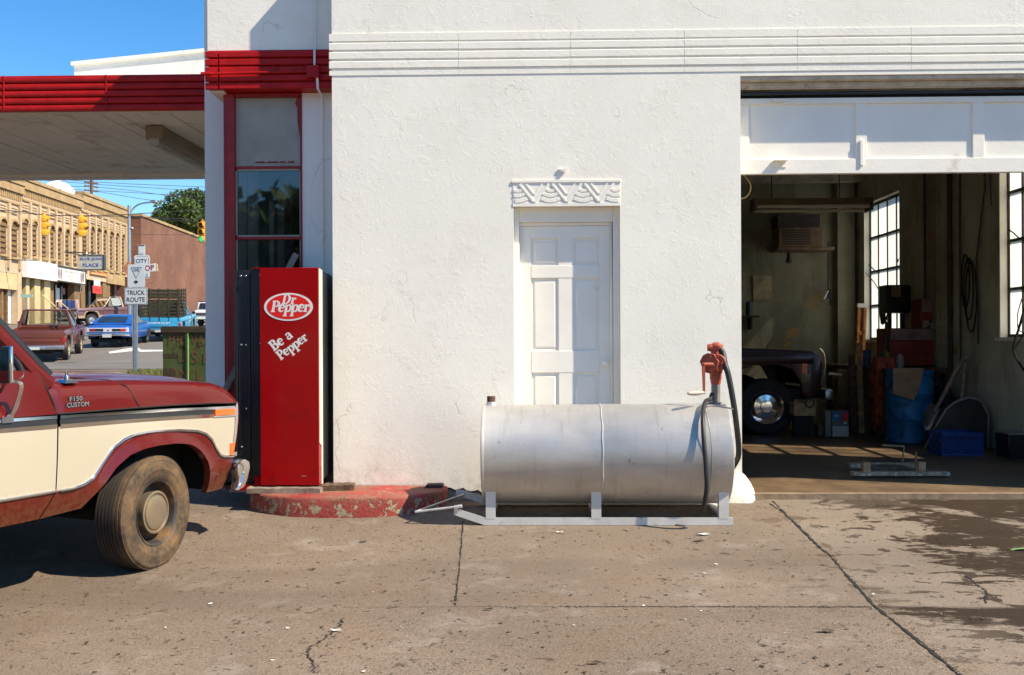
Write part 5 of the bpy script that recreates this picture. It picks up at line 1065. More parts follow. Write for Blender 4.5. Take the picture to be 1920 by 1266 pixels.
# antenna with base, and badge
q = MB(); ab = Vector((.905, -.565, 1.213)); q.add([ab + Vector(p) for p in ((-.04, -.05, -.004), (.045, -.05, -.008), (.045, .05, -.008), (-.04, .05, -.004), (-.02, -.03, .012), (.025, -.03, .010), (.025, .03, .010), (-.02, .03, .012))], [(0, 1, 2, 3), (4, 5, 6, 7), (0, 1, 5, 4), (1, 2, 6, 5), (2, 3, 7, 6), (3, 0, 4, 7)]); q.ball(ab + Vector((0, 0, .022)), .017, 10); q.tube([ab + Vector((0, 0, .02)), ab + Vector((0, 0, .06))], .008, 8)
an = q.build('antenna', M['chrome'], TR); q = MB(); q.tube([ab + Vector((0, 0, .05)), ab + Vector((.075, .08, .74))], .0019, 6); q.ball(ab + Vector((.075, .08, .745)), .006, 6); q.build('whip', M['steel'], an)
q = MB(); BM = Matrix(((0, .0, 1, .99), (1, 0, 0, -.525), (0, 1, 0, 0), (0, 0, 0, 1)))
for s_, z, wd, hgt in (('F150', 1.114, .092, .026), ('CUSTOM', 1.080, .158, .027)):
    for mi, bo, dz, k in ((1, .06, .001, 1.12), (0, .0, .006, 1.0)):
        txt(q, s_, Matrix.Translation((Wd(0, z) + .002 - .0, -.555 + (-.01 if s_ == 'F150' else 0.0), z)) @ Matrix.Rotation(R(90), 4, 'Z') @ Matrix.Rotation(R(84), 4, 'X'), hgt * k, bo, .05, mi, wd * k, dz)
q.build('badge', [mat('bright_badge_metal', (.40, .40, .42), .28, .6), M['blacktrim']], TR)
# wheels
def tyre_mat():
    k = NT('muddy_tyre'); sep = k.n('ShaderNodeSeparateXYZ'); k.link(k.tc.outputs['Object'], sep.inputs[0])
    f = k.math('MULTIPLY', k.ramp(k.noise(7, 6, .7), .36, .66), k.ramp(sep.outputs[0], .02, .07)); o = k.mix(k.math('MULTIPLY', f, .85), lin('#38332f'), k.mix(k.noise(16, 4), lin('#8a6a43'), lin('#665645')))
    k.link(o, k.b.inputs['Base Color']); k.b.inputs['Roughness'].default_value = .85; k.b.inputs['Specular IOR Level'].default_value = .25; k.bump(k.noise(60, 4), .002); return k.m
M['tyre'] = tyre_mat(); M['rim'] = mat('dusty_black_rim', (.05, .045, .04), .5, .3, var=.3, vs=8, dirt='#7a5a35', dirt_t=(.5, .65), ds=8); M['cap'] = mat('dusty_hubcap', lin('#a3957f'), .36, .7, var=.12, vs=7, dirt='#8c7350', dirt_t=(.5, .7), ds=7)
RW = .362; AXW = Matrix.Rotation(R(90), 4, 'Y')
tp = [(.205, -.088), (.225, -.098), (.30, -.105), (.335, -.098)]
tread = []
h = -.09
while h < .086:
    tread += [(RW - .004 * abs(h / .09) ** 2, h), (RW - .004 * abs(h / .09) ** 2, h + .017), (RW - .011, h + .0185), (RW - .011, h + .0225)]; h += .024
tp += tread + [(RW - .006, .093), (.345, .102), (.342, .105), (.330, .108), (.326, .1065), (.30, .112), (.272, .113), (.268, .1105), (.245, .108), (.225, .100), (.212, .092), (.205, .084)]
def wheel(x, y, sd, steer=0):
    rm = MB(); rm.lathe([(.205, .088), (.214, .094), (.212, .098), (.196, .09), (.186, .06), (.180, .02), (.168, .0), (.10, .012), (.0, .014)], 40, M=AXW); rm.lathe([(.205, -.088), (.15, -.06), (.0, -.06)], 30, M=AXW)
    o = rm.build('wheel', M['rim'], TR); o.location = (x, y, RW - .007); o.rotation_euler = (0, 0, steer + (0 if sd > 0 else math.pi))
    q = MB(); q.lathe(tp, 64, M=AXW); q.build('tyre', M['tyre'], o, sharp=30)
    q = MB(); q.lathe([(.126, .005), (.131, .060), (.136, .082), (.135, .090), (.128, .093), (.122, .092), (.116, .080), (.111, .080), (.107, .092), (.09, .097), (.05, .100), (.0, .101)], 40, M=AXW); q.build('hubcap', M['cap'], o)
wheel(.985 - .112, .075, 1, R(8)); wheel(-.985 + .112, .075, -1, R(8)); wheel(.86, -2.96, 1); wheel(-.86, -2.96, -1)

# ------------------------------------------------------------------ street: storefronts
AF = at(240, 500, 85.0); AF.z = 0; BR = R(3.5); fn = Vector((math.cos(BR), math.sin(BR), 0)); fd = Vector((-math.sin(BR), math.cos(BR), 0))
def fa(u, v, off=0.0):
    p = onplane(u, v, AF + fn * off, fn); return (p - AF).dot(fd), p.z
M['tan'] = mat('tan_painted_brick', lin('#bda687'), .85, var=.10, vs=1.2, dirt='#a08763', dirt_t=(.55, .85), ds=.9, bump=.02, bs=14)
M['tan2'] = mat('tan_cornice', lin('#a58a62'), .85, var=.2, vs=2)
M['slat'] = mat('boarded_arch_slats', lin('#7d6140'), .85, var=.25, vs=4); M['slatgap'] = mat('slat_gap', lin('#4a3620'), .9)
M['shopcream'] = mat('cream_shop_panel', lin('#c9b083'), .8, var=.15, vs=1.5); M['shopwhite'] = mat('white_sign_panel', (.80, .80, .78), .6, var=.04)
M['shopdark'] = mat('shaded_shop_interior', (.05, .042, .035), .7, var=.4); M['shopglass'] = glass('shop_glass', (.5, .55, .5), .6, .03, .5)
M['rust_sign'] = mat('orange_shop_sign', (.55, .20, .06), .7, var=.2); M['navy'] = mat('navy_letter', (.02, .04, .20), .6); M['pink'] = mat('faded_red_paint', (.60, .25, .22), .7)
zgnd = 2.2
def bldg(name, label, u0, u1, rtop0, depth=22):
    t = thing(name, label, 'building', (AF.x, AF.y, 0), BR); return t
def frect(mb, u0, u1, v0, v1, x0, x1, mi=0):
    a0, zt = fa(u0, v0); a1, _ = fa(u1, v0); _, zb = fa(u0, v1); mb.box(x0, x1, a0, a1, zb, zt, mi)
segs = [('storefront_building', 'tan two storey brick storefront at the left edge with white doors', -70, 41, 331, 340), ('storefront_building', 'tan arched window storefront with the blank white fascia sign', 41, 152, 338, 365), ('storefront_building', 'tan arched window storefront next to the brown brick side wall', 152, 240.5, 364, 398)]
win = [[(-40, 396, 470), (-18, 401, 474), (4, 410, 476), (25, 415, 482)], [(45.5, 411, 478.5), (63, 417, 482), (81, 420, 486), (95.5, 426, 490), (109, 431, 494), (124, 435.5, 497), (138.5, 440, 499)], [(158, 440, 499), (171, 425, 500), (182.5, 429, 501), (194.5, 433, 502), (206.5, 437, 503), (217.5, 441, 504), (229, 444.5, 505)]]
B = []
for si, (nm, lb, u0, u1, vt0, vt1) in enumerate(segs):
    t = bldg(nm, lb, u0, u1, vt0); B.append(t); a0, zt = fa(max(u0, 0) if si == 0 else u0, vt0 if si else 336); a1, _ = fa(u1, 400)
    if si == 0: a0 = fa(0, 338)[0] - 8
    zstore = fa((u0 + u1) / 2 if si else 20, {0: 512, 1: 505, 2: 512}[si])[1]
    m = MB(); m.box(-22, 0, a0, a1, zstore, zt); m.box(-22, -1.6, a0, a1, 0, zstore - .01); m.build('wall', M['tan'], t)
    m = MB(); m.box(-.5, .28, a0, a1 - .01, zt + .005, zt + .22); m.box(.005, .2, a0, a1 - .01, zt - .55, zt - .02)
    k = 0
    a = a0
    while a < a1 - .3: m.box(.005, .09, a, a + .13, zt - 1.0, zt - .62); a += .26
    m.box(.005, .10, a0, a1 - .01, zt - 1.32, zt - 1.2)
    m.build('cornice', M['tan2'], t)
    ws = win[si]
    cen = [fa(u, 450)[0] for u, _, _ in ws]
    for k, (u, va, vb) in enumerate(ws):
        c_ = cen[k]; zt_w = fa(u, va)[1]; zb_w = fa(u, vb)[1]
        if si == 1: zt_w = fa(ws[0][0], ws[0][1])[1] + .02 * k; zb_w = fa(ws[0][0], ws[0][2])[1] + .04 * k
        if si == 2: zt_w = fa(ws[1][0], ws[1][1])[1] + .02 * k; zb_w = fa(ws[1][0], ws[1][2])[1] - .25 + .05 * k
        hw = .37 if si else .46
        arcp = [(c_ + hw * math.cos(R(a)), zt_w - hw * .8 + hw * .8 * math.sin(R(a))) for a in range(0, 181, 20)]
        q = MB(); q.prism([(c_ - hw, zb_w), (c_ + hw, zb_w)] + arcp, 'x', .004, .02, 1)
        z = zb_w + .08
        while z < zt_w - .25: q.box(.02, .07, c_ - hw + .03, c_ + hw - .03, z, z + .20, 0); z += .34
        wo = q.build('window', [M['slat'], M['slatgap']], t)
        q = MB(); out = [(c_ + (hw + .13) * math.cos(R(a)), zt_w - hw * .8 + (hw * .8 + .13) * math.sin(R(a))) for a in range(0, 181, 20)]
        for (p1, p2, o1, o2) in zip(arcp, arcp[1:], out, out[1:]): q.prism([p1, p2, o2, o1], 'x', .005, .16)
        q.build('window_surround', M['tan2'], wo); q = MB(); q.box(.005, .2, c_ - hw - .1, c_ + hw + .1, zb_w - .16, zb_w - .01); q.build('window_sill', M['tan2'], wo)
    # pilasters between the bays and panels over the windows
    q = MB()
    mids = [cen[0] - (cen[1] - cen[0]) / 2] + [(x + y) / 2 for x, y in zip(cen, cen[1:])] + [cen[-1] + (cen[-1] - cen[-2]) / 2]
    for c_ in mids:
        if a0 + .25 < c_ < a1 - .2: q.box(.004, .17, c_ - .13, c_ + .13, zstore + .3, zt - 1.35)
    for c_ in cen:
        for i in range(3): q.box(.004, .09, c_ - .5, c_ + .5, zt - 1.95 + i * .17, zt - 1.85 + i * .17)
    q.build('pilaster', M['tan'], t)
# shop fronts: posts, glass, doors
def shop(t, parts):
    for nm, u0, u1, v0, v1, x0, x1, mt in parts:
        q = MB(); frect(q, u0, u1, v0, v1, x0, x1); q.build(nm, M[mt] if isinstance(mt, str) else mt, t)
shop(B[0], [('transom_panel', -40, 34, 500, 536, -.35, -.02, 'shopcream'), ('door', -6, 9, 537, 606, -.5, -.4, 'shopwhite'), ('door', 21, 32, 540, 606, -.5, -.4, 'shopwhite'), ('glass_door', 12, 20, 542, 592, -.6, -.55, 'shopdark'), ('post', 9, 12.5, 537, 607, -.45, -.2, 'slat'), ('post', 18.6, 21.4, 537, 607, -.46, -.21, 'slat'), ('post', 32.5, 40, 500, 608, -.6, .02, 'tan'), ('post', -14, -6.5, 500, 608, -.6, .02, 'tan')])
shop(B[1], [('shop_window', 40.5, 51, 520, 575, -.9, -.8, 'shopglass'), ('post', 51.5, 58, 520, 610, -.7, -.1, 'shopcream'), ('door', 59.5, 66, 523, 590, -1.0, -.9, 'slat'), ('post', 66.5, 77, 522, 610, -.6, -.05, 'shopcream'), ('shop_window', 77.5, 84.5, 527, 585, -.9, -.8, 'shopglass'), ('post', 85, 96, 526, 610, -.6, -.06, 'shopcream'), ('post', 97, 106, 530, 610, -.7, -.2, 'slat'), ('shop_window', 107, 138, 536, 598, -1.0, -.9, 'shopglass'), ('post', 142, 151.5, 532, 612, -.6, -.1, 'slat'),
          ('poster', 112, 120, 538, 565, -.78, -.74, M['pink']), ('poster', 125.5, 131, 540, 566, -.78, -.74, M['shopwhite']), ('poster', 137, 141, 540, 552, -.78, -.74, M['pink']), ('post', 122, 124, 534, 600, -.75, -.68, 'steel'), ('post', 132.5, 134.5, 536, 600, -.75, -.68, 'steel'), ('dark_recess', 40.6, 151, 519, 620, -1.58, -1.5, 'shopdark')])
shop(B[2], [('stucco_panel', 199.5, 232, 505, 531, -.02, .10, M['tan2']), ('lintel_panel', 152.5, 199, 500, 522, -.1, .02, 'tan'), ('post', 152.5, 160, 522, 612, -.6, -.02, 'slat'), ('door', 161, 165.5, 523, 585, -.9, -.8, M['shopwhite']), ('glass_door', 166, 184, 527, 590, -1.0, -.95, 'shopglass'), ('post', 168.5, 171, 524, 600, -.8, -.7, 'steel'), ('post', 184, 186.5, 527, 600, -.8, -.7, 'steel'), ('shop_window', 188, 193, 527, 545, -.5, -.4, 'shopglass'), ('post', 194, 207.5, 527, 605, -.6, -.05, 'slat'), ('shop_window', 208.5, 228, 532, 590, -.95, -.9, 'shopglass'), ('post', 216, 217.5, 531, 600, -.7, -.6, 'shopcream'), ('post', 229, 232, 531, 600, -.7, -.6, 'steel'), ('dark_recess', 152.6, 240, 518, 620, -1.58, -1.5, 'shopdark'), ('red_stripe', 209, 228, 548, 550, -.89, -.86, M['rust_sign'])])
# signs hung on the fronts
def fsign(name, label, u0, u1, v0, v1, x0, x1, mt):
    a0, zt = fa(u0, v0); a1, _ = fa(u1, v0); _, zb = fa(u0, v1)
    t = thing(name, label, 'sign', tuple(AF + fd * a0 + fn * x0 + Vector((0, 0, zb))), BR)
    q = MB(); q.box(0, x1 - x0, 0, a1 - a0, 0, zt - zb); q.build('panel', mt, t); return t, a1 - a0, zt - zb, x1 - x0
fsign('shop_sign', 'large blank white fascia sign on the tan storefront', 40.6, 98, 486, 519.5, .02, .35, M['shopwhite'])
t, L, Hh, D = fsign('shop_sign', 'long cream fascia sign with painted jeans at both ends', 98.8, 152, 500, 525, .02, .3, mat('cream_sign_paint', (.74, .70, .60), .6, var=.05))
q = MB(); FM2 = lambda y, z: Matrix.Translation((D + .004, y, z)) @ Matrix(((0, 0, 1, 0), (1, 0, 0, 0), (0, 1, 0, 0), (0, 0, 0, 1)))
txt(q, 'BLUE JEAN PLACE', FM2(L * .52, Hh * .72), Hh * .22, .01, width=L * .52); q.build('lettering', mat('slate_blue_letter', (.12, .16, .25), .6), t)
q = MB(); txt(q, 'FASHIONS FOR THE', FM2(L * .52, Hh * .40), Hh * .13, .0, width=L * .5); txt(q, 'FAMILY', FM2(L * .5, Hh * .2), Hh * .13, .0, width=L * .22); q.build('lettering', M['pink'], t)
q = MB(); jc = [(.55, .2, .05), (.08, .2, .5), (.6, .35, .08), (.1, .12, .3)]
for k in range(8):
    y0 = (.02 + .038 * (k % 4) + (.80 if k > 3 else 0)) * L; q.prism([(y0, Hh * .12), (y0 + L * .022, Hh * .12), (y0 + L * .030, Hh * .5), (y0 + L * .026, Hh * .88), (y0 + L * .002, Hh * .88), (y0 - L * .004, Hh * .5)], 'x', D + .001, D + .012, k % 4)
q.build('painted_jeans', [mat('jean_paint', jc[i] + (1,), .7) for i in range(4)], t)
q = MB(); q.box(D, D + .05, -.06, L + .06, Hh, Hh + .12); q.box(D, D + .05, -.06, L + .06, -.1, 0); q.box(D, D + .05, L, L + .08, 0, Hh); q.build('frame', M['shopdark'], t)
t, L, Hh, D = fsign('shop_sign', 'orange painted board sign above the red banner', 167, 198, 503.5, 514, .03, .14, M['rust_sign']); q = MB(); q.box(D, D + .02, .2, L - .2, Hh * .1, Hh * .25); q.build('stripe', M['shopcream'], t)
t, L, Hh, D = fsign('shop_banner', 'red hanging banner in the shop doorway', 168.5, 184.5, 535, 549.5, .2, .24, mat('red_banner', (.66, .05, .04), .7, var=.15)); q = MB(); txt(q, 'SALE', FM2(L * .5, Hh * .5), Hh * .4, .02, width=L * .7); q.build('lettering', mat('dark_red_letter', (.25, .02, .02), .7), t)
q = MB()
for k in range(3): q.box(0, .03, L * (.15 + .27 * k), L * (.33 + .27 * k), Hh, Hh + .5)
q.build('hanging_tag', M['shopwhite'], t)
# projecting sign on its bar
p0 = at(147, 505, 60.0); p1 = at(192.5, 479, 60.0); t = thing('hanging_sign', 'projecting sign lettered BLUE JEAN PLACE on an iron bar', 'sign', (p0.x, 60, p0.z), R(3)); L, Hh = p1.x - p0.x, p1.z - p0.z
m = MB(); m.box(0, L, 0, .3, 0, Hh); m.box(L + .001, L + .05, -.04, .34, -.03, Hh + .03, 1); m.box(-.04, L, -.03, .33, Hh, Hh + .05, 1); m.box(-.04, L, -.03, .33, -.05, 0, 1); m.build('panel', [mat('cream_plastic_sign', (.50, .47, .38), .5, var=.08), M['blacktrim']], t)
q = MB(); M['signblue'] = mat('sign_blue_letter', (.02, .07, .34), .5); txt(q, 'BLUE JEAN', face_front(L / 2, -.01, Hh * .73), Hh * .24, .008, width=L * .86); txt(q, 'PLACE', face_front(L / 2, -.01, Hh * .30), Hh * .25, .015, width=L * .64); q.build('lettering', M['signblue'], t)
q = MB(); q.box(L * .06, L * .10, -.012, -.002, Hh * .29, Hh * .33); q.box(L * .90, L * .94, -.012, -.002, Hh * .29, Hh * .33); q.build('dash', M['pink'], t)
q = MB(); b0 = at(120, 472.5, 60) - p0; b1 = at(178, 474, 60) - p0; q.tube([(b0.x, .15, b0.z), (b1.x, .15, b1.z)], .035, 6); 
for xx in (L * .3, L * .55): q.tube([(xx, .15, Hh), (xx, .15, b1.z)], .025, 6)
q.tube([(b0.x, .15, b0.z), (b0.x - .3, 4.5, b0.z + .1)], .03, 6); q.build('bracket', M['sash'], t)
# iron bar with guy on the left front
m = MB(); a0, zb = fa(8, 487); rt = AF + fd * a0 + Vector((0, 0, zb)); m.tube([rt, rt + fn * 2.1 + Vector((0, 0, -.05))], .03, 6); m.tube([rt + fn * .02 + Vector((0, 0, .9)), rt + fn * 1.3], .012, 6); tag(m.build('sign_bar', M['sash']), 'bare iron sign bar sticking out above the blank white sign', 'bar')
# jeans on a rack before the shop
p = at(127, 600, 66.5); t = thing('clothes_rack', 'clothes rack of blue jeans on the pavement outside the shop', 'clothes rack', (p.x, p.y, gz(p.x, p.y) + .02), R(20))
q = MB(); q.tube([(-.7, 0, 0), (-.7, 0, 1.6), (.7, 0, 1.6), (.7, 0, 0)], .03, 6); q.tube([(-1.5, -.5, 1.9), (.2, .2, .2)], .045, 6); q.tube([(-.5, -.4, 1.5), (1.0, .3, .1)], .035, 6); q.build('frame', M['shopcream'], t)
for i, (x, c) in enumerate(((-.45, (.45, .35, .32)), (-.2, (.03, .05, .14)), (.08, (.02, .05, .2)), (.35, (.02, .04, .16)), (.58, (.5, .32, .28)))):
    q = MB(); q.box(x - .11, x + .12, -.15, .16, .35 if c[2] < .25 else .9, 1.58); q.build('garment', mat('garment_%d' % i, c, .9, var=.3, vs=8), t, bevel=.05)
# street name blade
p = at(38, 562, 40); t = thing('street_name_sign', 'small pale green street name blade on a thin post', 'sign', (at(50, 555, 40).x, 40, gz(p.x, 40)), R(4)); z = at(50, 555, 40).z - t.location.z
q = MB(); q.tube([(0, 0, 0), (0, 0, z - .06)], .03, 8); q.build('post', M['steel'], t); q = MB(); q.box(-.24, .24, -.012, .012, z - .06, z + .06); q.build('blade', mat('pale_green_sign', (.35, .55, .42), .5), t)

# brown brick building beyond, with a shaded end and long side wall
def brick_mat():
    k = NT('brown_brick'); b = k.n('ShaderNodeTexBrick'); mp = k.n('ShaderNodeMapping'); sep = k.n('ShaderNodeSeparateXYZ'); cb_ = k.n('ShaderNodeCombineXYZ')
    k.link(k.tc.outputs['Object'], sep.inputs[0]); k.link(k.math('ADD', sep.outputs[0], sep.outputs[1]), cb_.inputs[0]); k.link(sep.outputs[2], cb_.inputs[1]); k.link(cb_.outputs[0], b.inputs['Vector'])
    b.inputs['Color1'].default_value = lin('#603a2c'); b.inputs['Color2'].default_value = lin('#734936'); b.inputs['Mortar'].default_value = lin('#8c735f'); b.inputs['Scale'].default_value = 2.2; b.inputs['Mortar Size'].default_value = .012
    o = k.mix(k.math('MULTIPLY', k.ramp(k.noise(.35, 6), .42, .7), .5), b.outputs['Color'], lin('#936a54')); k.link(o, k.b.inputs['Base Color']); k.b.inputs['Roughness'].default_value = .9; return k.m
M['brick'] = brick_mat()
a0 = .25; off = 1.05; zt = fa(258, 403, off)[1]
t = thing('brick_building', 'brown brick building with pale coping beyond the tan storefronts', 'building', (AF.x, AF.y, 0), BR)
m = MB(); m.box(-18, off, a0, 62, 0, zt); m.build('wall', M['brick'], t); m = MB(); m.box(-18.1, off + .12, a0 - .1, 62, zt + .003, zt + .22); m.build('coping', M['tan2'], t)
# white dome roof behind
p = at(108, 372, 112); t = thing('domed_tower', 'white domed roof rising behind the tan storefronts', 'building', (p.x, 112, 0)); rd = 2.35; zb = at(108, 374, 112).z; ztp = at(98, 338, 112).z - zb
m = MB(); m.lathe([(rd, 0), (rd, zb - .02)], 32); m.build('wall', M['tan'], t); m = MB(); m.lathe([(rd + .15, zb - .02), (rd + .15, zb + .05), (rd * .92, zb + ztp * .28), (rd * .72, zb + ztp * .58), (rd * .45, zb + ztp * .82), (rd * .2, zb + ztp * .95), (.06, zb + ztp), (.05, zb + ztp + .3), (0, zb + ztp + .3)], 36); m.build('roof', mat('white_dome_metal', (.82, .82, .82), .5, var=.03), t)
# utility pole
p = at(171.5, 400, 105); t = thing('utility_pole', 'dark wooden utility pole with crossarms behind the rooftops', 'utility pole', (p.x, 105, gz(p.x, 105)), R(52)); zz = lambda v: at(171, v, 105).z - t.location.z
m = MB(); m.tube([(0, 0, 0), (0, 0, zz(337))], [.2, .15], 10); m.build('post', M['wood_dark'], t)
for v in (343, 350, 358): q = MB(); q.box(-.75, .75, -.08, .08, zz(v) - .07, zz(v) + .07, 0, Matrix.Rotation(R(0), 4, 'Z')); q.build('crossarm', M['wood_dark'], t)
for v in (343, 350, 358):
    for x in (-.65, -.3, .3, .65): q = MB(); q.tube([(x, 0, zz(v) + .08), (x, 0, zz(v) + .26)], .045, 6); q.build('insulator', M['steel'], t)
# street lamp
p = at(242, 380, 62); t = thing('street_lamp', 'tall grey street lamp with a curved arm over the brick wall', 'street lamp', (p.x, 62, gz(p.x, 62))); zz = lambda v: at(242, v, 62).z - t.location.z; xx = lambda u: at(u, 400, 62).x - p.x
m = MB(); m.tube([(0, 0, 0), (0, 0, zz(385))], [.14, .10], 10); m.build('post', M['steel'], t); q = MB(); q.tube(smooth_curve([(0, 0, zz(402)), (xx(250), 0, zz(391)), (xx(262), 0, zz(383)), (xx(283), 0, zz(379.5))], 6), .05, 8); q.build('arm', M['steel'], t)
q = MB(); q.ball((xx(289), 0, zz(378.5)), (.26, .16, .11), 12); q.build('lamp_head', M['steel'], t); q = MB(); q.ball((xx(247.5), 0, zz(428.5)), .10, 10); q.build('photo_cell', M['steel'], t)
# traffic signals on the span wire
M['sig_yellow'] = mat('signal_yellow', (.72, .32, .006), .5, var=.12, vs=4, dirt='#7a4a08', dirt_t=(.6, .8), ds=5)
M['sig_green'] = mat('lit_green_lens', (.01, .35, .16), .3, emit=1.2); M['sig_dark'] = mat('unlit_lens', (.06, .01, .008), .3)
def signal(label, u, v, Y, rz, front=False):
    p = at(u, v, Y); t = thing('traffic_signal', label, 'traffic light', p, rz, 'traffic signals on the span wire'); m = MB()
    for i in (-1, 0, 1): m.prism([(-.17, i * .36 - .17), (.17, i * .36 - .17), (.18, i * .36), (.17, i * .36 + .17), (-.17, i * .36 + .17), (-.18, i * .36)], 'y', -.13, .13)
    m.prism([(-.15, .53), (.15, .53), (.05, .62), (-.05, .62)], 'y', -.06, .06); m.tube([(0, 0, .62), (0, 0, .70)], .03, 6); m.build('housing', M['sig_yellow'], t, bevel=.015)
    for i, c in ((1, 'sig_dark'), (0, 'sig_dark'), (-1, 'sig_green')):
        q = MB(); q.lathe([(0, 0), (.13, 0), (.13, .02), (.1, .04), (0, .05)], 16, M=Matrix.Translation((0, -.132, i * .36)) @ Matrix.Rotation(R(90), 4, 'X')); q.build('lens', M[c], t)
        q = MB(); q.lathe([(.155, 0), (.15, .15)], 14, M=Matrix.Translation((0, -.132, i * .36)) @ Matrix.Rotation(R(90), 4, 'X'), a0=R(-20), a1=R(200)); q.build('visor', M['sig_yellow'], t, solid=.012)
signal('yellow traffic signal seen from the side, left of the two hanging together', 83, 423, 52, R(113)); signal('yellow traffic signal seen from the side, right of the two hanging together', 153, 424.5, 52, R(113)); signal('yellow traffic signal showing a green light beside the white column', 380, 436, 52, R(-8))
def wire(nm, label, pts, r_, grp):
    m = MB(); m.tube(smooth_curve([at(*p) for p in pts], 4), r_, 5); o = m.build(nm, M['sash']); tag(o, label, 'cable', grp)
for pts, r_ in (([(-60, 391, 50), (30, 396, 51.5), (83, 403, 52), (153, 404.5, 52), (240, 402, 52.2), (400, 391, 53)], .022), ([(-60, 393, 51), (110, 404, 52.4), (240, 407, 52.6), (400, 412, 54)], .014)):
    wire('span_wire', 'dark span wire carrying the traffic signals across the street', pts, r_, 'span wires')
for pts in ([(-60, 318, 100), (171, 341, 105), (420, 352, 120)], [(-60, 326, 100), (171, 345, 105), (420, 361, 120)], [(-60, 360, 100), (171, 350, 105), (420, 383, 120)], [(-60, 350, 100), (171, 357, 105), (420, 372, 120)], [(171, 357, 105), (300, 378, 112), (420, 388, 120)]):
    wire('overhead_cable', 'thin dark overhead line running from the utility pole across the sky', pts, .03, 'overhead lines')
for pts in ([(240, 404, 62), (300, 411, 56), (400, 419, 53)], [(240, 439, 64), (330, 440.5, 66), (420, 439, 70)]):
    wire('overhead_cable', 'thin dark line crossing in front of the brown brick wall', pts, .018, 'lines before the brick wall')

# trees beyond the brick wall
M['leaf'] = mat('tree_leaves', (.055, .095, .016), .6, var=.45, vs=.5); M['bark'] = mat('tree_bark', (.08, .06, .045), .9, var=.3)
def tree(label, u, v, Y, rad, n, hz):
    p = at(u, v, Y); t = thing('tree', label, 'tree', (p.x, Y, gz(p.x, Y))); zc = p.z - t.location.z
    m = MB(); m.tube([(0, 0, 0), (.1, 0, zc * .5), (0, .1, zc)], [.4, .3, .12], 8)
    for i in range(7): a = i * .9; m.tube([(0, 0, zc * (.5 + .05 * i)), (rad * .7 * math.cos(a), rad * .7 * math.sin(a), zc + rad * (.1 * i - .3))], [.14, .03], 6)
    m.build('trunk', M['bark'], t)
    q = MB(); cl = [(Vector((random.gauss(0, .46), random.gauss(0, .46), random.gauss(0, .42))) * rad, random.uniform(.22, .42) * rad) for _ in range(44)]
    for i in range(n):
        c, r_ = random.choice(cl); d = Vector((random.gauss(0, 1), random.gauss(0, 1), random.gauss(0, 1))).normalized() * r_ * random.uniform(.55, 1.05)
        o = c + d; o.z *= hz; o.z += zc; s_ = random.uniform(.12, .27); nn = Vector((random.gauss(0, 1), random.gauss(0, 1), random.gauss(0, 1) + .6)).normalized(); a = nn.orthogonal().normalized(); b = nn.cross(a)
        q.add([o + a * s_, o + b * s_ * .6, o - a * s_, o - b * s_ * .6], [(0, 1, 2, 3)])
    q.build('crown', M['leaf'], t)
tree('large dark green tree rising behind the brown brick wall', 352, 418, 118, 3.6, 14000, .95); tree('lower dark green tree to the left behind the brick wall', 322, 428, 122, 2.6, 7000, .85)
tree('green tree half hidden by the white column', 400, 415, 120, 3.6, 8000, 1.05)
# a few trees and a shop across the lot behind the camera, seen only as reflections
# grass strip by the sign
M['grass'] = mat('dry_grass', (.12, .13, .03), .8, var=.5, vs=4); g = MB()
for i in range(5200):
    u = random.uniform(244, 420); p = at(u, 690, 25.5); y = random.uniform(21, 27.2); x = p.x * y / 25.5 + random.uniform(-.2, .2); z = gz(x, y); hgt = random.uniform(.03, .13) * (1 if y < 26.5 else .5); a = random.uniform(0, 6.28); wv = .012
    if u < 275 and random.random() < .4: continue
    q = Vector((x, y, z)); g.add([q + Vector((math.cos(a) * wv, math.sin(a) * wv, 0)), q - Vector((math.cos(a) * wv, math.sin(a) * wv, 0)), q + Vector((random.gauss(0, .04), random.gauss(0, .04), hgt))], [(0, 1, 2)])
tag(g.build('grass', M['grass']), 'patchy yellow green grass around the foot of the sign post', 'grass', kind='stuff')

# truck route sign assembly
p = at(253, 690, 26); t = thing('route_sign', 'white TRUCK ROUTE sign under an arrow marker on a steel channel post', 'road sign', (p.x, 26, gz(p.x, 26)), R(-4)); zz = lambda v: at(255, v, 26).z - t.location.z; xx = lambda u: at(u, 560, 26).x - p.x
M['signwhite'] = mat('sign_sheet_white', (.74, .74, .70), .45, var=.05); M['signblack'] = mat('sign_black', (.012, .012, .012), .5)
def plate(mb, x0, x1, z0, z1, r_, y0, y1, mi=0):
    P = []
    for cx, cz, a in ((x1 - r_, z1 - r_, 0), (x0 + r_, z1 - r_, 90), (x0 + r_, z0 + r_, 180), (x1 - r_, z0 + r_, 270)): P += [(cx + r_ * math.cos(R(a + k * 22.5)), cz + r_ * math.sin(R(a + k * 22.5))) for k in range(5)]
    mb.prism(P, 'y', y0, y1, mi)
m = MB(); m.box(-.062, .062, .012, .03, 0, zz(505)); m.box(-.062, -.040, -.012, .012, 0, zz(572)); m.box(.040, .062, -.012, .012, 0, zz(572)); m.build('post', M['steel'], t)
x0, x1, z0, z1 = xx(233.5), xx(277.5), zz(571.5), zz(539.5)
m = MB(); plate(m, x0, x1, z0, z1, .03, -.018, -.012); plate(m, x0 + .012, x1 - .012, z0 + .012, z1 - .012, .025, -.0205, -.0185, 1); plate(m, x0 + .022, x1 - .022, z0 + .022, z1 - .022, .02, -.0225, -.0208, 0); pl = m.build('plate', [M['signwhite'], M['signblack']], t)
q = MB(); cx = (x0 + x1) / 2; txt(q, 'TRUCK', face_front(cx, -.023, zz(549)), .123, .012, width=.50); txt(q, 'ROUTE', face_front(cx, -.023, zz(562)), .123, .012, width=.50); q.build('lettering', M['signblack'], pl)
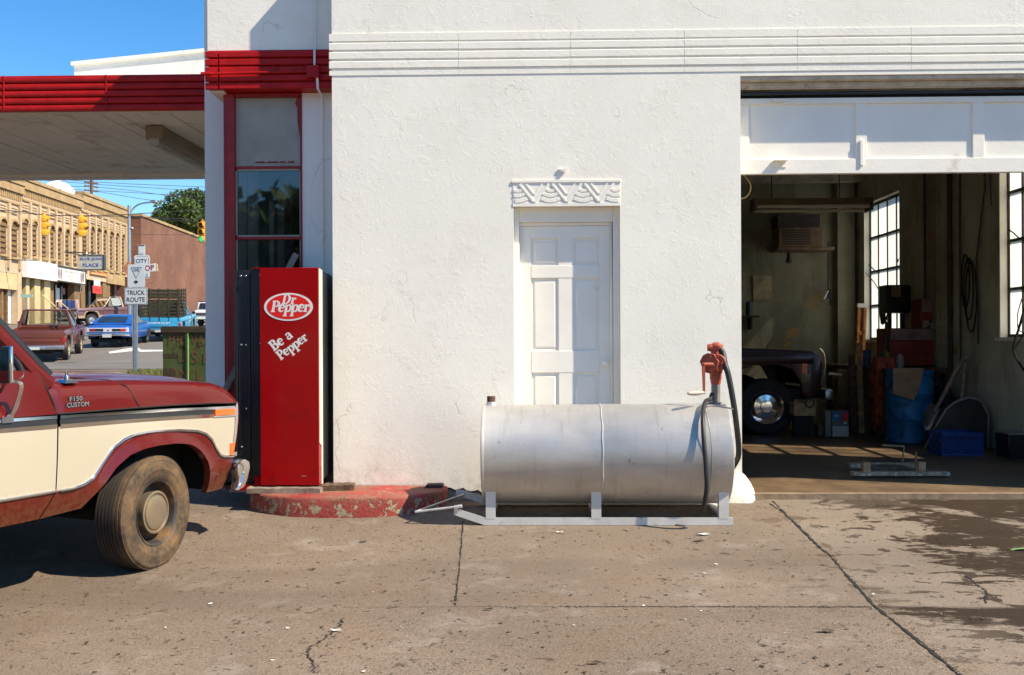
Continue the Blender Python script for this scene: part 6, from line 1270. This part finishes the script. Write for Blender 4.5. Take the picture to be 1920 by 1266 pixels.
x0, x1, z0, z1 = xx(240), xx(273), zz(538.6), zz(496)
m = MB(); plate(m, x0, x1, z0, z1, .035, -.018, -.012); pl = m.build('marker_plate', M['signwhite'], t)
q = MB(); T3 = [(xx(246.5), zz(501.5)), (xx(267), zz(501.5)), (xx(256.5), zz(522))]
for (a, b) in zip(T3, T3[1:] + T3[:1]): q.tube([(a[0], -.02, a[1]), (b[0], -.02, b[1])], .0035, 5)
txt(q, '104E', face_front(xx(256.5), -.0185, zz(506.5)), .10, .0, width=.17); q.prism([(xx(252), zz(530.6)), (xx(255), zz(530.6)), (xx(255), zz(533)), (xx(260.5), zz(529)), (xx(255), zz(525)), (xx(255), zz(527.4)), (xx(252), zz(527.4))], 'y', -.021, -.0185); q.build('lettering', M['signblack'], pl)
# second sign cluster behind: CITY marker
p = at(266, 560, 33); t = thing('city_sign', 'brown backed CITY marker sign with a small white cap plate', 'road sign', (p.x, 33, gz(p.x, 33)), R(-3)); zz = lambda v: at(266, v, 33).z - t.location.z; xx = lambda u: at(u, 500, 33).x - p.x
M['signbrown'] = mat('rusty_brown_sign_back', (.22, .10, .05), .7, var=.3)
m = MB(); xp = xx(254.5); m.tube([(xp, .06, 0), (xp, .06, zz(482))], .03, 8); m.box(xp, xx(266), .04, .07, zz(505), zz(503)); m.box(-.03, .03, .012, .04, zz(515), zz(466)); m.build('post', M['steel'], t)
m = MB(); plate(m, xx(251), xx(281), zz(522), zz(478.5), .08, -.0, .01, 1); plate(m, xx(252.8), xx(279.2), zz(520.3), zz(480.7), .07, -.004, -.0005, 0); plate(m, xx(253.8), xx(278.2), zz(519.3), zz(481.7), .065, -.0055, -.0042, 1); m.box(xx(258.6), xx(272.2), -.0, .012, zz(479), zz(459.3), 1); m.build('back_plate', [M['signbrown'], M['signwhite']], t)
m = MB(); plate(m, xx(260.3), xx(270.4), zz(475.6), zz(462), .02, -.012, -.006); m.box(xx(259.8), xx(271), -.012, -.002, zz(461.8), zz(460), 1); m.build('cap_plate', [M['signwhite'], M['signblack']], t)
m = MB(); plate(m, xx(253), xx(278), zz(496.5), zz(481.5), .02, -.012, -.006); pl = m.build('plate', M['signwhite'], t); q = MB(); txt(q, 'CITY', face_front(xx(265.7), -.013, zz(489.5)), .13, .012, width=.39); q.build('lettering', M['signblack'], pl)
m = MB(); plate(m, xx(262), xx(279.5), zz(518.5), zz(509.5), .02, -.012, -.006); pl = m.build('plate', M['signwhite'], t); q = MB(); txt(q, 'IN', face_front(xx(275.5), -.013, zz(515)), .05, .01, width=.06); q.build('lettering', M['signblack'], pl)
# OP sign (end of a longer word hidden behind the marker) and the diamond back
SBY = 30.0; p = at(285, 502, SBY); t = thing('shop_board', 'tilted white board with red capitals, half hidden behind the route marker', 'sign', (p.x, SBY, p.z)); m = MB(); Mr = Matrix.Rotation(R(6), 4, 'Y').inverted(); m.box(-.62, .125, -.03, .03, -.115, .115, 0, Mr); m.box(.126, .17, -.025, .03, -.12, .095, 1, Mr); m.build('panel', [M['signwhite'], M['tan']], t)
q = MB(); txt(q, 'SHOP', Mr @ face_front(-.20, -.032, 0), .165, .02, width=.56); q.build('lettering', mat('dark_red_capitals', (.30, .012, .012), .5), t); q = MB(); xp = at(254.3, 560, SBY).x - p.x; q.tube([(xp, .06, .1), (xp, .06, -(p.z - gz(p.x, SBY)))], .028, 8); q.build('post', M['steel'], t)
p = at(241, 504, 32); t = thing('warning_sign', 'rusty diamond shaped sign back beside the arrow marker', 'road sign', (p.x, 32, gz(p.x, 32)), R(20)); z = p.z - gz(p.x, 32); m = MB(); m.prism([(-.20, z), (0, z - .27), (.20, z), (0, z + .27)], 'y', -.01, .0); m.build('plate', mat('rust_orange_plate', (.32, .12, .045), .7, var=.25), t); q = MB(); xp = (at(254.5, 560, 32).x - p.x); q.tube([(xp, .05, 0), (xp, .05, z)], .025, 6); q.box(0, xp, .02, .05, z - .03, z + .03); q.build('post', M['steel'], t)

# green dumpster
DY = 19.0; a, b = at(305, 612, DY), at(430, 612, DY); t = thing('dumpster', 'green metal dumpster with rust and red hand painted PRIVATE USE ONLY', 'dumpster', (a.x, DY, gz(a.x, DY)), R(1)); L = b.x - a.x; z1 = a.z - t.location.z
M['dump'] = mat('dumpster_green_paint', lin('#425022'), .7, var=.25, vs=3, dirt='#3c2414', dirt_t=(.56, .64), ds=3.2, bump=.006, bs=14); M['dump_rim'] = mat('dumpster_rusty_rim', lin('#3a2f1c'), .8, var=.4, vs=6)
m = MB(); m.box(0, L, 0, 1.2, .08, z1 - .13); m.box(-.005, L, -.012, -.0005, .08, .4, 1) if False else None; m.build('body', M['dump'], t, bevel=.01)
m = MB(); m.box(-.03, L + .03, -.04, 1.24, z1 - .129, z1 - .02); m.box(-.03, L + .03, .0, 1.2, z1 - .0199, z1); m.build('rim', M['dump_rim'], t, bevel=.01)
m = MB(); s0 = at(352, 650, DY).x - a.x; m.box(s0 - .03, s0 - .004, -.03, -.001, .08, z1 - .13); m.box(s0 + .001, s0 + .018, -.035, -.001, .08, z1 - .13, 1); m.build('rib', [M['dump'], mat('bright_green_edge', (.22, .42, .12), .6)], t)
m = MB(); m.box(.0, .22, -.004, -.0008, .0 + .1, .42); m.build('rust_patch', M['dump_rim'], t); m = MB(); m.box(.0, .28, -.0045, -.001, .62, .70); m.build('rust_patch', M['dump_rim'], t)
q = MB(); RL = mat('red_graffiti_paint', (.18, .04, .02), .7)
def hand(u, v, hgt, ch, wd): txt(q, ch, face_front(at(u, v, DY).x - a.x, -.014, at(u, v, DY).z - t.location.z), hgt, -.015, 0, 0, wd)
for ch, u, v, wd in (('P', 323, 635, .11), ('R', 339, 636, .12), ('I', 352.5, 634, .02), ('V', 364, 635, .13), ('A', 378, 636, .12), ('T', 391, 635, .12), ('E', 403, 635, .11), ('U', 342, 668, .11), ('S', 366, 669, .13), ('E', 388, 670, .12), ('O', 328, 701, .13), ('N', 346, 702, .12), ('L', 376, 702, .11), ('Y', 360, 703, .11)): hand(u, v, .21, ch, wd)
q.build('hand_lettering', RL, t)

# ------------------------------------------------------------------ street vehicles
M['wheelrim'] = mat('tan_steel_wheel', lin('#b59a6c'), .5, .3, var=.15); M['rubtyre'] = mat('street_tyre', (.02, .02, .02), .8, var=.3, vs=5); M['plate'] = mat('licence_plate', (.55, .56, .52), .5, var=.1, vs=30)
M['carglass'] = glass('car_window_glass', (.86, .90, .88), .3, .02, .06)
def vwheel(t, x, y, r_, wd, sd, rimc):
    A_ = Matrix.Rotation(R(90), 4, 'Y'); o = MB(); o.lathe([(r_ * .62, wd * .40), (r_ * .60, wd * .46), (r_ * .5, wd * .40), (r_ * .42, wd * .30), (r_ * .22, wd * .34), (r_ * .2, wd * .42), (0, wd * .44)], 20, M=A_); o = o.build('wheel', M[rimc], t); o.location = (x, y, r_); o.rotation_euler = (0, 0, 0 if sd > 0 else math.pi)
    q = MB(); q.lathe([(r_ * .6, -wd / 2), (r_ * .92, -wd / 2), (r_, -wd * .4), (r_, wd * .4), (r_ * .92, wd / 2), (r_ * .62, wd * .47), (r_ * .60, wd * .36), (0, wd * .1)], 24, M=A_); q.build('tyre', M['rubtyre'], o)
def paint(name, col): return mat(name, col, .30, var=.06, vs=2, coat=.4)
def pickup(name, label, pos, head, col, lower=None, rim='wheelrim', roofc=None, letters=None, L=5.3, hubs=True, bed=True, glassm='carglass', group=None, foh=.95):
    t = thing(name, label, 'pickup truck', pos, head, group); P_ = paint(label.split()[0] + '_truck_paint', col); P2 = paint(label.split()[0] + '_roof_paint', roofc) if roofc else P_; P3 = paint(label.split()[0] + '_lower_paint', lower) if lower else P_
    hw = .97; yr, yf = -L / 2, L / 2; wr_, wf = yr + 1.15, yf - foh; zb = .48; r_ = .37
    def arch(c): return [(c - .47, zb), (c - .44, .68), (c - .34, .85), (c - .18, .91), (c + .18, .91), (c + .34, .85), (c + .44, .68), (c + .47, zb)]
    cabr, cabf = yr + 2.15, yf - 1.75
    # side skins with wheel openings
    for sd in (-1, 1):
        prof = [(yr + .02, zb + .05)] + arch(wr_) + arch(wf) + [(yf - .10, zb), (yf - .02, .60)]
        mid = 1.0
        def split(p):  # outer polygon, sloping hood line
            return p + [(yf, .95), (yf - .06, 1.06), (cabf, 1.12), (cabr, 1.12), (cabr - .02, 1.13), (yr + .01, 1.11)]
        q = MB(); poly = split(prof); x0, x1 = (hw - .10, hw - .03) if sd > 0 else (-hw + .10, -hw + .03)
        q.prism([p for p in poly], 'x', x0, x1); q.box(min(sd * hw, sd * (hw - .029)), max(sd * hw, sd * (hw - .029)), yr + .05, yf - .12, .93, 1.04, 0); q.box(min(sd * (hw - .005), sd * (hw - .029)), max(sd * (hw - .005), sd * (hw - .029)), cabr - .6, wf - .5, .50, .90, 0) if False else None
        q.build('side_panel', P_, t, bevel=.018)
        if lower:
            q = MB(); q.prism([(yr + .03, zb + .07), (wr_ - .46, zb + .02), (wr_ - .44, .66), (yr + .03, .66)], 'x', sd * (hw - .029), sd * (hw - .012)); q.prism([(wr_ + .47, zb + .02), (wf - .47, zb + .02), (wf - .44, .66), (wr_ + .44, .66)], 'x', sd * (hw - .029), sd * (hw - .012)); q.prism([(wf + .47, zb + .02), (yf - .1, zb + .02), (yf - .03, .66), (wf + .44, .66)], 'x', sd * (hw - .029), sd * (hw - .012))
            ar = arch(wf); q.prism([(wf - .55, .55)] + [(y - .06 if y < wf else y + .06, z + .06) for y, z in ar[1:7]] + [(wf + .55, .55), (wf + .47, .55)] + [p for p in ar[1:7]][::-1] + [(wf - .47, .55)], 'x', sd * (hw - .029), sd * (hw - .018)); q.build('lower_panel', P3, t)
        q = MB(); q.tube([(sd * (hw - .028), cabr + .05, z) for z in (.5, .8, 1.1)], .012, 5); q.tube([(sd * (hw - .028), cabf + .02, z) for z in (.5, .8, 1.1)], .012, 5); q.build('door_seam', M['dark'], t)
    # cab floor, hood, bed
    q = MB(); q.box(-hw + .11, hw - .11, cabr, yf - .12, .46, .60); q.box(-hw + .11, hw - .11, yr + .1, cabr, .62, .68); q.box(-.5, .5, yr + .3, yf - .3, .3, .45); q.box(-.75, .75, wr_ - .06, wr_ + .06, .30, .42); q.build('chassis', M['dark'], t)
    q = MB(); q.prism([(cabf - .02, 1.0), (yf - .08, .95), (yf - .04, 1.05), (yf - .12, 1.10), (cabf - .02, 1.165)], 'x', -hw + .045, hw - .045); q.build('hood', P_, t, bevel=.025)
    q = MB(); q.box(-hw + .101, hw - .101, cabr, cabr + .05, .6, 1.16); q.box(-hw + .10, hw - .10, cabf - .05, cabf - .021, .6, 1.15); q.build('cab_wall', P_, t)
    q = MB(); q.box(-hw + .035, hw - .035, yr, yr + .06, .56, 1.12); q.box(-hw + .10, hw - .10, yr - .006, yr - .0005, .86, .93) if not letters else None; q.box(-hw + .2, hw - .2, yr - .012, yr - .0005, .70, .82); tg = q.build('tailgate', P_, t, bevel=.015)
    if letters:
        q = MB(); q.box(-hw + .10, hw - .10, yr - .03, yr - .013, .72, .745); q.build('ridge', P_, tg)
        q = MB(); txt(q, letters, face_front(0, yr - .014, .875), .075, .03, width=1.0, space=1.15); q.build('lettering', M['shopwhite'], tg)
    if bed:
        q = MB(); q.box(-hw + .11, hw - .11, cabr - .10, cabr - .05, .66, 1.10); q.build('bed_front', P_, t)
    # greenhouse: pillars, roof, glass
    zr = 1.78; rb, rf_ = cabr + .08, cabf - .62; tw = .70; bw = hw - .07
    B0 = {(-1, 0): (-bw, cabr + .03), (1, 0): (bw, cabr + .03), (-1, 1): (-bw, cabf - .04), (1, 1): (bw, cabf - .04)}; T0 = {(-1, 0): (-tw, rb), (1, 0): (tw, rb), (-1, 1): (-tw, rf_), (1, 1): (tw, rf_)}
    q = MB(); q.box(-tw - .03, tw + .03, rb - .03, rf_ + .02, zr - .05, zr); q.build('roof', P2, t, bevel=.03)
    q = MB()
    for k in B0: b, c = B0[k], T0[k]; q.tube([(b[0], b[1], 1.10), (c[0], c[1], zr - .03)], .052 if k[1] == 0 else .035, 8)
    q.tube([(-bw, cabr + .03, 1.14), (bw, cabr + .03, 1.14)], .05, 6); q.build('pillar', P_ if not roofc else P2, t)
    V = lambda k, f: Vector((B0[k][0] + (T0[k][0] - B0[k][0]) * f, B0[k][1] + (T0[k][1] - B0[k][1]) * f, 1.13 + (zr - .06 - 1.13) * f))
    for nm, k1, k2 in (('rear_window', (-1, 0), (1, 0)), ('windshield', (-1, 1), (1, 1)), ('side_window', (1, 0), (1, 1)), ('side_window', (-1, 0), (-1, 1))):
        q = MB(); q.add([V(k1, .04), V(k2, .04), V(k2, .99), V(k1, .99)], [(0, 1, 2, 3)]); q.build(nm, M[glassm], t)
    q = MB(); q.box(-.75, .75, cabr + .25, cabr + .42, .75, 1.18); q.build('seat', M['blacktrim'], t, bevel=.04)
    for sd in (-1, 1):
        q = MB(); q.box(sd * (hw - .05) - .045, sd * (hw - .05) + .045, yr - .012, yr + .05, .68, .88); q.build('taillight', M['redlens'], t, bevel=.006)
        q = MB(); q.ball((sd * (hw + .10), cabf - .12, 1.25), (.09, .03, .07), 8); q.tube([(sd * (hw - .03), cabf - .12, 1.14), (sd * (hw + .10), cabf - .12, 1.22)], .012, 5); q.build('mirror', M['blacktrim'], t)
        q = MB(); q.ball((sd * (hw - .22), yf + .01, .83), (.09, .03, .08), 10); q.build('headlight', M['signwhite'], t)
        vwheel(t, sd * (hw - .14), wr_, r_, .22, sd, rim); vwheel(t, sd * (hw - .14), wf, r_, .22, sd, rim)
    q = MB(); q.box(-hw + .12, hw - .12, yf - .04, yf + .005, .62, .98)
    q.build('grille', mat('dark_grille', (.10, .085, .07), .5, .4), t)
    q = MB(); 
    for i in range(4): q.box(-hw + .14, hw - .14, yf + .006, yf + .016, .66 + i * .08, .68 + i * .08)
    q.build('grille_bar', M['steel'], t)
    q = MB(); q.box(-hw + .03, hw - .03, yr - .13, yr - .02, .46, .60); q.box(-.35, .35, yr - .16, yr - .131, .46, .56); q.build('bumper', M['steel'], t, bevel=.015)
    q = MB(); q.box(-hw, hw, yf + .02, yf + .13, .46, .60); q.build('bumper', M['steel'], t, bevel=.03)
    q = MB(); q.box(-.17, .17, yr - .17, yr - .161, .46, .55); q.build('licence_plate', M['plate'], t)
    return t, P_, (hw, yr, yf, cabr)
def place(u, v, Y, back=2.65, head=0.0):
    # (u, v): ground point under the middle of the rear end
    p = at(u, v, Y); c = Vector((p.x, Y, 0)) + Vector((-math.sin(head), math.cos(head), 0)) * back; return c
def seat_on(t, c, head, L):
    d = Vector((-math.sin(head), math.cos(head), 0)); r = c - d * L * .3; f = c + d * L * .3; zr, zf = gz(r.x, r.y) + .014, gz(f.x, f.y) + .014
    t.location = (c.x, c.y, (zr + zf) / 2); t.rotation_euler = (math.atan2(zf - zr, L * .6), 0, head)
h = R(17.5); c = place(66, 680, 34.0, 2.65, h); t, P_, dm = pickup('pickup_truck', 'reddish brown pickup with open empty bed driving away up the street', c, h, (.125, .030, .018)); seat_on(t, c, h, 5.3)
q = MB(); 
for (x, z) in ((.28, 1.62), (.45, 1.55)): q.tube([(x, dm[3] - .12, 1.12), (x + .10, dm[3] - .10, z)], .025, 6)
q.tube([(.28, dm[3] - .1, 1.45), (.62, dm[3] - .1, 1.40)], .03, 6); q.build('bed_rack', M['sash'], t)
h = R(11); c = place(299, 638, 46.0, 2.65, h); t, P_, dm = pickup('pickup_truck', 'sky blue pickup with a tall dark stake rack on its bed', c, h, (.035, .27, .46), letters='CHEVROLET', rim='steel'); seat_on(t, c, h, 5.3)
q = MB(); hw, yr, yf, cabr = dm
rackm = mat('dark_stake_wood', (.035, .03, .012), .8, var=.4, vs=6)
for sd in (-1, 1):
    for i in range(8): z = 1.14 + i * .165; q.box(sd * (hw - .08) - .015, sd * (hw - .08) + .015, yr + .02, cabr - .1, z, z + .09)
    for y in (yr + .05, yr + .7, yr + 1.35, cabr - .2): q.box(sd * (hw - .055) - .02, sd * (hw - .055) + .02, y, y + .07, .9, 2.48)
for i in range(8):
    z = 1.14 + i * .165; q.box(-hw + .1, hw - .1, yr + .02, yr + .05, z, z + .09) if i != 5 else None; q.box(-hw + .1, hw - .1, cabr - .13, cabr - .1, z, z + .12)
for x in (-.85, -.42, .0, .42, .85): q.box(x - .035, x + .035, yr + .0, yr + .019, .95, 2.48)
q.prism([(yr + .2, 2.4), (yr + .28, 2.4), (yr + 1.0, 1.15), (yr + .92, 1.15)], 'x', hw - .02, hw + .0)
q.build('stake_rack', rackm, t)
h = R(180 - 36); p = at(205, 602, 63); c = Vector((p.x, 63, 0)); t, P_, dm = pickup('pickup_truck', 'plum and tan pickup parked nose out before the shops', c, h, (.13, .065, .075), lower=(.36, .25, .15), rim='steel', roofc=(.42, .34, .26)); seat_on(t, c, h, 5.3)
h = R(185); p = at(374, 596, 58); c = Vector((p.x + .6, 60, 0)); t = thing('parked_car', 'white car mostly hidden behind the blue pickup and the column', 'car', (c.x, c.y, gz(c.x, c.y) + .014), R(3))
def sedan(t, P_, L, hw, prof_low, gh, hb, rearm=None):
    # prof_low: (y, z) outline of the lower body, gh: greenhouse rows (y, half width, z) rear->front
    q = MB(); q.prism(prof_low, 'x', -hw, hw); b = q.build('body', P_, t, bevel=.07, seg=3); return b
wp = paint('white_car_paint', (.72, .72, .70))
pr = [(-2.3, .40), (-2.28, .85), (-2.2, .95), (2.1, .95), (2.35, .85), (2.35, .40)]
sedan(t, wp, 4.7, .92, pr, None, None); q = MB(); q.prism([(-2.15, .94), (-1.9, 1.42), (.5, 1.42), (1.1, .94)], 'x', -.80, .80, 0, None, None); q.build('cabin', wp, t, bevel=.05); q = MB(); q.add([(-.70, -2.125, 1.0), (.70, -2.125, 1.0), (.66, -1.95, 1.36), (-.66, -1.95, 1.36)], [(0, 1, 2, 3)]); q.build('rear_window', M['blacktrim'], t, solid=.02); q = MB(); q.box(-.85, .85, -2.42, -2.31, .42, .55); q.build('bumper', M['chrome'], t); q = MB(); q.box(-.8, .8, -2.33, -2.3, .62, .78); q.build('tail_panel', M['sash'], t)
for x in (-.78, .78):
    for y in (-1.4, 1.5): vwheel(t, x, y, .33, .2, 1 if x > 0 else -1, 'steel')
h = R(4); p = at(378, 600, 66); c = Vector((p.x + .5, 69, 0)); t, P_, dm = pickup('pickup_truck', 'dark brown pickup roof showing beyond the white car', c, h, (.06, .035, .03)); seat_on(t, c, h, 5.3); t.location.z += .35
# tall aerial on it
q = MB(); q.tube([(-.5, -.2, 1.75), (-.5, -.2, 3.2)], .02, 5); q.build('aerial', M['sash'], t)

# blue fastback coupe
h = R(10.5); c = place(203, 650, 41.5, 2.4, h); t = thing('coupe_car', 'bright blue two door fastback car with silver tail panel', 'car', c, h); seat_on(t, c, h, 4.8)
CB = paint('bright_blue_car_paint', (.016, .085, .33)); rows = []
# lower body sections: y, half width, z low, z belt, z top of deck/hood centre
for y, wd, zl, zb_, zc_ in ((-2.40, .80, .50, .80, .83), (-2.36, .86, .46, .86, .90), (-2.2, .90, .42, .90, .955), (-1.6, .92, .40, .93, .98), (-.8, .92, .34, .93, .98), (.4, .92, .32, .91, .96), (1.2, .91, .34, .88, .93), (1.9, .89, .38, .85, .90), (2.3, .85, .44, .80, .84), (2.38, .80, .50, .74, .76)):
    rows.append([(-x, y, z) for x, z in ((.6 * wd, zl), (wd - .05, zl + .02), (wd - .01, zl + .14), (wd, zl + .28), (wd - .01, zb_ - .10), (wd - .05, zb_), (wd - .16, zb_ + .03), (.5 * wd, zc_), (0, zc_ + .01))] + [(x, y, z) for x, z in ((.5 * wd, zc_), (wd - .16, zb_ + .03), (wd - .05, zb_), (wd - .01, zb_ - .10), (wd, zl + .28), (wd - .01, zl + .14), (wd - .05, zl + .02), (.6 * wd, zl))])
q = MB(); q.grid(rows); q.add(rows[0], [tuple(range(17))]); q.add(rows[-1], [tuple(range(17))]); q.build('body', CB, t, weld=1e-4, sharp=50)
g_ = [(-1.95, .70, .985), (-1.5, .69, 1.13), (-1.05, .66, 1.27), (-.75, .63, 1.335), (-.3, .62, 1.36), (.15, .62, 1.345), (.45, .64, 1.27), (.8, .70, 1.08), (1.0, .73, .95)]
rows = []
for y, wd, z in g_:
    zb_ = .93; wb = .84
    f = (z - zb_) / .43; rows.append([(-wb, y, zb_ - .02), (-(wb + (wd - wb) * .9 * f), y, zb_ + (z - zb_) * .82), (-wd + .04 + .04 * (1 - f), y, z - .02 * f), (-.35, y, z + .004), (.35, y, z + .004), (wd - .04 - .04 * (1 - f), y, z - .02 * f), ((wb + (wd - wb) * .9 * f), y, zb_ + (z - zb_) * .82), (wb, y, zb_ - .02)])
q = MB(); q.grid(rows); q.build('roof', CB, t, sharp=50)
q = MB(); q.grid([[(x * k, y, z + .012) for x in (-.58, -.3, 0, .3, .58)] for y, z, k in ((-1.78, 1.05, 1.0), (-1.4, 1.168, .98), (-1.08, 1.268, .94))]); q.build('rear_window', M['darkglass'] if False else mat('dark_rear_glass', (.02, .03, .035), .08, var=.3, vs=2), t, solid=.004)
for sd in (-1, 1):
    q = MB(); P4 = [(-1.0, .965), (-.62, 1.25), (.18, 1.29), (.72, .985)]; q.add([(sd * (.855 - (z - .93) * .52), y, z) for y, z in P4], [(0, 1, 2, 3)]); q.build('side_window', mat('side_glass', (.16, .20, .22), .08), t, solid=.006)
    vwheel(t, sd * .76, -1.42, .325, .22, sd, 'steel'); vwheel(t, sd * .76, 1.42, .325, .2, sd, 'steel')
    q = MB(); ar = [(-1.42 + .40 * math.cos(R(a)), .33 + .37 * math.sin(R(a))) for a in range(0, 181, 20)]; q.prism(ar, 'x', sd * .80, sd * .926); ar = [(1.42 + .40 * math.cos(R(a)), .33 + .37 * math.sin(R(a))) for a in range(0, 181, 20)]; q.prism(ar, 'x', sd * .78, sd * .922); q.build('wheel_well', M['dark'], t)
    q = MB(); q.ball((sd * .97, .55, 1.0), (.08, .04, .05), 8); q.build('mirror', M['chrome'], t)
q = MB(); q.box(-.84, .84, -2.43, -2.385, .66, .84); tp_ = q.build('tail_panel', mat('silver_tail_panel', (.68, .68, .70), .35, .2, var=.05), t, bevel=.012)
for sd in (-1, 1):
    q = MB(); q.box(sd * .45 - .27, sd * .45 + .27, -2.445, -2.431, .70, .80); q.build('taillight_housing', M['blacktrim'], t)
    q = MB(); q.box(sd * .60 - .09, sd * .60 + .09, -2.452, -2.446, .712, .79); q.build('taillight', mat('bright_red_lens', (.75, .02, .02), .3) if sd > 0 else M['redlens'], t)
q = MB(); q.box(-.03, .05, -2.44, -2.431, .72, .75); q.build('badge', M['blacktrim'], t)
q = MB(); q.prism([(-.90, .50), (.90, .50), (.90, .62), (-.90, .62)], 'y', -2.52, -2.41); q.build('bumper', M['chrome'], t, bevel=.03); q = MB(); q.box(-.9, .9, 2.40, 2.5, .42, .56); q.build('bumper', M['chrome'], t, bevel=.03)
q = MB(); q.box(-.20, .16, -2.535, -2.521, .44, .58); q.build('licence_plate', M['plate'], t); q = MB(); q.box(-.6, .6, -2.3, 2.2, .22, .36); q.tube([(.45, -2.45, .28), (.45, -1.8, .30)], .03, 8); q.build('underbody', M['dark'], t)

# ------------------------------------------------------------------ across the forecourt, behind the camera: trees that show in glass and chrome
for i, (x, y, s_) in enumerate(((-22, -33, 6.5), (-14, -36, 6.0), (-6, -34, 6.8), (3, -38, 6.5), (12, -36, 6.0), (24, -40, 7))):
    t = thing('tree', 'dark leafy tree across the road behind the viewer', 'tree', (x, y, -.2), 0, 'trees across the road')
    m = MB(); m.tube([(0, 0, 0), (.1, .1, s_)], [.35, .15], 8); m.build('trunk', M['bark'], t); q = MB()
    for k in range(1500):
        d = Vector((random.gauss(0, 1), random.gauss(0, 1), random.gauss(0, .8))).normalized() * s_ * .66 * random.uniform(.5, 1.05); o = Vector((d.x, d.y, d.z + s_ * .95)); r_ = random.uniform(.4, .75); nn = Vector((random.gauss(0, 1), random.gauss(0, 1), random.gauss(0, 1))).normalized(); a = nn.orthogonal().normalized(); b = nn.cross(a)
        q.add([o + a * r_, o + b * r_ * .6, o - a * r_, o - b * r_ * .6], [(0, 1, 2, 3)])
    q.build('crown', M['leaf'], t)
for i, (x, y, s_) in enumerate(((12, 23, 4.2), (16, 31, 5.0), (21, 38, 5.5), (10.5, 32, 4.6), (28, 36, 6), (34, 27, 5.2))):
    t = thing('tree', 'green tree on the lot beyond the garage windows', 'tree', (x, y, gz(x, y)), 0, 'trees beyond the garage')
    m = MB(); m.tube([(0, 0, 0), (.1, .1, s_)], [.28, .12], 8); m.build('trunk', M['bark'], t); q = MB()
    for k in range(1300):
        d = Vector((random.gauss(0, 1), random.gauss(0, 1), random.gauss(0, .8))).normalized() * s_ * .55 * random.uniform(.45, 1.05); o = Vector((d.x, d.y, d.z + s_ * .95)); r_ = random.uniform(.2, .42); nn = Vector((random.gauss(0, 1), random.gauss(0, 1), random.gauss(0, 1))).normalized(); a = nn.orthogonal().normalized(); b = nn.cross(a)
        q.add([o + a * r_, o + b * r_ * .6, o - a * r_, o - b * r_ * .6], [(0, 1, 2, 3)])
    q.build('crown', M['leaf'], t)
# garage pickup, dark, parked across the bay
h = R(-90); t, P_, dm = pickup('parked_pickup', 'black old pickup with chrome hubcaps parked inside the dark garage', Vector((1.12, 13.95, .012)), h, (.040, .010, .010), rim='chrome', L=5.2, foh=.72)
hw, yr, yf, cabr = dm
q = MB(); q.box(hw - .028, hw - .012, yf - .27, yf - .20, .80, .98); q.build('marker_lamp', M['amber'], t, bevel=.004)
q = MB(); q.tube(smooth_curve([(hw - .06, yf - .02, 1.13), (hw - .05, yf + .03, 1.05), (hw - .06, yf + .045, .9), (hw - .08, yf + .02, .72)], 5), .010, 6); q.tube([(hw - .02, yf - .65, 1.0), (hw - .02, yf - 2.0, 1.02)], .008, 6); q.build('chrome_edge', M['chrome'], t)
q = MB(); q.tube([(hw - .1, yf + .1, .80), (hw - .1, yf + .26, .78)], .03, 8); q.build('bumper_guard', M['bumper_metal'], t)
